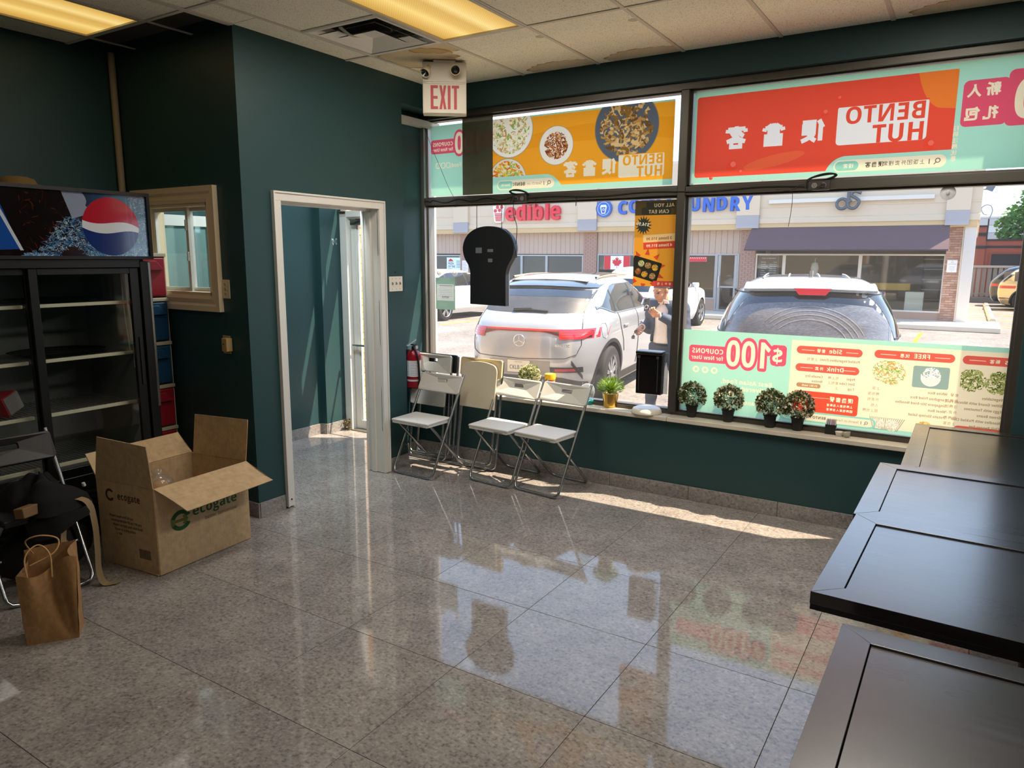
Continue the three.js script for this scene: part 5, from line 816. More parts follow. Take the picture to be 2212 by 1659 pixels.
placard('hours_sign', 'dark opening-hours sheet in the corner shop side window', 'sign', 0.62, 0.95, 0.006, [-1.98, 1.32, -20.4], 300, 460, (g, w, h) => { g.fillStyle = '#4b4440'; g.fillRect(0, 0, w, h); g.fillStyle = '#e8e4de'; words(g, 'Hours of Operation', w / 2, 46, 24, 'bold', 1, 'center'); ['Monday', 'Tuesday', 'Wednesday', 'Thursday', 'Friday', 'Saturday', 'Sunday'].forEach((d, i) => { words(g, d, 30, 108 + i * 34, 22, 'bold', 0.9); words(g, i ? '9:00am-4:30pm' : 'Closed', w - 24, 108 + i * 34, 20, 'bold', 0.8, 'right'); }); words(g, '+416 399 8208', w / 2, 380, 24, 'bold', 0.9, 'center'); });
placard('open_sign', 'small dark OPEN sign low in the corner shop window', 'sign', 0.3, 0.12, 0.01, [-1.13, 1.13, -20.4], 160, 64, (g, w, h) => { g.fillStyle = '#5a524c'; g.fillRect(0, 0, w, h); g.strokeStyle = '#cfc8c0'; g.lineWidth = 4; g.strokeRect(6, 6, w - 12, h - 12); g.fillStyle = '#f2ece4'; words(g, 'OPEN', w / 2, 46, 40, 'bold', 1, 'center'); });
placard('national_flag', 'red and white maple-leaf flag hung inside the laundry window', 'flag', 1.05, 0.5, 0.004, [-7.45, 1.52, -20.36], 420, 200, (g, w, h) => {
  g.fillStyle = '#f4f1f0'; g.fillRect(0, 0, w, h); g.fillStyle = '#cf2136'; g.fillRect(0, 0, w * 0.25, h); g.fillRect(w * 0.75, 0, w * 0.25, h);
  g.beginPath(); const L = [[0, -90], [12, -62], [28, -72], [22, -28], [46, -52], [52, -36], [76, -40], [66, -12], [80, -4], [36, 34], [42, 50], [3, 44], [4, 84], [-4, 84], [-3, 44], [-42, 50], [-36, 34], [-80, -4], [-66, -12], [-76, -40], [-52, -36], [-46, -52], [-22, -28], [-28, -72], [-12, -62]]; L.forEach(([x, y]) => g.lineTo(w / 2 + x * 1.0, h / 2 + y * 1.0)); g.fill();
});
placard('window_poster', 'pale blue pizza offer poster in the leftmost shop window', 'poster', 0.78, 0.86, 0.006, [-14.95, 1.24, -20.3], 240, 270, (g, w, h) => { g.fillStyle = '#cfe6ec'; g.fillRect(0, 0, w, h); g.fillStyle = '#c8202f'; g.beginPath(); g.moveTo(24, 52); g.quadraticCurveTo(40, 20, 60, 14); g.quadraticCurveTo(90, 18, 110, 50); g.fill(); g.fillStyle = '#223'; ['PIZZA', 'OF THE', 'DAY'].forEach((s, i) => words(g, s, 22, 92 + i * 40, 40, 'bold', 0.85)); g.fillStyle = '#5c7d86'; for (let i = 0; i < 7; i++) g.fillRect(158, 40 + i * 14, 60, 6); g.fillStyle = '#c8562c'; g.beginPath(); g.arc(190, 220, 52, 0, 7); g.fill(); g.fillStyle = '#e8b060'; g.beginPath(); g.arc(190, 226, 42, 0, 7); g.fill(); g.fillStyle = '#334'; words(g, '$10.99', 20, 236, 26, 'bold', 0.9); });
placard('paper_notice', 'white paper notice taped on brick between the left shops', 'notice', 0.32, 0.5, 0.004, [-14.34, 1.3, -20.26], 120, 190, (g, w, h) => { g.fillStyle = '#e6e3e8'; g.fillRect(0, 0, w, h); g.fillStyle = '#a8a4b0'; for (let i = 0; i < 9; i++) g.fillRect(16, 20 + i * 17, 84 - (i % 3) * 14, 6); });
placard('shop_poster', 'bright red scalloped banner inside the laundry door side window', 'banner', 0.95, 0.16, 0.004, [-4.55, 1.66, -20.36], 300, 60, (g, w, h) => { g.fillStyle = '#d12a3a'; g.fillRect(0, 0, w, h); g.fillStyle = '#f3e6e2'; for (let i = 0; i < 14; i++) { g.save(); g.translate(14 + i * 21, 0); g.rotate(0.3); g.fillRect(0, 0, 6, 22); g.restore(); } });
{ // inside the corner shop: counter with a yellow cloth and a white drawer unit, seen through its glass
  const t = thing('display_table', 'table under a mustard cloth seen inside the corner shop', 'table', [1.55, -0.09, -21.3]);
  part(t, 'tablecloth', [box(1.3, 0.22, 0.6, [0, 0.94, 0], [0, 0, 0], 0.02)], M('#c9a24c', 0.9)); for (const s of [-0.55, 0.55]) part(t, 'leg', box(0.06, 0.84, 0.06, [s, 0.42, 0]), M('#5c5046', 0.7));
  const u = thing('drawer_cabinet', 'white drawer cabinet standing inside the corner shop window', 'cabinet', [2.35, -0.09, -21.0]);
  part(u, 'carcass', [box(0.5, 0.8, 0.5, [0, 0.4, -0.01])], M_white); for (let i = 0; i < 4; i++) part(u, 'drawer', box(0.46, 0.17, 0.02, [0, 0.12 + i * 0.19, 0.25], [0, 0, 0], 0.004), M('#ddd9d0', 0.5));
  const s = thing('shelf_rack', 'tall dark shelf rack with pale goods in the corner shop', 'shelf', [2.75, -0.09, -22.2]);
  for (const a of [-0.3, 0.3]) part(s, 'upright', box(0.04, 1.9, 0.35, [a, 0.95, 0]), M('#2d2a28', 0.6)); for (let i = 0; i < 6; i++) part(s, 'shelf', box(0.6, 0.03, 0.35, [0, 0.2 + i * 0.32, 0]), M('#cfc7ba', 0.6));
  const c = thing('shop_mannequin_cloth', 'pale garment hanging in the corner shop window', 'garment', [-0.6, 1.2, -20.8]);
  part(c, 'cloth', lathe([[0.02, 0.4], [0.09, 0.36], [0.13, 0.2], [0.1, 0.05], [0.14, 0]], 12), M('#d4d4d6', 0.9)); part(c, 'hanger', tube([[0, 0.4, 0], [0, 0.5, 0], [0.03, 0.54, 0], [0.05, 0.5, 0]], 0.006, 12, 6), M_chrome);
}
{ // wall lamp on the corner of the fascia
  const t = thing('floodlight', 'small blue-grey floodlight on the corner of the fascia', 'lamp', [3.84, 3.72, -20.6]);
  part(t, 'head', [box(0.2, 0.16, 0.14, [0.16, 0.02, 0], [0, 0, -0.4], 0.01)], M('#5d6f86', 0.5, 0.3)); part(t, 'bracket', [box(0.12, 0.03, 0.04, [0.05, -0.02, 0])], M_alu);
}
// ---- yard at the side: fence, brick building, grey hall, tree, pole
{
  const f = thing('picket_fence', 'weathered wooden picket fence at the far end of the side yard', 'fence', [0, 0, 0]);
  const shade = [M('#8d8680', 0.9), M('#7d766f', 0.9), M('#a9763f', 0.9), M('#98908a', 0.9)];
  for (let i = 0; i < 44; i++) part(f, 'picket', box(0.15, 1.32, 0.03, [3.2 + i * 0.21, 0.68, -35.2]), shade[hash(i, 2, 9) < 0.14 ? 2 : (hash(i, 4, 2) * 2) | 0]);
  part(f, 'rail', [span(3.1, 12.5, 1.35, 1.45, -35.26, -35.12)], M('#a39c96', 0.9)); part(f, 'rail', [span(3.1, 12.5, 0.1, 0.2, -35.3, -35.22)], shade[1]);
  solo('retaining_kerb', 'grey timber kerb along the foot of the picket fence', 'kerb', span(3.1, 12.5, GY, 0.0, -35.25, -35.0, 0.02), M('#6d6a66', 0.9));
  const b = thing('brick_building', 'low red brick building with black band behind the fence', 'building', [0, 0, 0]);
  const rb = M('#8f4e3c', 0.9), k = M('#2b2a2c', 0.8);
  part(b, 'wall', [span(4.15, 16, -0.2, 2.66, -44, -38)], rb); part(b, 'tower', [span(3.0, 4.2, -0.2, 3.3, -44, -37.9)], rb);
  part(b, 'band', [span(4.2, 16, 2.28, 2.38, -38.05, -37.97)], k); part(b, 'band', [span(2.98, 4.22, 2.85, 3.0, -37.95, -37.86), span(2.98, 4.22, 2.25, 2.38, -37.95, -37.86)], k); part(b, 'coping', [span(4.15, 16, 2.62, 2.7, -44, -37.95), span(2.96, 4.24, 3.28, 3.36, -44, -37.85)], k);
  part(b, 'garage_opening', [span(4.5, 9, -0.2, 1.98, -38.02, -37.96)], k); part(b, 'garage_trim', [span(4.4, 9.1, 1.98, 2.06, -38.04, -37.94), span(4.4, 4.5, -0.2, 1.98, -38.04, -37.94)], M('#7d4232', 0.9));
  const h = thing('warehouse', 'pale grey flat-roofed warehouse behind the brick building', 'building', [0, 0, 0]);
  const gw = M('#bfbcb8', 0.9), gl = M('#cfccc8', 0.9);
  for (const [y0, y1, m] of [[-0.2, 3.1, gw], [3.1, 3.75, M('#b3b0ac', 0.9)], [3.75, 4.3, gl], [4.3, 4.85, gw]]) part(h, 'wall_band', [span(0, 40, y0, y1 - 0.02, -75, -62 + y1 * 0.01)], m);
  part(h, 'roof_edge', [span(0, 40, 4.83, 4.95, -75, -61.9)], gl);
  const pl = thing('lamp_post', 'thin black post with a curled top beside the brick building', 'lamp post', [4.22, 2.66, -37.9]);
  part(pl, 'pole', [cyl(0.03, 0.03, 1.0, [0, 0.5, 0])], k); part(pl, 'hook', [tube([[0, 1, 0], [0.1, 1.35, 0], [0.02, 1.62, 0], [-0.2, 1.66, 0], [-0.36, 1.5, 0], [-0.25, 1.25, 0], [-0.1, 1.2, 0]], 0.03, 30, 6)], M('#8f9194', 0.5));
}
function leafCloud(n, fn, size, shape = 1) {   // folded little leaves at the points fn gives: [x, y, z, scale]
  const pos = [], nor = [], v = V3(), q = new THREE.Quaternion(), e = new THREE.Euler();
  for (let i = 0; i < n; i++) {
    const [x, y, z, s = 1, dir] = fn(i); e.set(rnd(-1, 1), rnd(6.283), rnd(-0.9, 0.9)); q.setFromEuler(e); if (dir) q.setFromUnitVectors(V3(0, 0, 1), V3(...dir).normalize()).multiply(new THREE.Quaternion().setFromEuler(new THREE.Euler(0, 0, rnd(6.28))));
    const a = size * s, b = a * 0.42 * shape, P = [[0, 0, 0], [b, a * 0.1, a * 0.5], [0, 0, a], [-b, a * 0.1, a * 0.5]].map((k) => v.set(...k).applyQuaternion(q).add(V3(x, y, z)).toArray());
    for (const t of [[0, 1, 2], [0, 2, 3]]) { const A = V3(...P[t[0]]), N = V3(...P[t[1]]).sub(A).cross(V3(...P[t[2]]).sub(A)).normalize(); for (const k of t) { pos.push(...P[k]); nor.push(N.x, N.y, N.z); } }
  }
  const g = new THREE.BufferGeometry(); g.setAttribute('position', new THREE.Float32BufferAttribute(pos, 3)); g.setAttribute('normal', new THREE.Float32BufferAttribute(nor, 3)); g.setAttribute('uv', new THREE.Float32BufferAttribute(new Float32Array(pos.length / 3 * 2), 2));
  return g;
}
function tree(x, z, h, r, label, c, n) {
  const t = thing('leafy_tree', label, 'tree', [x, -0.2, z]);
  part(t, 'trunk', [lathe([[0.22, 0], [0.16, 0.6], [0.12, h * 0.6], [0.03, h * 0.9]], 10), tube([[0, h * 0.4, 0], [r * 0.4, h * 0.6, 0.2], [r * 0.6, h * 0.75, 0.1]], 0.06, 10, 6), tube([[0, h * 0.45, 0], [-r * 0.4, h * 0.62, -0.2], [-r * 0.6, h * 0.78, 0.1]], 0.06, 10, 6)], M('#5a4636', 0.9));
  const blobs = Array.from({ length: 16 }, () => { const a = rnd(6.283), k = rnd(); return [Math.cos(a) * r * 0.65 * k, h * (0.42 + 0.5 * rnd()), Math.sin(a) * r * 0.65 * k, r * rnd(0.28, 0.48)]; });
  part(t, 'foliage', leafCloud(n, (i) => { const b = blobs[i % 16], u = rnd(-1, 1), a = rnd(6.283), s = Math.sqrt(1 - u * u), d = b[3] * Math.cbrt(rnd(0.3, 1)); return [b[0] + s * Math.cos(a) * d, b[1] + u * d, b[2] + s * Math.sin(a) * d]; }, 0.3), M(c, 0.75, 0, { transmission: 0.3, thickness: 0, side: THREE.DoubleSide }), undefined, 'stuff');
}
tree(8.2, -50, 6.6, 3.4, 'broad green tree rising behind the red brick building', '#4f7a2a', 9000);
tree(11.8, -46, 9.5, 3.0, 'taller dark tree at the right edge of the yard', '#3f6a2a', 7000);
tree(8.4, -36.6, 2.3, 0.8, 'small bright shrub-like tree by the garage opening', '#6f9a3c', 2500);
// ------------------------------------------------------------------ the dark left side: cooler, drawers, box, bag
{
  const t = thing('drinks_cooler', 'black two-door drinks cooler with a cola sign on its header', 'refrigerator', [0, 0, 0]);
  const x0 = -1.23, x1 = -0.5, z0 = 2.22, z1 = 3.62, k = M('#0c0d0e', 0.35), k2 = M('#121416', 0.5), liner = M('#6f7270', 0.45);
  part(t, 'cabinet', [span(x0, x1 - 0.06, 0.1, 2.03, z0, z0 + 0.05, 0.004), span(x0, x1 - 0.06, 0.1, 2.03, z1 - 0.05, z1, 0.004), span(x0, x0 + 0.05, 0.1, 2.03, z0 + 0.05, z1 - 0.05), span(x0, x1 - 0.06, 1.7, 2.03, z0 + 0.05, z1 - 0.05), span(x0, x1 - 0.06, 0.1, 0.4, z0 + 0.05, z1 - 0.05)], k);
  part(t, 'liner', [span(x0 + 0.05, x0 + 0.06, 0.4, 1.7, z0 + 0.05, z1 - 0.05), span(x0 + 0.06, x1 - 0.08, 0.4, 1.7, z0 + 0.05, z0 + 0.06), span(x0 + 0.06, x1 - 0.08, 0.4, 1.7, z1 - 0.06, z1 - 0.05), span(x0 + 0.06, x1 - 0.08, 0.4, 0.41, z0 + 0.06, z1 - 0.06)], liner);
  part(t, 'front_frame', [span(x1 - 0.07, x1, 0.1, 1.66, z0, z0 + 0.06, 0.004), span(x1 - 0.07, x1, 0.1, 1.66, z1 - 0.06, z1, 0.004), span(x1 - 0.07, x1, 1.622, 1.672, z0 + 0.06, z1 - 0.06, 0.004), span(x1 - 0.07, x1, 0.1, 0.42, z0 + 0.06, z1 - 0.06, 0.004)], k);
  part(t, 'grille', Array.from({ length: 6 }, (_, i) => span(x1 - 0.005, x1 + 0.004, 0.13 + i * 0.035, 0.145 + i * 0.035, z0 + 0.08, z1 - 0.08)), k2);
  part(t, 'edge_strip', [span(x1 - 0.05, x1 + 0.002, 0.75, 1.655, z0 - 0.006, z0 + 0.012, 0.003)], M('#8b8a86', 0.22, 0.9));
  for (const [a, b, x, n] of [[z0 + 0.065, 2.905, x1 - 0.028, 0], [2.86, z1 - 0.065, x1 - 0.055, 1]]) {
    const d = new THREE.Group(); d.name = 'door'; t.add(d);
    part(d, 'door_frame', [span(x - 0.012, x + 0.012, 0.42, 1.62, a, a + 0.055, 0.003), span(x - 0.012, x + 0.012, 0.42, 1.62, b - 0.045, b, 0.003), span(x - 0.012, x + 0.012, 1.585, 1.62, a + 0.055, b - 0.045, 0.003), span(x - 0.012, x + 0.012, 0.42, 0.47, a + 0.055, b - 0.045, 0.003)], k);
    const g = new THREE.PlaneGeometry(b - a - 0.1, 1.115); g.rotateY(Math.PI / 2); g.translate(x, 1.0275, (a + b) / 2 + 0.005); part(d, 'pane', g, M_glass);
    if (n) part(d, 'sliding_seal', [span(x - 0.008, x + 0.013, 0.43, 1.6, a - 0.004, a + 0.022, 0.002)], M('#c9c6ba', 0.5));
    part(d, 'handle', [span(x + 0.012, x + 0.02, 0.9, 1.2, n ? b - 0.035 : a + 0.015, n ? b - 0.02 : a + 0.03)], k2);
  }
  for (const y of [0.47, 0.775, 1.09, 1.405]) {
    const s = new THREE.Group(); s.name = 'shelf'; t.add(s); const L = [];
    for (let z = z0 + 0.08; z < z1 - 0.07; z += 0.028) L.push(span(x0 + 0.08, x1 - 0.13, y, y + 0.005, z, z + 0.004));
    part(s, 'wires', L, M('#8f9090', 0.4, 0.3), undefined, 'stuff'); part(s, 'front_edge', [span(x1 - 0.145, x1 - 0.125, y - 0.006, y + 0.014, z0 + 0.075, 2.88, 0.002), span(x1 - 0.145, x1 - 0.125, y - 0.006, y + 0.014, 2.9, z1 - 0.075, 0.002)], M('#d9d2bd', 0.45));
  }
  part(t, 'shelf_upright', [span(x0 + 0.06, x0 + 0.075, 0.42, 1.68, 2.6, 2.625), span(x0 + 0.06, x0 + 0.075, 0.42, 1.68, 3.2, 3.225)], M('#6d6d6b', 0.4, 0.5));
  part(t, 'hose', [tube([[x1 - 0.11, 1.6, 2.31], [x1 - 0.12, 1.4, 2.305], [x1 - 0.1, 1.2, 2.3], [x1 - 0.11, 1.0, 2.298]], 0.007, 20, 6), tube([[x1 - 0.13, 1.6, 2.33], [x1 - 0.14, 1.35, 2.32], [x1 - 0.13, 1.1, 2.31]], 0.005, 20, 6)], M('#c9cccb', 0.3, 0, { transmission: 0.3, thickness: 0 }));
  part(t, 'castor', [cyl(0.05, 0.05, 0.04, [x1 - 0.1, 0.05, z0 + 0.1], [0, 0, Math.PI / 2])], k2); part(t, 'castor', [cyl(0.05, 0.05, 0.04, [x1 - 0.1, 0.05, z1 - 0.1], [0, 0, Math.PI / 2])], k2); part(t, 'castor', [cyl(0.05, 0.05, 0.04, [x0 + 0.1, 0.05, z0 + 0.1], [0, 0, Math.PI / 2])], k2); part(t, 'castor', [cyl(0.05, 0.05, 0.04, [x0 + 0.1, 0.05, z1 - 0.1], [0, 0, Math.PI / 2])], k2);
  // header sign
  const h = new THREE.Group(); h.name = 'header_sign'; t.add(h);
  part(h, 'sign_case', [span(x1 - 0.1, x1 + 0.02, 1.672, 1.69, z0 - 0.02, z1 + 0.02), span(x1 - 0.1, x1 + 0.02, 2.045, 2.065, z0 - 0.02, z1 + 0.02), span(x1 - 0.1, x1 + 0.02, 1.69, 2.045, z0 - 0.02, z0 - 0.002), span(x1 - 0.1, x1 + 0.02, 1.69, 2.045, z1 + 0.002, z1 + 0.02), span(x1 - 0.1, x1 - 0.02, 1.69, 2.045, z0, z1)], k);
  const g = new THREE.PlaneGeometry(1.4, 0.355); g.rotateY(Math.PI / 2); g.translate(x1 + 0.004, 1.8675, (z0 + z1) / 2);
  part(h, 'sign_face', g, M('#ffffff', 0.12, 0, { map: canvas(1600, 406, (g, w, h) => {
    const bg = g.createLinearGradient(0, 0, w, 0); bg.addColorStop(0.3, '#1c3f86'); bg.addColorStop(0.42, '#1a0d0a'); bg.addColorStop(0.6, '#2b120a'); bg.addColorStop(0.72, '#2c2836'); bg.addColorStop(0.8, '#22456f'); bg.addColorStop(1, '#5d7f9f'); g.fillStyle = bg; g.fillRect(0, 0, w, h);
    // glass of cola: dark, with ember glints
    g.fillStyle = '#140a08'; g.beginPath(); g.moveTo(w * 0.42, 0); g.lineTo(w * 0.74, 0); g.quadraticCurveTo(w * 0.72, h * 0.7, w * 0.56, h * 0.95); g.lineTo(w * 0.46, h); g.fill();
    for (let i = 0; i < 160; i++) { g.fillStyle = ['#4a1c0c88', '#6e2c1088', '#2a100888'][i % 3]; g.beginPath(); g.ellipse(rnd(w * 0.5, w * 0.74), rnd(h), rnd(3, 30), rnd(1, 5), rnd(3), 0, 7); g.fill(); }
    // ice-blue label to the far left
    g.fillStyle = '#1d4fa5'; g.beginPath(); g.moveTo(0, 0); g.lineTo(w * 0.415, 0); g.lineTo(w * 0.49, h * 0.9); g.lineTo(0, h); g.fill(); g.fillStyle = '#cfd8e4'; g.beginPath(); g.moveTo(w * 0.408, h * 0.2); g.lineTo(w * 0.422, h * 0.2); g.lineTo(w * 0.5, h * 0.92); g.lineTo(w * 0.488, h * 0.92); g.fill();
    // splash
    for (let i = 0; i < 2600; i++) { const a = rnd(), x = w * (0.5 + 0.5 * a), low = h * (1.02 - 0.6 * Math.exp(-(((a - 0.36) / 0.2) ** 2)) - 0.25 * a * a), y = Math.min(h, low + rnd(h * 0.45)); g.strokeStyle = ['#7fa8c9', '#d5e2ea', '#2f6fae', '#1c4d8f', '#a9c4d4', '#3f88bd'][(rnd() * 6) | 0]; g.lineWidth = rnd(0.8, 3.4); g.beginPath(); g.moveTo(x, y); g.quadraticCurveTo(x + rnd(-16, 16), y + rnd(-16, 16), x + rnd(-26, 26), y + rnd(-20, 20)); g.stroke(); }
    for (let i = 0; i < 700; i++) { const x = w * rnd(0.93, 1), y = rnd(h); g.strokeStyle = ['#a8bccb', '#dfe8ee', '#5f86a8'][(rnd() * 3) | 0]; g.lineWidth = rnd(0.6, 2); g.beginPath(); g.moveTo(x, y); g.lineTo(x + rnd(-12, 12), y + rnd(-14, 14)); g.stroke(); }
    g.fillStyle = '#8d99ae'; g.beginPath(); g.moveTo(w * 0.655, 0); g.lineTo(w * 0.735, 0); g.quadraticCurveTo(w * 0.76, h * 0.12, w * 0.745, h * 0.2); g.quadraticCurveTo(w * 0.772, h * 0.3, w * 0.735, h * 0.36); g.lineTo(w * 0.69, h * 0.42); g.closePath(); g.fill();
    // red, white and blue ball with a wavy band
    const cx = w * 0.845, cy = h * 0.52, R = h * 0.47; g.save(); g.beginPath(); g.arc(cx, cy, R, 0, 7); g.clip(); g.fillStyle = '#d8dde4'; g.fillRect(cx - R, cy - R, 2 * R, 2 * R);
    g.fillStyle = '#b4122b'; g.beginPath(); g.moveTo(cx - R, cy - R); g.lineTo(cx + R, cy - R); g.lineTo(cx + R, cy + R * 0.02); g.bezierCurveTo(cx + R * 0.3, cy - R * 0.42, cx - R * 0.2, cy + R * 0.12, cx - R, cy - R * 0.2); g.fill();
    g.fillStyle = '#12296e'; g.beginPath(); g.moveTo(cx - R, cy + R); g.lineTo(cx + R, cy + R); g.lineTo(cx + R, cy + R * 0.2); g.bezierCurveTo(cx + R * 0.35, cy - R * 0.02, cx - R * 0.1, cy + R * 0.5, cx - R, cy + R * 0.06); g.fill(); g.restore();
    g.fillStyle = 'rgba(200,215,230,.22)'; g.fillRect(w * 0.915, 0, 5, h); g.fillRect(w * 0.935, 0, 9, h);
  }, { clamp: true }), clearcoat: 0.6, clearcoatRoughness: 0.05 }));
  solo('serving_tray', 'large black oval tray on the middle shelf of the drinks cooler', 'tray', [lathe([[0, 0], [0.2, 0], [0.26, 0.02], [0.27, 0.022], [0.2, 0.008], [0, 0.008]], 36)].map((g) => xf(g, [-0.88, 1.1, 2.62], [0, 0, 0], [0.8, 1, 1])), M('#08090a', 0.5));
  solo('serving_tray', 'dark blue-black tray on the top shelf of the drinks cooler', 'tray', [lathe([[0, 0], [0.2, 0], [0.24, 0.02], [0.25, 0.022], [0.2, 0.008], [0, 0.008]], 36)].map((g) => xf(g, [-0.88, 1.415, 2.62], [0, 0, 0], [0.8, 1, 1])), M('#0d1a24', 0.5));
  const c = thing('drink_carton', 'red and white carton lying on the lower shelf behind the left cooler door', 'carton', [-0.78, 0.79, 3.02], 0.5);
  part(c, 'carton_body', [box(0.2, 0.11, 0.12, [0, 0.07, 0], [0.3, 0, 0.12], 0.003)], M('#a3202e', 0.5)); part(c, 'carton_end', [box(0.004, 0.1, 0.11, [0.102, 0.082, 0], [0.3, 0, 0.12])], M('#8a8486', 0.6));
  const hat = thing('straw_hat', 'flat straw hat lying on top of the drinks cooler', 'hat', [-0.8, 2.066, 2.78]);
  part(hat, 'brim', [lathe([[0, 0.012], [0.1, 0.014], [0.2, 0.002], [0.205, 0.006], [0.1, 0.022], [0, 0.02]], 36)], M('#7a6238', 0.9)); part(hat, 'crown', [lathe([[0.1, 0.018], [0.085, 0.05], [0.05, 0.062], [0, 0.062]], 30)], M('#6f5830', 0.9)); part(hat, 'straw_end', [tube([[0.12, 0.02, 0.2], [0.16, 0.06, 0.3], [0.17, 0.14, 0.36]], 0.0012, 8, 4)], M('#8a744a', 0.9));
}
{
  const t = thing('drawer_tower', 'tall plastic drawer tower with red and blue drawers beside the cooler', 'drawer tower', [0, 0, 0]);
  const x0 = -1.17, x1 = -0.79, z0 = 1.925, z1 = 2.2, ivory = M('#b8ad93', 0.5), red = M('#8f1426', 0.4), blue = M('#12405f', 0.4);
  part(t, 'frame', [span(x0, x0 + 0.015, 0.08, 1.7, z0, z1), span(x0, x1 - 0.01, 0.08, 1.7, z0, z0 + 0.006), span(x0, x1 - 0.01, 0.08, 1.7, z1 - 0.006, z1), span(x0, x1, 0.08, 0.24, z0, z1, 0.006)], ivory);
  [1.42, 1.125, 0.83, 0.535, 0.24].forEach((y, i) => {
    const d = new THREE.Group(); d.name = 'drawer'; t.add(d); const m = [red, blue, blue, red, red][i], zc = (z0 + z1) / 2;
    part(d, 'drawer_front', [span(x1 - 0.04, x1 + 0.002, y + 0.004, y + 0.262, z0 + 0.008, z1 - 0.008, 0.012), span(x0 + 0.02, x1 - 0.04, y + 0.004, y + 0.24, z0 + 0.01, z1 - 0.01)], m);
    part(d, 'pull_lip', [extr([[0, 0], [0.2, 0], [0.15, 0.055], [0.05, 0.055]], 0.028, 0.004)].map((g) => xf(g, [x1 - 0.002, y + 0.182, zc + 0.1], [0, Math.PI / 2, 0])), m);
    part(t, 'rim', [span(x0, x1 + 0.004, y + 0.266, y + 0.29, z0 - 0.002, z1 + 0.002, 0.004)], ivory); part(t, 'rim_clip', [span(x1 + 0.002, x1 + 0.008, y + 0.268, y + 0.282, z1 - 0.11, z1 - 0.03, 0.002)], M('#8f866f', 0.5));
  });
  for (const [a, b] of [[x0 + 0.04, z0 + 0.04], [x0 + 0.04, z1 - 0.04], [x1 - 0.04, z0 + 0.04], [x1 - 0.04, z1 - 0.04]]) part(t, 'castor', [cyl(0.035, 0.035, 0.025, [a, 0.036, b], [0, 0, Math.PI / 2]), span(a - 0.012, a + 0.012, 0.05, 0.082, b - 0.012, b + 0.012)], M_foot);
}
const cardT = field(256, (u, v) => { const k = 1 + 0.16 * (fbm(u, v, 24, 61, 3) - 0.5) + 0.05 * (vnoise(u * 200, v * 3, 600, 8) - 0.5); return [190 * k, 163 * k, 126 * k]; });
const M_card = M('#ffffff', 0.85, 0, { map: cardT, specularIntensity: 0.3 }), M_cardIn = M('#8d6b47', 0.9);
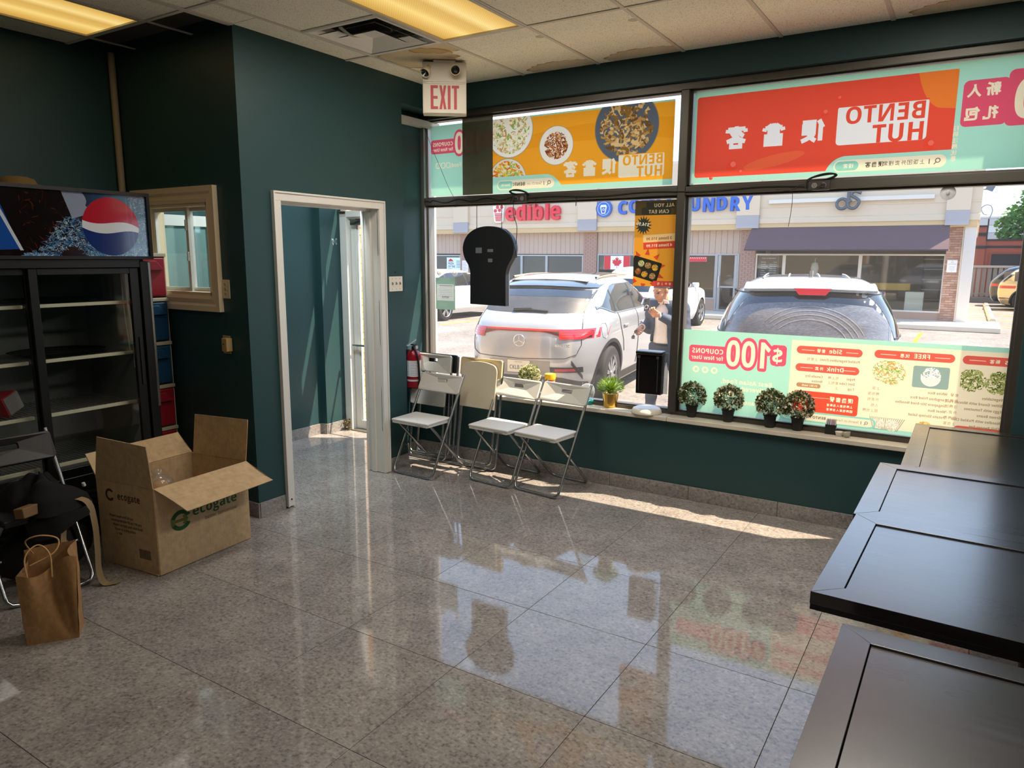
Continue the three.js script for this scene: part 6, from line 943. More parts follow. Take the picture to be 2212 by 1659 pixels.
{
  // corners: A left front, B front, K right back, E left back
  const A = [-0.17, 2.828], Bc = [0.281, 2.774], K = [0.24, 2.161], E = [-0.211, 2.215], H = 0.487, th = 0.006;
  const t = thing('cardboard_box', 'large open cardboard box with a green printed logo on the floor', 'box', [0, 0, 0]);
  const flute = (g) => g;
  const wall = (P, Q, y0, y1) => { const dx = Q[0] - P[0], dz = Q[1] - P[1], L = Math.hypot(dx, dz); return metric(box(L, y1 - y0, th, [(P[0] + Q[0]) / 2, (y0 + y1) / 2, (P[1] + Q[1]) / 2], [0, Math.atan2(-dz, dx), 0], 0.002), 2); };
  part(t, 'side_panel', wall(A, Bc, 0.003, H), M_card); part(t, 'side_panel', wall(Bc, K, 0.003, H), M_card); part(t, 'side_panel', wall(K, E, 0.003, H), M_card); part(t, 'side_panel', wall(E, A, 0.003, H), M_card);
  part(t, 'bottom_panel', [box(0.445, 0.006, 0.61, [0.035, 0.006, 2.494], [0, 0.065, 0])], M_card);
  // flaps: upright left and back ones, the long near one folded down outwards, the far long one folded in
  const flap = (P, Q, R, S) => { const g = surf((u, v) => { const a = [P[0] + (Q[0] - P[0]) * u, P[1] + (Q[1] - P[1]) * u, P[2] + (Q[2] - P[2]) * u], b = [S[0] + (R[0] - S[0]) * u, S[1] + (R[1] - S[1]) * u, S[2] + (R[2] - S[2]) * u]; return [a[0] + (b[0] - a[0]) * v, a[1] + (b[1] - a[1]) * v - 0.012 * Math.sin(v * 3.14) * (u - 0.3), a[2] + (b[2] - a[2]) * v]; }, 8, 6); const n = V3(Q[0] - P[0], Q[1] - P[1], Q[2] - P[2]).cross(V3(S[0] - P[0], S[1] - P[1], S[2] - P[2])).normalize().multiplyScalar(th * 0.8), back = clean(g), q = back.clone(); q.translate(n.x, n.y, n.z);
    const rim = []; const e = [[P, Q], [Q, R], [R, S], [S, P]]; for (const [a, b] of e) rim.push(surf((u, v) => [a[0] + (b[0] - a[0]) * u + n.x * v, a[1] + (b[1] - a[1]) * u + n.y * v, a[2] + (b[2] - a[2]) * u + n.z * v], 1, 1)); return metric(join(back, q, rim), 2); };
  part(t, 'flap', flap([A[0], H, A[1]], [Bc[0], H, Bc[1]], [0.293, 0.724, 2.80], [-0.106, 0.73, 2.835]), M_card);
  part(t, 'flap', flap([E[0] + 0.02, H, E[1]], [K[0], H, K[1]], [0.272, 0.742, 2.155], [-0.185, 0.728, 2.19]), M_card);
  part(t, 'flap', flap([Bc[0], H, Bc[1]], [K[0], H, K[1]], [0.452, 0.402, 2.145], [0.452, 0.378, 2.70]), M_card);
  part(t, 'flap', flap([A[0], H, A[1]], [E[0], H, E[1]], [-0.32, 0.6, 2.23], [-0.3, 0.595, 2.81]), M_card);
  const yaw = Math.atan2(K[0] - Bc[0], -(K[1] - Bc[1]));
  const face = (P, Q, y0, y1, a, b, w, h, draw) => { const dx = Q[0] - P[0], dz = Q[1] - P[1], g = new THREE.PlaneGeometry(1, 1), p = g.attributes.position; const nx = -dz, nz = dx, L = Math.hypot(dx, dz); for (let i = 0; i < 4; i++) { const u = a + (b - a) * (p.getX(i) + 0.5), v = y0 + (y1 - y0) * (p.getY(i) + 0.5); p.setXYZ(i, P[0] + dx * u - (nx / L) * -0.0045 * -1 * -1, v, P[1] + dz * u + 0); } const off = 0.0045; for (let i = 0; i < 4; i++) p.setXYZ(i, p.getX(i), p.getY(i), p.getZ(i)); g.computeVertexNormals(); const s = V3(-dz, 0, dx).normalize().multiplyScalar(off); const out = [P[0] + dx / 2 - 0.035, P[1] + dz / 2 - 2.494]; if (s.x * out[0] + s.z * out[1] < 0) s.multiplyScalar(-1); for (let i = 0; i < 4; i++) p.setXYZ(i, P[0] + dx * (a + (b - a) * (g.attributes.uv.getX(i))) + s.x, p.getY(i), P[1] + dz * (a + (b - a) * (g.attributes.uv.getX(i))) + s.z); g.computeVertexNormals();
    const tx = canvas(w, h, draw, { clamp: true }); return part(t, 'print', g, M('#ffffff', 0.8, 0, { map: tx, transparent: true, specularIntensity: 0.2 })); };
  face(Bc, K, 0.16, 0.42, 0.1, 0.92, 900, 520, (g, w, h) => {
    g.clearRect(0, 0, w, h); g.fillStyle = 'rgba(42,92,52,.86)'; g.strokeStyle = 'rgba(42,92,52,.86)';
    g.save(); g.translate(150, 300); g.lineWidth = 46; g.beginPath(); g.arc(0, 0, 92, 0.45, 2.7); g.stroke(); g.beginPath(); g.arc(0, 0, 92, 3.5, 5.9); g.stroke(); g.strokeStyle = 'rgba(110,128,60,.8)'; g.beginPath(); g.arc(0, 0, 92, 2.7, 3.5); g.stroke(); g.lineWidth = 32; g.beginPath(); g.moveTo(-80, 0); g.lineTo(64, 0); g.moveTo(30, -50); g.lineTo(64, 0); g.lineTo(30, 50); g.stroke(); g.restore();
    words(g, 'ecogate', 280, 300, 158, 'bold', 0.92); g.fillStyle = 'rgba(60,62,52,.85)'; words(g, 'better tomorrow', 420, 390, 54, 'normal', 0.98);
  });
  face(A, Bc, 0.05, 0.46, 0.12, 0.95, 640, 700, (g, w, h) => { g.clearRect(0, 0, w, h); g.fillStyle = 'rgba(52,44,30,.75)'; words(g, 'ecogate', 190, 120, 90, 'bold', 0.9); g.strokeStyle = 'rgba(52,44,30,.75)'; g.lineWidth = 24; g.beginPath(); g.arc(90, 90, 48, 0.6, 5.6); g.stroke(); g.fillStyle = 'rgba(50,40,28,.8)'; for (let i = 0; i < 5; i++) words(g, ['Paper bowl and lid set', 'biodegradable 16 oz / 50 pcs', 'Made for hot and cold food', 'Store in a dry place', 'x 300'][i], 60 + i * 20, 300 + i * 42, 34, 'bold', 0.9); for (let i = 0; i < 26; i++) g.fillRect(430 + i * 6, 560, 2 + (i % 3), 90); });
  const b = thing('bowl_stack', 'stack of brown paper bowls in a clear bag inside the cardboard box', 'bowls', [0.135, 0.02, 2.66]);
  for (let i = 0; i < 16; i++) part(b, 'bowl', lathe([[0, 0], [0.045, 0], [0.068, 0.05], [0.071, 0.054], [0.066, 0.054], [0.044, 0.004], [0, 0.004]], 24).applyMatrix4(new THREE.Matrix4().makeRotationX(Math.PI).setPosition(0, 0.06 + i * 0.026, 0)), M('#b08455', 0.8));
  part(b, 'plastic_bag', [lathe([[0.05, 0.0], [0.078, 0.02], [0.08, 0.45], [0.06, 0.475], [0.02, 0.49], [0.03, 0.52], [0.006, 0.53]], 22)], M('#f4f4f4', 0.06, 0, { transmission: 0.93, thickness: 0 }));
}
{ // crumpled kraft bag: four sheets that share corner curves
  const t = thing('paper_bag', 'crumpled brown paper carrier bag with twisted handles on the floor', 'bag', [0.452, 0, 3.385], 0.95);
  const W = 0.1, D = 0.068, kr = M('#c2935f', 0.8, 0, { side: THREE.DoubleSide, map: field(128, (u, v) => { const k = 215 + 50 * (fbm(u, v, 20, 5, 3) - 0.5); return [k, k, k]; }) });
  const base = { a: [-W, 0.001, D], c: [W, 0.001, D], d: [W, 0.001, -D], e: [-W, 0.001, -D] };
  const top = { a: [-0.112, 0.33, 0.07], c: [0.118, 0.36, 0.05], d: [0.1, 0.405, -0.085], e: [-0.105, 0.39, -0.075] };
  const L3 = (A, B2, k) => A.map((x, i) => x + (B2[i] - x) * k), gauss = (x, w) => Math.exp(-((x / w) ** 2));
  const sheet = (p, q, r, s, n, dent, sag) => surf((u, v) => { const o = L3(L3(p, q, u), L3(s, r, u), v), N = [q[2] - p[2], -(q[0] - p[0])].map((x) => -x / Math.hypot(q[2] - p[2], q[0] - p[0])); const k = dent(u, v) + 0.005 * (vnoise(u * 5, v * 6, 64, n) - 0.5) * Math.min(1, v * 5); return [o[0] + N[0] * k, o[1] + sag(u) * v * v, o[2] + N[1] * k]; }, 26, 26);
  part(t, 'front_sheet', sheet(base.a, base.c, top.c, top.a, 3, (u, v) => -0.055 * gauss(u - (0.52 + 0.32 * (1 - v) * 1.1), 0.1 + 0.08 * v) * Math.min(1, v * 2.4) + 0.03 * gauss(u - 0.22, 0.17) * v + 0.028 * gauss(u - 0.95, 0.16) * Math.sin(v * 3.1), (u) => -0.03 * gauss(u - 0.4, 0.2) + 0.03 * gauss(u - 0.85, 0.18)), kr);
  part(t, 'side_sheet', sheet(base.c, base.d, top.d, top.c, 5, (u, v) => -0.035 * Math.sin(u * 3.14) * v, () => 0), kr);
  part(t, 'back_sheet', sheet(base.d, base.e, top.e, top.d, 7, (u, v) => 0.012 * Math.sin(u * 3.14) * v, () => 0), kr);
  part(t, 'side_sheet', sheet(base.e, base.a, top.a, top.e, 9, (u, v) => -0.028 * Math.sin(u * 3.14) * v, () => 0), kr);
  part(t, 'bottom', [span(-W, W, 0, 0.002, -D, D)], kr);
  const rope = M('#c79a66', 0.8);
  part(t, 'handle', tube([[-0.07, 0.3, 0.07], [-0.075, 0.4, 0.05], [-0.03, 0.44, 0.02], [0.015, 0.4, 0.04], [0.02, 0.3, 0.06]], 0.0033, 40, 6), rope); part(t, 'handle', tube([[-0.07, 0.37, -0.07], [-0.085, 0.445, -0.03], [-0.02, 0.475, 0.0], [0.045, 0.45, 0.0], [0.03, 0.4, 0.03], [-0.06, 0.36, 0.05]], 0.0033, 40, 6), rope);
}
{ // black apron with tape straps thrown over the chair
  const t = thing('apron', 'black apron with beige tape straps thrown over the dark folding chair', 'apron', [-0.06, 0.452, 3.16]);
  part(t, 'cloth', [surf((u, v) => { const a = u * 6.283, r = 0.16 + 0.07 * Math.cos(a * 2 + 0.4) + 0.02 * Math.sin(a * 5), k = v, y = 0.012 + (0.12 + 0.035 * Math.sin(a * 3 + 1)) * Math.pow(Math.max(0, 1 - k * k), 0.7) + 0.012 * Math.sin(k * 14 + a * 2) * (1 - k); return [Math.cos(a) * r * k * 0.95, y - (k > 0.94 ? 0.02 : 0), Math.sin(a) * r * k * 1.25]; }, 60, 24)], M('#0a0a0b', 0.95));
  part(t, 'hem', [surf((u, v) => { const a = u * 3.6 - 0.8, r = 0.165 + 0.07 * Math.cos(a * 2 + 0.4); return [Math.cos(a) * r * 0.95, -0.0 - 0.09 * v * (1 + 0.4 * Math.sin(a * 4)), Math.sin(a) * r * 1.25 + 0.01 * Math.sin(a * 9 + v * 3)]; }, 40, 5)], M('#0c0c0d', 0.95));
  const tape = M('#8f7a58', 0.85), ribbon = (pts, w) => { const c = new THREE.CatmullRomCurve3(pts.map((a) => V3(...a))); return surf((u, v) => { const p = c.getPoint(v); return [p.x + (u - 0.5) * w * 0.5, p.y + 0.002, p.z + (u - 0.5) * w]; }, 2, 30); };
  part(t, 'strap', ribbon([[0.1, 0.1, 0.0], [0.17, 0.03, -0.005], [0.2, -0.06, 0.0], [0.2, -0.15, 0.01], [0.205, -0.24, 0.005]], 0.035), tape);
  part(t, 'strap', ribbon([[0.1, 0.07, 0.0], [0.15, 0.05, -0.06], [0.18, 0.01, -0.13], [0.19, -0.1, -0.15], [0.185, -0.25, -0.155], [0.19, -0.38, -0.15], [0.2, -0.444, -0.17], [0.24, -0.446, -0.22]], 0.04), tape);
  part(t, 'care_label', [box(0.012, 0.02, 0.012, [0.1, 0.08, -0.16], [0.3, 0.4, 0])], M('#c9c4b8', 0.8));
  const bg = thing('black_bag', 'slumped black bag on the floor under the dark folding chair', 'bag', [-0.22, 0.0, 3.1]);
  part(bg, 'body', [surf((u, v) => { const a = u * 6.283, q = Math.sin(Math.min(1, v * 1.05) * 2.9); const r = 0.02 + 0.15 * Math.pow(Math.max(0, q), 0.6) + 0.012 * Math.sin(a * 4 + v * 5); return [Math.cos(a) * r * 0.8, 0.004 + 0.3 * v, Math.sin(a) * r * 1.4]; }, 36, 16)], M('#0b0b0c', 0.8)); part(bg, 'zip_pull', [box(0.006, 0.03, 0.01, [0.13, 0.2, -0.05])], M('#b9bcc0', 0.3, 0.8));
  const br = thing('brown_parcel', 'small brown paper parcel tucked on the dark chair under the apron', 'parcel', [0.075, 0.456, 3.26], 0.3); part(br, 'wrap', [box(0.06, 0.05, 0.16, [0, 0.028, 0], [0, 0, 0.15], 0.006)], M('#7a5c3c', 0.8));
}
{ // dry weed at the foot of the street door
  const t = thing('dry_leaves', 'little clump of dry leaves by the foot of the vestibule door', 'leaves', [-1.29, 0.004, -0.19]);
  part(t, 'leaves', leafCloud(60, () => [rnd(-0.03, 0.03), rnd(0, 0.1), rnd(-0.03, 0.03), rnd(0.6, 1.2)], 0.03, 0.8), M('#6a5a2c', 0.8, 0, { side: THREE.DoubleSide }), undefined, 'stuff');
}
// ------------------------------------------------------------------ cars: a body lofted through level outlines, nose towards -z
const M_carGlass = M('#0c0f12', 0.04, 0, { clearcoat: 1, clearcoatRoughness: 0.03 }), M_tyre = M('#1a1a1b', 0.85), M_rim = M('#b5b8bc', 0.25, 0.9), M_well = M('#0b0b0c', 0.95), M_tail = M('#b20f1f', 0.12, 0, { clearcoat: 1 }), M_tailDark = M('#3a080d', 0.12, 0, { clearcoat: 1 }), M_trim = M('#17191b', 0.5), M_brightTrim = M('#d5d8dc', 0.15, 0.95);
function carShape(keys) {                  // keys: [y, half width, z rear, z front, exponent]
  const N = keys.length - 1, cr = (a, b, c, d, t) => 0.5 * ((2 * b) + (c - a) * t + (2 * a - 5 * b + 4 * c - d) * t * t + (3 * b - a - 3 * c + d) * t * t * t);
  const at = (t) => { const i = Math.min(N - 1, Math.max(0, Math.floor(t))), k = t - i, g = (j) => keys[Math.min(N, Math.max(0, j))]; return keys[0].map((_, c) => { const a = g(i - 1)[c], b = g(i)[c], d = g(i + 1)[c], e = g(i + 2)[c], v = cr(a, b, d, e, k); return Math.min(Math.max(v, Math.min(b, d)), Math.max(b, d)); }); };
  const byY = (y) => { let lo = 0, hi = N; for (let i = 0; i < 40; i++) { const m = (lo + hi) / 2; if (at(m)[0] < y) lo = m; else hi = m; } return at(lo); };
  const pt = (t, a) => { const [y, w, r, f, n] = at(t), zc = (r + f) / 2, c = Math.cos(a), s = Math.sin(a), e = 2 / n; return [w * Math.sign(c) * Math.pow(Math.abs(c), e), y, zc + (r - zc) * Math.sign(s) * Math.pow(Math.abs(s), e)]; };
  const side = (z, y, sx, o = 0) => { const [, w, r, f, n] = byY(y), zc = (r + f) / 2, q = Math.min(1, Math.abs((z - zc) / (r - zc))); return [sx * (w * Math.pow(1 - Math.pow(q, n), 1 / n) + o), y, z]; };
  const back = (x, y, o = 0) => { const [, w, r, f, n] = byY(y), zc = (r + f) / 2, q = Math.min(1, Math.abs(x / w)); return [x, y, zc + (r - zc) * Math.pow(1 - Math.pow(q, n), 1 / n) + o]; };
  const nose = (x, y, o = 0) => { const [, w, r, f, n] = byY(y), zc = (r + f) / 2, q = Math.min(1, Math.abs(x / w)); return [x, y, zc + (f - zc) * Math.pow(1 - Math.pow(q, n), 1 / n) - o]; };
  return { N, at, pt, side, back, nose, byY };
}
function wheel(r, w, style) {
  const g = new THREE.Group();
  part(g, 'tyre', [xf(lathe([[r * 0.66, -w / 2], [r * 0.9, -w / 2], [r * 0.97, -w / 2 + 0.02], [r, -w / 2 + 0.05], [r, w / 2 - 0.05], [r * 0.97, w / 2 - 0.02], [r * 0.9, w / 2], [r * 0.66, w / 2]], 48), [0, 0, 0], [0, 0, Math.PI / 2])], M_tyre);
  const sp = [], n = style === 5 ? 5 : 10; for (let i = 0; i < n; i++) for (const k of style === 5 ? [-0.16, 0.16] : [-0.09, 0.09]) { const a = i / n * 6.283 + k; sp.push(xf(box(0.022, r * 0.6, style === 5 ? 0.045 : 0.026, [0, r * 0.36, 0], [0, 0, 0], 0.004), [w / 2 - 0.03, 0, 0], [a, 0, 0])); }
  part(g, 'rim', [xf(lathe([[r * 0.62, -w / 2 + 0.02], [r * 0.6, w / 2 - 0.03], [r * 0.66, w / 2 - 0.005], [r * 0.69, w / 2 + 0.004], [r * 0.66, w / 2 - 0.012]], 48), [0, 0, 0], [0, 0, -Math.PI / 2]), ...sp, cyl(r * 0.14, r * 0.12, 0.03, [w / 2 - 0.02, 0, 0], [0, 0, Math.PI / 2])], M_rim);
  part(g, 'brake_disc', [cyl(r * 0.5, r * 0.5, 0.02, [w / 2 - 0.08, 0, 0], [0, 0, Math.PI / 2], 30), cyl(r * 0.62, r * 0.62, 0.01, [w / 2 - 0.12, 0, 0], [0, 0, Math.PI / 2], 30)], M_well);
  return g;
}
const csg = new Evaluator(); csg.attributes = ['position', 'normal', 'uv']; csg.useGroups = true;
function car(label, cat, pos, turn, P) {
  const t = thing(P.name ?? 'parked_car', label, cat, pos, turn, P.group), S = carShape(P.keys), na = 96, nt = S.N * 6;
  const body = clean(surf((u, v) => S.pt(v * S.N, u * Math.PI * 2), na, nt));
  const capPts = (tt, flip) => surf((u, v) => { const q = S.pt(tt, u * Math.PI * 2), c = S.at(tt), zc = (c[2] + c[3]) / 2; return [q[0] * v, q[1], zc + (q[2] - zc) * v]; }, na, 2);
  let closed = mergeVertices(join(body, capPts(0), capPts(S.N)), 1e-4); closed = closed.toNonIndexed();
  { // outward faces
    const p = closed.attributes.position, c = V3(0, 0.9, 0); let bad = 0, n = 0; const a = V3(), b = V3(), d = V3(); for (let i = 0; i < p.count; i += 3) { a.fromBufferAttribute(p, i); b.fromBufferAttribute(p, i + 1); d.fromBufferAttribute(p, i + 2); const m = a.clone().add(b).add(d).divideScalar(3); const nn = b.clone().sub(a).cross(d.clone().sub(a)); const out = V3(m.x, m.y < 0.4 && Math.abs(nn.y) > 0.9 * nn.length() ? -1 : m.y - 0.8, m.z * 0.3); if (nn.dot(out) < 0) { const x = [p.getX(i + 1), p.getY(i + 1), p.getZ(i + 1)]; p.setXYZ(i + 1, d.x, d.y, d.z); p.setXYZ(i + 2, ...x); } }
  }
  closed.deleteAttribute('normal'); closed.deleteAttribute('uv'); closed = mergeVertices(closed, 1e-4); closed.computeVertexNormals(); closed.setAttribute('uv', new THREE.BufferAttribute(new Float32Array(closed.attributes.position.count * 2), 2));
  let out = new Brush(closed, P.paint); out.updateMatrixWorld();
  for (const z of [P.axR, P.axF]) for (const s of [-1, 1]) { const w = new Brush(new THREE.CylinderGeometry(P.r + 0.055, P.r + 0.055, 0.5, 36), M_well); w.rotation.z = Math.PI / 2; w.position.set(s * (P.hw - 0.02), P.r, z); w.updateMatrixWorld(); out = csg.evaluate(out, w, SUBTRACTION); }
  const bodyMesh = mesh('body', out.geometry, out.material, t);
  for (const z of [P.axR, P.axF]) for (const s of [-1, 1]) { const w = wheel(P.r, 0.26, P.spokes ?? 10); w.name = 'wheel'; w.position.set(s * (P.hw - 0.145), P.r, z); w.rotation.y = s > 0 ? 0 : Math.PI; t.add(w);
    part(t, 'arch_trim', [surf((u, v) => { const a = -0.25 + u * 3.64, rr = P.r + 0.05 + 0.05 * v; const y = P.r + Math.sin(a) * rr, zz = z + Math.cos(a) * rr; return S.side(zz, Math.max(0.22, y), s, 0.006); }, 30, 2)], P.arch ?? M_trim); }
  const side = (z0, z1, lo, hi, s, o = 0.004, nu = 16, nv = 8) => surf((u, v) => { const z = z0 + (z1 - z0) * u, a = lo(z), b = hi(z); return S.side(z, a + (b - a) * v, s, o); }, nu, nv);
  const back = (x0, x1, lo, hi, o = 0.004, nu = 24, nv = 8) => surf((u, v) => { const x = x0 + (x1 - x0) * u, a = lo(x), b = hi(x); return S.back(x, a + (b - a) * v, o); }, nu, nv);
  const nose = (x0, x1, lo, hi, o = 0.004) => surf((u, v) => { const x = x0 + (x1 - x0) * u, a = lo(x), b = hi(x); return S.nose(x, a + (b - a) * v, o); }, 24, 8);
  const dense = (pts) => pts.flatMap((p, i) => i === pts.length - 1 ? [p] : Array.from({ length: 5 }, (_, k) => [p[0] + (pts[i + 1][0] - p[0]) * k / 5, p[1] + (pts[i + 1][1] - p[1]) * k / 5]));
  const lineS = (pts, s, w = 0.004) => { const q = dense(pts).map(([z, y]) => V3(...S.side(z, y, s, 0.003))); return new THREE.TubeGeometry(new THREE.CatmullRomCurve3(q), q.length * 2, w, 4); };
  const lineB = (pts, w = 0.005) => { const q = dense(pts).map(([x, y]) => V3(...S.back(x, y, 0.004))); return new THREE.TubeGeometry(new THREE.CatmullRomCurve3(q, false, 'catmullrom', 0.2), q.length * 2, w, 4); };
  const wrap = (a0, a1, lo, hi, s, o = 0.006, nu = 20, nv = 6) => surf((u, v) => { const a = a0 + (a1 - a0) * u, l = lo(a), h = hi(a), y = l + (h - l) * v, [, w, r, f, n] = S.byY(y), zc = (r + f) / 2, e = 2 / n; return [s * (w * Math.pow(Math.abs(Math.cos(a)), e) + o * Math.cos(a)), y, zc + (r - zc) * Math.pow(Math.abs(Math.sin(a)), e) + o * Math.sin(a)]; }, nu, nv);
  const K = { S, t, side, back, nose, lineS, lineB, wrap };
  // windows along both sides, from the list of panes [z back, z front]
  for (const s of [-1, 1]) {
    P.panes.forEach(([z0, z1]) => part(t, 'side_window', side(z0, z1, P.belt, P.eave, s, 0.004), M_carGlass));
    const [a, b] = [P.panes[0][0], P.panes[P.panes.length - 1][1]];
    part(t, 'window_trim', [lineS(Array.from({ length: 18 }, (_, i) => { const z = a + (b - a) * i / 17; return [z, P.belt(z) - 0.008]; }), s, 0.009), lineS(Array.from({ length: 18 }, (_, i) => { const z = a + (b - a) * i / 17; return [z, P.eave(z) + 0.008]; }), s, 0.008)], P.chrome ? M_brightTrim : M_trim);
    part(t, 'window_pillar', P.panes.slice(1).map(([z0], i) => side(P.panes[i][1] - 0.0, z0, P.belt, P.eave, s, 0.003, 2)), M_trim);
    P.doors.forEach((pts) => part(t, 'door_seam', lineS(pts, s), M_trim));
    P.handles.forEach(([z, y]) => { const q = S.side(z, y, s, 0.012); part(t, 'door_handle', [box(0.022, 0.028, 0.2, q, [0, 0, 0], 0.008)], P.handleM ?? P.paint); });
    const q = S.side(P.mirror[0], P.mirror[1], s, 0.09); part(t, 'mirror', [box(0.2, 0.14, 0.1, [q[0], q[1], q[2]], [0, s * 0.15, 0], 0.04), box(0.1, 0.03, 0.06, [q[0] - s * 0.1, q[1] - 0.06, q[2]])], P.mirrorM ?? P.paint);
    part(t, 'sill_trim', side(P.axR - P.r - 0.1, P.axF + P.r + 0.1, () => 0.23, () => 0.36, s, 0.006), P.arch ?? M_trim);
  }
  part(t, 'windscreen', nose(-P.ws, P.ws, () => P.cowl, () => P.top, 0.006), M_carGlass);
  part(t, 'headlamp', [nose(-P.hw * 0.88, -P.hw * 0.45, () => P.lampY, () => P.lampY + 0.1, 0.006)], M('#dfe4e8', 0.1)); part(t, 'headlamp', [nose(P.hw * 0.45, P.hw * 0.88, () => P.lampY, () => P.lampY + 0.1, 0.006)], M('#dfe4e8', 0.1));
  part(t, 'grille', [nose(-P.hw * 0.42, P.hw * 0.42, () => 0.5, () => 0.82, 0.006)], M_trim);
  P.more?.(K);
  return t;
}
const smooth = (a, b, x) => { const t = Math.max(0, Math.min(1, (x - a) / (b - a))); return t * t * (3 - 2 * t); };
const dusty = (c, s) => field(256, (u, v) => { const k = 1 + 0.5 * (fbm(u, v, 90, s, 2) - 0.45) + 0.3 * (fbm(u, v, 5, s + 4, 3) - 0.5); return c.map((x) => Math.max(0, Math.min(255, x * k))); });
// silver electric hatchback-like SUV, tail towards the shop
{
  const silver = M('#a4a7ad', 0.3, 0.35, { clearcoat: 1, clearcoatRoughness: 0.05 });
  car('big silver electric SUV parked tail-first outside the left window pane', 'car', [-1.02 - 2.55 * Math.sin(0.14), GY, -3.0 - 2.55 * Math.cos(0.14)], 0.14, {
    paint: silver, hw: 0.98, r: 0.39, axR: 1.58, axF: -1.63, chrome: true, spokes: 10,
    keys: [[0.2, 0.86, 2.28, -2.35, 4.5], [0.35, 0.935, 2.46, -2.5, 4.6], [0.6, 0.972, 2.56, -2.56, 4.4], [0.9, 0.98, 2.545, -2.54, 4.2], [1.08, 0.965, 2.48, -2.4, 4], [1.16, 0.94, 2.4, -1.95, 4], [1.23, 0.9, 2.3, -1.3, 4], [1.4, 0.835, 2.08, -0.9, 4], [1.55, 0.765, 1.84, -0.5, 3.8], [1.64, 0.69, 1.62, -0.2, 3.6], [1.69, 0.58, 1.3, 0.0, 3.2], [1.715, 0.36, 0.9, 0.2, 3], [1.722, 0.05, 0.5, 0.4, 2.5]],
    belt: (z) => 1.215 + 0.1 * smooth(1.3, 1.85, z), eave: (z) => 1.575 - 0.3 * smooth(0.9, 1.85, z) ** 1.6 - 0.36 * smooth(-0.2, -1.1, z), panes: [[1.84, 1.32], [1.27, 0.36], [0.28, -0.98]],
    doors: [[[1.24, 1.2], [1.22, 1.0], [1.12, 0.82], [1.08, 0.66]], [[0.32, 1.2], [0.33, 0.8], [0.34, 0.4]], [[-1.0, 1.18], [-1.1, 0.8], [-1.08, 0.4]]], handles: [[1.0, 1.02], [0.08, 1.0]], handleM: silver, mirror: [-0.75, 1.26], ws: 0.72, cowl: 1.2, top: 1.56, lampY: 0.86,
    more: ({ S, t, side, back, lineS, lineB, wrap }) => {
      part(t, 'rear_window', back(-0.71, 0.71, (x) => 1.235 + 0.02 * Math.abs(x), (x) => 1.53 - 0.05 * x * x, 0.005), M('#ffffff', 0.5, 0, { map: dusty([66, 69, 74], 31), specularIntensity: 0.6 }));
      part(t, 'rear_window_band', back(-0.72, 0.72, (x) => 1.44 - 0.1 * Math.max(0, Math.abs(x) - 0.45), (x) => 1.545 - 0.05 * x * x, 0.008), M('#1d2125', 0.08, 0, { clearcoat: 1 }));
      part(t, 'spoiler', [surf((u, v) => { const x = -0.72 + 1.44 * u, q = S.back(x, 1.565 + 0.07 * v - 0.05 * x * x, 0); return [q[0], q[1] + 0.012 * (1 - v), q[2] + 0.05 * (1 - v)]; }, 24, 4)], M('#39424e', 0.15, 0.2, { clearcoat: 1 }));
      part(t, 'roof_panel', [surf((u, v) => { const zz = 1.62 - 2.2 * v, x = (-0.58 + 1.16 * u) * (1 - 0.1 * v); return [x, 1.66 + 0.066 * Math.sqrt(Math.max(0, 1 - (x / 0.75) ** 2)) - 0.075 * smooth(0.9, 1.62, zz) - 0.05 * smooth(-0.2, -0.7, zz), zz]; }, 16, 16)], M_carGlass);
      part(t, 'roof_rail', [tube([[0.62, 1.675, 1.35], [0.63, 1.7, 0.6], [0.6, 1.69, -0.2]], 0.016, 20, 6), tube([[-0.62, 1.675, 1.35], [-0.63, 1.7, 0.6], [-0.6, 1.69, -0.2]], 0.016, 20, 6)], M('#c9b48a', 0.3, 0.6));
      part(t, 'tail_lamp', back(-0.93, 0.93, (x) => 1.015 - 0.085 * smooth(0.28, 0.72, Math.abs(x)), () => 1.052, 0.006, 40, 6), M_tail);
      part(t, 'tail_lamp_band', back(-0.84, 0.84, (x) => 1.02 - 0.08 * smooth(0.3, 0.72, Math.abs(x)), () => 1.03 - 0.0, 0.01, 40, 4), M_tailDark);
      for (const s of [-1, 1]) part(t, 'tail_lamp', wrap(0.76, 1.3, (a) => 0.93 + 0.045 * smooth(0.95, 0.76, a), (a) => 1.05 - 0.03 * smooth(0.95, 0.76, a), s, 0.012), M_tail);
      for (const s of [-1, 1]) part(t, 'lamp_rib', [0.03, 0.06, 0.09].map((d) => wrap(0.84, 1.26, () => 0.93 + d, () => 0.936 + d, s, 0.016, 14, 1)), M('#e8404a', 0.2));
      part(t, 'tailgate_seam', [lineB([[-0.7, 1.26], [-0.74, 1.1], [-0.76, 0.86], [-0.72, 0.74], [-0.6, 0.69], [0, 0.67], [0.6, 0.69], [0.72, 0.74], [0.76, 0.86], [0.74, 1.1], [0.7, 1.26]])], M_trim);
      part(t, 'emblem', [xf(new THREE.TorusGeometry(0.075, 0.007, 8, 36), S.back(0, 0.9, 0.014)), ...[0, 1, 2].map((i) => { const a = Math.PI / 2 + i * 2.094, q = S.back(0, 0.9, 0.014); return box(0.011, 0.07, 0.01, [q[0] + Math.cos(a) * 0.037, q[1] + Math.sin(a) * 0.037, q[2]], [0, 0, a - Math.PI / 2], 0.002); })], M_brightTrim);
      const badge = (str, x, y, h) => { const g = text3d(str, h, 0.006); const q = S.back(x, y, 0.004); part(t, 'badge', xf(g, q, [0, 0, 0], [1.15, 1, 1]), M_brightTrim); };
      badge('EQS 450', -0.7, 0.86, 0.036); badge('4MATIC', 0.48, 0.84, 0.034);
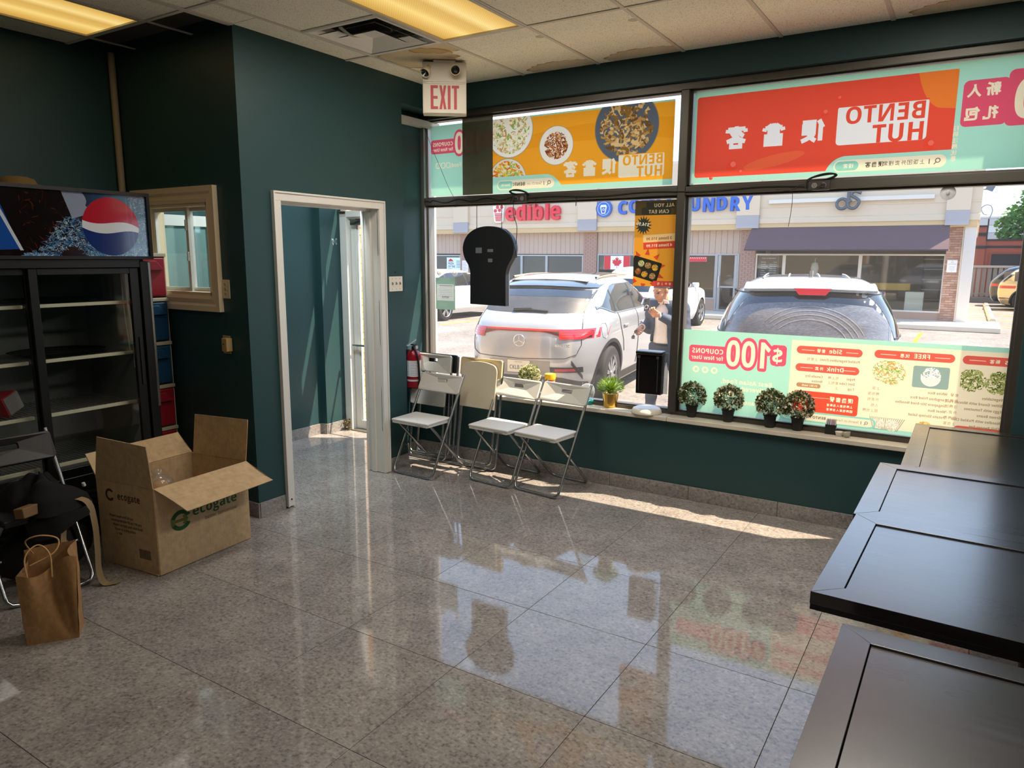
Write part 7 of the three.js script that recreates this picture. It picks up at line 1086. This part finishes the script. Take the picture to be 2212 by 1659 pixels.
      const pq = S.back(-0.0, 0.57, 0.02), pl = new THREE.PlaneGeometry(0.31, 0.155); pl.translate(...pq); part(t, 'plate_recess', back(-0.42, 0.42, (x) => 0.47, (x) => 0.65, 0.006), M('#8d8a86', 0.4, 0.2));
      part(t, 'licence_plate', pl, M('#ffffff', 0.5, 0, { map: canvas(256, 128, (g, w, h) => { g.fillStyle = '#cfc8b6'; g.fillRect(0, 0, w, h); g.fillStyle = '#8c8a86'; words(g, 'ONTARIO', w / 2, 26, 20, 'bold', 1, 'center'); g.fillStyle = '#5d6068'; words(g, 'CKLB 205', w / 2, 98, 60, 'bold', 0.8, 'center'); }, { clamp: true }) }));
      part(t, 'lower_bumper', back(-0.86, 0.86, () => 0.24, (x) => 0.44 - 0.08 * smooth(0.5, 0.85, Math.abs(x)), 0.008), M('#3a3c3e', 0.5));
      for (const s of [-1, 1]) { part(t, 'reflector', back(s * 0.48, s * 0.74, () => 0.525, () => 0.556, 0.01, 10, 2), M('#c2303a', 0.2)); part(t, 'reflector_surround', back(s * 0.42, s * 0.78, () => 0.505, (x) => 0.575, 0.007, 10, 2), M_trim); part(t, 'air_vent', wrap(0.92, 1.12, (a) => 0.4 + 1.05 * (a - 0.92), (a) => 0.46 + 1.05 * (a - 0.92), s, 0.012, 8, 2), M_trim); }
      part(t, 'charge_flap', [lineS([[1.9, 1.05], [1.86, 1.1], [1.76, 1.1], [1.73, 1.04], [1.74, 0.94], [1.8, 0.9], [1.88, 0.93], [1.9, 1.05]], 1, 0.0025)], M('#8d9096', 0.4));
      part(t, 'wiper', [tube([[-0.2, 1.262, S.back(0, 1.262)[2] + 0.03], [0.0, 1.275, S.back(0, 1.275)[2] + 0.03], [0.28, 1.262, S.back(0.28, 1.262)[2] + 0.03]], 0.012, 12, 6), box(0.26, 0.04, 0.02, [-0.08, 1.275, S.back(0, 1.275)[2] + 0.02], [0, 0, 0.05], 0.008)], M_trim);
    } });
}
// pale blue-grey van-like SUV behind the right pane: mostly its roof and rear glass show
{
  const paint = M('#9ba3ae', 0.28, 0.35, { clearcoat: 1 });
  car('blue-grey SUV parked tail-first outside the right window pane, roof and back glass showing', 'car', [2.53 - 2.4 * Math.sin(0.19), GY, -2.43 - 2.4 * Math.cos(0.19)], 0.19, {
    paint, hw: 0.96, r: 0.37, axR: 1.42, axF: -1.5, spokes: 5, handleM: paint,
    keys: [[0.22, 0.86, 2.2, -2.3, 4.5], [0.4, 0.93, 2.36, -2.42, 4.5], [0.7, 0.96, 2.4, -2.45, 4.4], [1.0, 0.955, 2.37, -2.35, 4.2], [1.12, 0.94, 2.33, -1.9, 4.2], [1.2, 0.91, 2.28, -1.3, 4.4], [1.38, 0.84, 2.2, -0.95, 4.6], [1.55, 0.745, 2.1, -0.6, 4.8], [1.66, 0.65, 2.02, -0.35, 4.8], [1.725, 0.56, 1.94, -0.15, 4.6], [1.76, 0.42, 1.8, 0.1, 3.6], [1.772, 0.05, 1.2, 0.4, 2.6]],
    belt: (z) => 1.2, eave: (z) => 1.6 - 0.38 * smooth(-0.3, -1.15, z), panes: [[2.0, 1.2], [1.14, 0.24], [0.18, -1.0]], doors: [[[1.16, 1.18], [1.15, 0.8], [1.1, 0.5]], [[0.2, 1.18], [0.2, 0.4]]], handles: [[0.95, 1.03], [0.05, 1.02]], mirror: [-0.85, 1.2], mirrorM: M_trim, ws: 0.7, cowl: 1.18, top: 1.58, lampY: 0.9,
    more: ({ S, t, side, back, lineB }) => {
      part(t, 'rear_window_surround', back(-0.8, 0.8, () => 1.13, (x) => 1.66 - 0.1 * x * x, 0.004), M_carGlass);
      part(t, 'rear_window', back(-0.76, 0.76, () => 1.13, (x) => 1.53 - 0.11 * x * x - 0.12 * smooth(0.55, 0.76, Math.abs(x)), 0.008), M('#ffffff', 0.2, 0, { map: dusty([98, 104, 118], 71), clearcoat: 0.6 }));
      part(t, 'dust_arc', [0.42, 0.47, 0.52, 0.36].map((r) => { const q = Array.from({ length: 20 }, (_, i) => { const a = 0.35 + i / 19 * 2.1; const x = 0.02 + Math.cos(a) * r, y = 1.1 + Math.sin(a) * r * 0.75; return V3(...S.back(Math.max(-0.7, Math.min(0.7, x)), Math.min(1.5, Math.max(1.14, y)), 0.011)); }); return new THREE.TubeGeometry(new THREE.CatmullRomCurve3(q), 40, 0.0014, 4); }), M('#a9b0ba', 0.8));
      part(t, 'roof_spoiler', [surf((u, v) => { const x = -0.62 + 1.24 * u, q = S.back(x * 0.95, 1.655 + 0.06 * v - 0.04 * x * x, 0); return [x, q[1] + 0.006, q[2] + 0.09 * (1 - v) + 0.004]; }, 20, 4), surf((u, v) => { const x = -0.62 + 1.24 * u, q = S.back(x * 0.95, 1.655 - 0.04 * x * x, 0); return [x, q[1] + 0.006 - 0.028 * v, q[2] + 0.094 - 0.06 * v]; }, 20, 2)], M('#9fb0cc', 0.2, 0.2, { clearcoat: 1 }));
      part(t, 'brake_lamp', [extr([[-0.17, 0], [0.17, 0], [0.12, -0.062], [-0.12, -0.062]], 0.012, 0.002)].map((g) => { const q = S.back(0, 1.66, 0.088); return xf(g, [q[0] + 0.03, q[1] + 0.003, q[2]]); }), M('#d32a44', 0.15, 0, { clearcoat: 1 }));
      for (const x of [-0.45, -0.2, 0.1, 0.38]) part(t, 'roof_rib', [tube([[x, 1.758 - 0.05 * x * x, 1.72], [x, 1.778 - 0.05 * x * x, 1.0], [x, 1.77, 0.3]], 0.008, 10, 5)], M('#b9bcc0', 0.4));
      part(t, 'antenna_fin', [extr([[0, 0], [0.09, 0], [0.075, 0.045], [0.05, 0.05]], 0.03, 0.005)].map((g) => xf(g, [-0.0, 1.77, 1.55], [0, Math.PI / 2, 0])), M_trim);
      part(t, 'wiper', [tube([[-0.42, 1.165, S.back(-0.42, 1.165)[2] + 0.03], [-0.1, 1.178, S.back(0, 1.178)[2] + 0.03], [0.12, 1.16, S.back(0.12, 1.16)[2] + 0.03]], 0.012, 12, 6), box(0.5, 0.022, 0.02, [-0.2, 1.17, S.back(-0.2, 1.17)[2] + 0.022], [0, 0, 0], 0.008)], M_trim);
      for (const s of [-1, 1]) part(t, 'tail_lamp', back(s * 0.62, s * 0.93, () => 0.86, () => 1.1, 0.008, 10, 4), M_tail);
      part(t, 'tailgate_seam', [lineB([[-0.78, 1.13], [-0.78, 0.6], [0.78, 0.6], [0.78, 1.13]])], M_trim);
    } });
}
// the smaller cars further off
const whiteP = () => M('#ecebe8', 0.3, 0, { clearcoat: 1 });
const common = { hw: 0.94, r: 0.36, axR: 1.42, axF: -1.42, belt: (z) => 1.06 + 0.05 * smooth(1.2, 1.9, z), eave: (z) => 1.45 - 0.2 * smooth(1.0, 1.9, z) - 0.34 * smooth(-0.2, -1.1, z), panes: [[1.8, 1.3], [1.24, 0.3], [0.22, -1.0]], doors: [[[1.22, 1.05], [1.2, 0.8], [1.1, 0.5]], [[0.26, 1.05], [0.26, 0.4]], [[-1.0, 1.04], [-1.05, 0.6], [-1.0, 0.4]]], handles: [[1.0, 0.93], [0.05, 0.91]], mirror: [-0.85, 1.08], ws: 0.68, cowl: 1.06, top: 1.42, lampY: 0.76,
  keys: [[0.2, 0.82, 2.15, -2.2, 4.5], [0.4, 0.91, 2.3, -2.36, 4.5], [0.65, 0.94, 2.35, -2.38, 4.3], [0.9, 0.935, 2.32, -2.3, 4.2], [1.0, 0.92, 2.26, -1.9, 4.1], [1.07, 0.89, 2.2, -1.3, 4.1], [1.25, 0.81, 2.02, -0.9, 4], [1.42, 0.71, 1.8, -0.5, 3.8], [1.52, 0.6, 1.5, -0.1, 3.4], [1.56, 0.4, 1.1, 0.2, 3], [1.57, 0.05, 0.6, 0.4, 2.5]] };
const tails = ({ t, side, back }) => { for (const s of [-1, 1]) { part(t, 'tail_lamp', [back(s * 0.55, s * 0.9, () => 0.86, () => 0.97, 0.008, 10, 4), side(2.2, 2.0, () => 0.88, () => 0.965, s, 0.008, 6, 3)], M_tail); part(t, 'reflector', back(s * 0.55, s * 0.82, () => 0.46, () => 0.5, 0.009, 8, 2), M_tailDark); } part(t, 'rear_window', back(-0.66, 0.66, () => 1.1, (x) => 1.42 - 0.06 * x * x, 0.005), M_carGlass); };
car('white SUV parked nose-in across the car park, seen beyond the green notice', 'car', [-10.72, GY, -14.4], 0.0, { ...common, paint: whiteP(), spokes: 5, chrome: true, arch: M('#dedcd8', 0.4), more: tails });
const tall = { ...common, keys: common.keys.map(([y, w, r, f, n]) => [y * 1.1, w, r * 0.98, f, n + 0.4]), belt: (z) => 1.16, eave: (z) => 1.58 - 0.12 * smooth(1.2, 1.9, z) - 0.34 * smooth(-0.2, -1.1, z), handles: [[1.0, 1.03], [0.05, 1.01]], mirror: [-0.82, 1.2], cowl: 1.16, top: 1.56, r: 0.39 };
car('white off-roader parked nose-in across the car park, behind the man', 'car', [-3.74, GY, -14.68], 0.0, { ...tall, paint: whiteP(), spokes: 5, arch: M('#e2e0dc', 0.4), handleM: M_trim, more: tails });
car('pale gold crossover parked at the right edge of the side yard', 'car', [7.0, GY, -30.2], -Math.PI / 2 + Math.PI, { ...tall, paint: M('#c2b08a', 0.25, 0.5, { clearcoat: 1 }), group: undefined, more: tails }).rotation.y = -Math.PI / 2;
car('dark blue-black crossover parked beyond the gold one in the side yard', 'car', [6.75, GY, -32.8], 0, { ...tall, paint: M('#1d2430', 0.2, 0.3, { clearcoat: 1 }), more: tails }).rotation.y = -Math.PI / 2;
// ------------------------------------------------------------------ the man outside
function polygonise(fn, c, half, res) {    // surface of fn = 0 (negative inside) in a cube round c
  const mc = new MarchingCubes(res, new THREE.MeshStandardMaterial(), false, false, 400000); mc.isolation = 0; const s = mc.size, hs = s / 2;
  for (let k = 0; k < s; k++) for (let j = 0; j < s; j++) for (let i = 0; i < s; i++) mc.field[i + j * s + k * s * s] = -fn(c[0] + (i - hs) / hs * half, c[1] + (j - hs) / hs * half, c[2] + (k - hs) / hs * half);
  mc.update(); const n = mc.count, p = new Float32Array(n * 3), q = new Float32Array(n * 3);
  for (let i = 0; i < n; i++) for (let a = 0; a < 3; a++) p[i * 3 + a] = c[a] + mc.positionArray[i * 3 + a] * half;
  let g = new THREE.BufferGeometry(); g.setAttribute('position', new THREE.BufferAttribute(p, 3)); g = mergeVertices(g, 1e-5); g.computeVertexNormals();
  { // make faces look outwards along the field
    const P = g.attributes.position, I = g.index.array, e = 0.002; let score = 0; for (let t = 0; t < I.length; t += 3 * 17) { const a = V3().fromBufferAttribute(P, I[t]), b = V3().fromBufferAttribute(P, I[t + 1]), d = V3().fromBufferAttribute(P, I[t + 2]), nn = b.clone().sub(a).cross(d.clone().sub(a)).setLength(e), m = a.add(b).add(d).divideScalar(3); score += Math.sign(fn(m.x + nn.x, m.y + nn.y, m.z + nn.z) - fn(m.x, m.y, m.z)); }
    if (score < 0) { for (let t = 0; t < I.length; t += 3) { const x = I[t + 1]; I[t + 1] = I[t + 2]; I[t + 2] = x; } g.computeVertexNormals(); }
  }
  return g;
}
const cap = (a, b, ra, rb) => { const d = [b[0] - a[0], b[1] - a[1], b[2] - a[2]], L = d[0] * d[0] + d[1] * d[1] + d[2] * d[2]; return (x, y, z) => { const t = Math.max(0, Math.min(1, ((x - a[0]) * d[0] + (y - a[1]) * d[1] + (z - a[2]) * d[2]) / L)); return Math.hypot(x - a[0] - d[0] * t, y - a[1] - d[1] * t, z - a[2] - d[2] * t) - ra - (rb - ra) * t; }; };
const ell = (c, r) => (x, y, z) => { const k = Math.hypot((x - c[0]) / r[0], (y - c[1]) / r[1], (z - c[2]) / r[2]); return (k - 1) * Math.min(...r); };
const smin = (list, k) => (x, y, z) => { let m = list[0](x, y, z); for (let i = 1; i < list.length; i++) { const d = list[i](x, y, z), h = Math.max(k - Math.abs(m - d), 0) / k; m = Math.min(m, d) - h * h * k * 0.25; } return m; };
{
  const t = thing('person', 'man in a navy suit jacket and white shirt looking at his phone outside the window', 'person', [0.9, GY, -3.1], 0);
  const sR = [-0.185, 1.405, 0], sL = [0.185, 1.4, 0], eR = [-0.245, 1.14, -0.09], wR = [-0.25, 1.165, 0.12], eL = [0.23, 1.16, 0.04], wL = [-0.0, 1.305, 0.2], neck = [-0.02, 1.47, 0.02];
  const hR = [-0.1, 0.92, 0], hL = [0.1, 0.92, 0], kR = [-0.135, 0.5, 0.03], kL = [0.165, 0.5, 0.02], aR = [-0.17, 0.09, 0], aL = [0.225, 0.09, -0.02];
  const torso = (o) => [ell([0, 1.24, 0], [0.165 + o, 0.2 + o, 0.105 + o]), ell([0, 1.02, 0.005], [0.15 + o, 0.19 + o, 0.105 + o]), cap([-0.12, 1.385, 0], [0.12, 1.385, 0], 0.07 + o, 0.07 + o)];
  const arms = (o) => [cap(sR, eR, 0.058 + o, 0.046 + o), cap(eR, wR, 0.046 + o, 0.032 + o), cap(sL, eL, 0.058 + o, 0.046 + o), cap(eL, wL, 0.046 + o, 0.032 + o)];
  const legs = (o) => [cap(hR, kR, 0.088 + o, 0.06 + o), cap(kR, aR, 0.058 + o, 0.04 + o), cap(hL, kL, 0.088 + o, 0.06 + o), cap(kL, aL, 0.058 + o, 0.04 + o), ell([0, 0.93, 0], [0.16 + o, 0.11 + o, 0.105 + o])];
  const skin = M('#b98466', 0.55), navy = M('#3d4a5f', 0.75), shirtM = M('#e9e4e2', 0.7), trou = M('#39465a', 0.8), hairM = M('#4c4a49', 0.8);
  const bodyF = smin([...torso(-0.012), ...arms(-0.008), ...legs(-0.012), cap(neck, [-0.05, 1.53, 0.04], 0.05, 0.05)], 0.05);
  // head: turned to his right and tilted down
  const hm = new THREE.Matrix4().makeRotationFromEuler(new THREE.Euler(0.36, -0.42, 0.05, 'YXZ')).setPosition(-0.06, 1.575, 0.055), hi = hm.clone().invert(), hv = V3();
  const inHead = (f) => (x, y, z) => { hv.set(x, y, z).applyMatrix4(hi); return f(hv.x, hv.y, hv.z); };
  const headL = smin([ell([0, 0.035, -0.015], [0.077, 0.088, 0.095]), ell([0, -0.03, 0.015], [0.064, 0.075, 0.072]), ell([0, -0.085, 0.045], [0.036, 0.03, 0.034]), ell([0, -0.012, 0.094], [0.013, 0.022, 0.018]), cap([0, 0.02, 0.085], [0, -0.015, 0.1], 0.009, 0.012), ell([0, 0.035, 0.072], [0.05, 0.01, 0.014]), ell([0.033, -0.03, 0.062], [0.022, 0.022, 0.02]), ell([-0.033, -0.03, 0.062], [0.022, 0.022, 0.02]), ell([0, -0.058, 0.082], [0.022, 0.006, 0.008])], 0.022);
  const earsL = smin([ell([0.08, 0.0, -0.01], [0.01, 0.03, 0.02]), ell([-0.08, 0.0, -0.01], [0.01, 0.03, 0.02])], 0.005);
  const headF = inHead((x, y, z) => { let d = Math.min(headL(x, y, z), earsL(x, y, z)); for (const s of [-1, 1]) { const e = Math.hypot((x - s * 0.031) / 0.018, (y - 0.012) / 0.011, (z - 0.087) / 0.016); d = Math.max(d, (1 - e) * 0.011); } return d; });
  // hands: palm, four curled fingers, a thumb
  function hand(w, dir, up, side, curl, spread = 1) {   // dir along the fingers, up = back of the hand, side = thumb side
    const D = V3(...dir).normalize(), U = V3(...up).sub(D.clone().multiplyScalar(V3(...up).dot(D))).normalize(), S = D.clone().cross(U).multiplyScalar(side), at = (a, b, c) => [w[0] + D.x * a + U.x * b + S.x * c, w[1] + D.y * a + U.y * b + S.y * c, w[2] + D.z * a + U.z * b + S.z * c];
    const F = [cap(at(0.0, 0, 0), at(0.03, 0, 0), 0.026, 0.024), cap(at(0.035, 0, 0.022), at(0.085, 0, 0.026), 0.015, 0.013), cap(at(0.035, 0, 0), at(0.088, 0, 0.006), 0.016, 0.013), cap(at(0.035, 0, -0.02), at(0.08, 0, -0.026), 0.015, 0.012)];
    [[0.03, 0.09, 1], [0.01, 0.094, 1.08], [-0.011, 0.09, 1.0], [-0.03, 0.08, 0.82]].forEach(([c, a, l], i) => { let p = at(a - 0.008, 0, c), ang = 0; let A = a - 0.008, Bv = 0; for (const [len, k] of [[0.036, 0.55], [0.025, 0.9], [0.02, 0.6]]) { ang += k * curl * (1 + 0.08 * i); A += Math.cos(ang) * len * l; Bv -= Math.sin(ang) * len * l; const q = at(A, Bv, c * (1 + 0.1 * spread)); F.push(cap(p, q, 0.0088, 0.0078)); p = q; } });
    let p = at(0.02, -0.004, 0.028), q = at(0.05, -0.018, 0.056), r = at(0.082, -0.03, 0.05); F.push(cap(p, q, 0.013, 0.01), cap(q, r, 0.01, 0.0085));
    return smin(F, 0.007);
  }
  const handR = hand([-0.25, 1.165, 0.135], [-0.05, -0.25, 1], [-0.4, 1, 0.2], 1, 1.25), handL = hand([-0.015, 1.315, 0.205], [-0.75, 0.45, 0.3], [0.35, -0.35, 1], -1, 0.85);
  const geoBody = polygonise(bodyF, [0, 0.86, 0], 0.9, 110), geoHead = polygonise(headF, [-0.06, 1.575, 0.055], 0.15, 84), gR = polygonise(handR, [-0.255, 1.145, 0.2], 0.13, 72), gL = polygonise(handL, [-0.08, 1.355, 0.225], 0.13, 72);
  part(t, 'body', join(geoBody, geoHead, gR, gL), skin);
  const shirtF = smin(torso(0.0), 0.05); part(t, 'shirt', [polygonise((x, y, z) => Math.max(shirtF(x, y, z), 0.95 - y, y - 1.455), [0, 1.2, 0], 0.3, 64), ...[-1, 1].map((s) => xf(extr([[0, 0], [0.055, -0.018], [0.07, -0.075], [0.012, -0.05]], 0.006, 0.002), [-0.02 + s * 0.002, 1.485, 0.088], [0.28, s > 0 ? 0 : Math.PI, 0]))], shirtM);
  const jk = smin([...torso(0.022), ...arms(0.016), cap([-0.02, 1.05, 0], [0, 0.8, 0], 0.15, 0.165)], 0.045);
  part(t, 'jacket', [polygonise((x, y, z) => { const open = 0.022 + 0.06 * smooth(1.46, 1.36, y) * (y > 1.2 ? 1 : 1) + 0.05 * smooth(1.2, 0.9, y), c = -0.035 - 0.02 * smooth(1.2, 0.95, y); let d = jk(x, y, z) + 0.004 * Math.sin(y * 60 + x * 40) * smooth(0.14, 0.24, Math.abs(x)); d = Math.max(d, y - 1.475, 0.755 - y); if (z > 0.0 && y < 1.47) { const hx = Math.abs(x - c) - open; if (Math.hypot(x - wL[0], y - wL[1], z - wL[2]) > 0.13 || true) { const arm = Math.min(...arms(0.016).slice(2).map((f) => f(x, y, z))); d = Math.max(d, Math.min(-hx, 1)); d = Math.min(d, Math.max(arm, y - 1.475)); } } for (const [w, e] of [[wR, eR], [wL, eL]]) { const n = [w[0] - e[0], w[1] - e[1], w[2] - e[2]], L = Math.hypot(...n), s = ((x - w[0]) * n[0] + (y - w[1]) * n[1] + (z - w[2]) * n[2]) / L; if (Math.hypot(x - w[0], y - w[1], z - w[2]) < 0.1) d = Math.max(d, s - 0.004); } return d; }, [0, 1.12, 0.03], 0.4, 110)], navy);
  part(t, 'shirt_cuff', [xf(new THREE.TorusGeometry(0.034, 0.009, 8, 20), [wL[0] - 0.008, wL[1] + 0.005, wL[2] + 0.005], [0.3, -0.95, 0]), xf(new THREE.TorusGeometry(0.034, 0.008, 8, 20), [wR[0], wR[1], wR[2] + 0.006], [0.1, 0, 0])], shirtM);
  part(t, 'trousers', [polygonise((x, y, z) => Math.max(smin(legs(0.016), 0.03)(x, y, z) + 0.003 * Math.sin(y * 50), y - 0.985, 0.06 - y), [0.02, 0.52, 0], 0.52, 90)], trou);
  part(t, 'belt', [xf(new THREE.TorusGeometry(0.148, 0.012, 6, 40), [0, 0.975, 0.005], [Math.PI / 2, 0, 0], [1.08, 0.76, 1])], M('#1d1a18', 0.4));
  for (const [a, s] of [[aR, -0.1], [aL, 0.15]]) part(t, 'shoe', [xf(lathe([[0, 0], [0.045, 0], [0.048, 0.02], [0.04, 0.06], [0.03, 0.085], [0, 0.09]], 18), [a[0], 0.0, a[2] + 0.05], [0, s, 0], [1, 1, 2.7])], M('#16130f', 0.3));
  part(t, 'hair', [polygonise(inHead((x, y, z) => { const d = ell([0, 0.045, -0.022], [0.083, 0.09, 0.1])(x, y, z); return Math.max(d, -(y - 0.045 - 0.5 * (z - 0.02)) * 0.6, -headL(x, y, z) - 0.006); }), [-0.06, 1.6, 0.03], 0.16, 64)], hairM);
  const H = (x, y, z) => V3(x, y, z).applyMatrix4(hm).toArray();
  for (const s of [-1, 1]) { part(t, 'eye', [xf(new THREE.SphereGeometry(0.0105, 14, 10), H(s * 0.031, 0.011, 0.077))], M('#2a2220', 0.2)); part(t, 'eyebrow', [tube([H(s * 0.016, 0.034, 0.09), H(s * 0.032, 0.04, 0.085), H(s * 0.05, 0.033, 0.07)], 0.003, 8, 6)], M('#2c2826', 0.9)); }
  part(t, 'mouth', [tube([H(-0.02, -0.058, 0.083), H(0, -0.056, 0.091), H(0.02, -0.058, 0.083)], 0.0026, 10, 6)], M('#7d4438', 0.6));
  part(t, 'shirt_button', [0, 1, 2, 3].map((i) => cyl(0.005, 0.005, 0.003, [-0.045, 1.36 - i * 0.09, 0.118 + 0.0], [Math.PI / 2, 0, 0], 10)), M('#cfc9c4', 0.4));
  const ph = thing('mobile_phone', 'dark mobile phone held up in the hand of the man outside', 'phone', [0.9 - 0.155, GY + 1.43, -3.1 + 0.24], -0.25); ph.rotation.order = 'YXZ'; ph.rotation.x = -0.35; ph.rotation.z = 0.25;
  part(ph, 'case', [box(0.072, 0.145, 0.009, [0, 0, 0], [0, 0, 0], 0.004)], M('#35373b', 0.3)); part(ph, 'ring_grip', [xf(new THREE.TorusGeometry(0.022, 0.004, 8, 24), [0.0, -0.03, 0.008])], M('#d9dadd', 0.2, 0.7)); part(ph, 'camera_bump', [box(0.03, 0.034, 0.003, [-0.016, 0.05, 0.006], [0, 0, 0], 0.001)], M_black);
  const sg = thing('sunglasses', 'dark sunglasses dangling from the right hand of the man outside', 'sunglasses', [0.9 - 0.285, GY + 1.09, -3.1 + 0.25], 0.2); sg.rotation.z = 1.15;
  for (const s of [-1, 1]) { part(sg, 'lens', [xf(new THREE.SphereGeometry(0.03, 18, 8, 0, 6.283, 0, 0.9), [s * 0.034, 0, 0], [Math.PI / 2, 0, 0], [1, 0.5, 0.85])], M('#4a4d52', 0.1)); part(sg, 'temple', [tube([[s * 0.062, 0.01, 0], [s * 0.07, 0.01, -0.07], [s * 0.066, -0.012, -0.13]], 0.0025, 12, 6)], M('#35363a', 0.4)); } part(sg, 'bridge', [tube([[-0.012, 0.006, 0.01], [0, 0.012, 0.012], [0.012, 0.006, 0.01]], 0.0025, 8, 6)], M('#35363a', 0.4));
}
renderer.render(scene, camera);
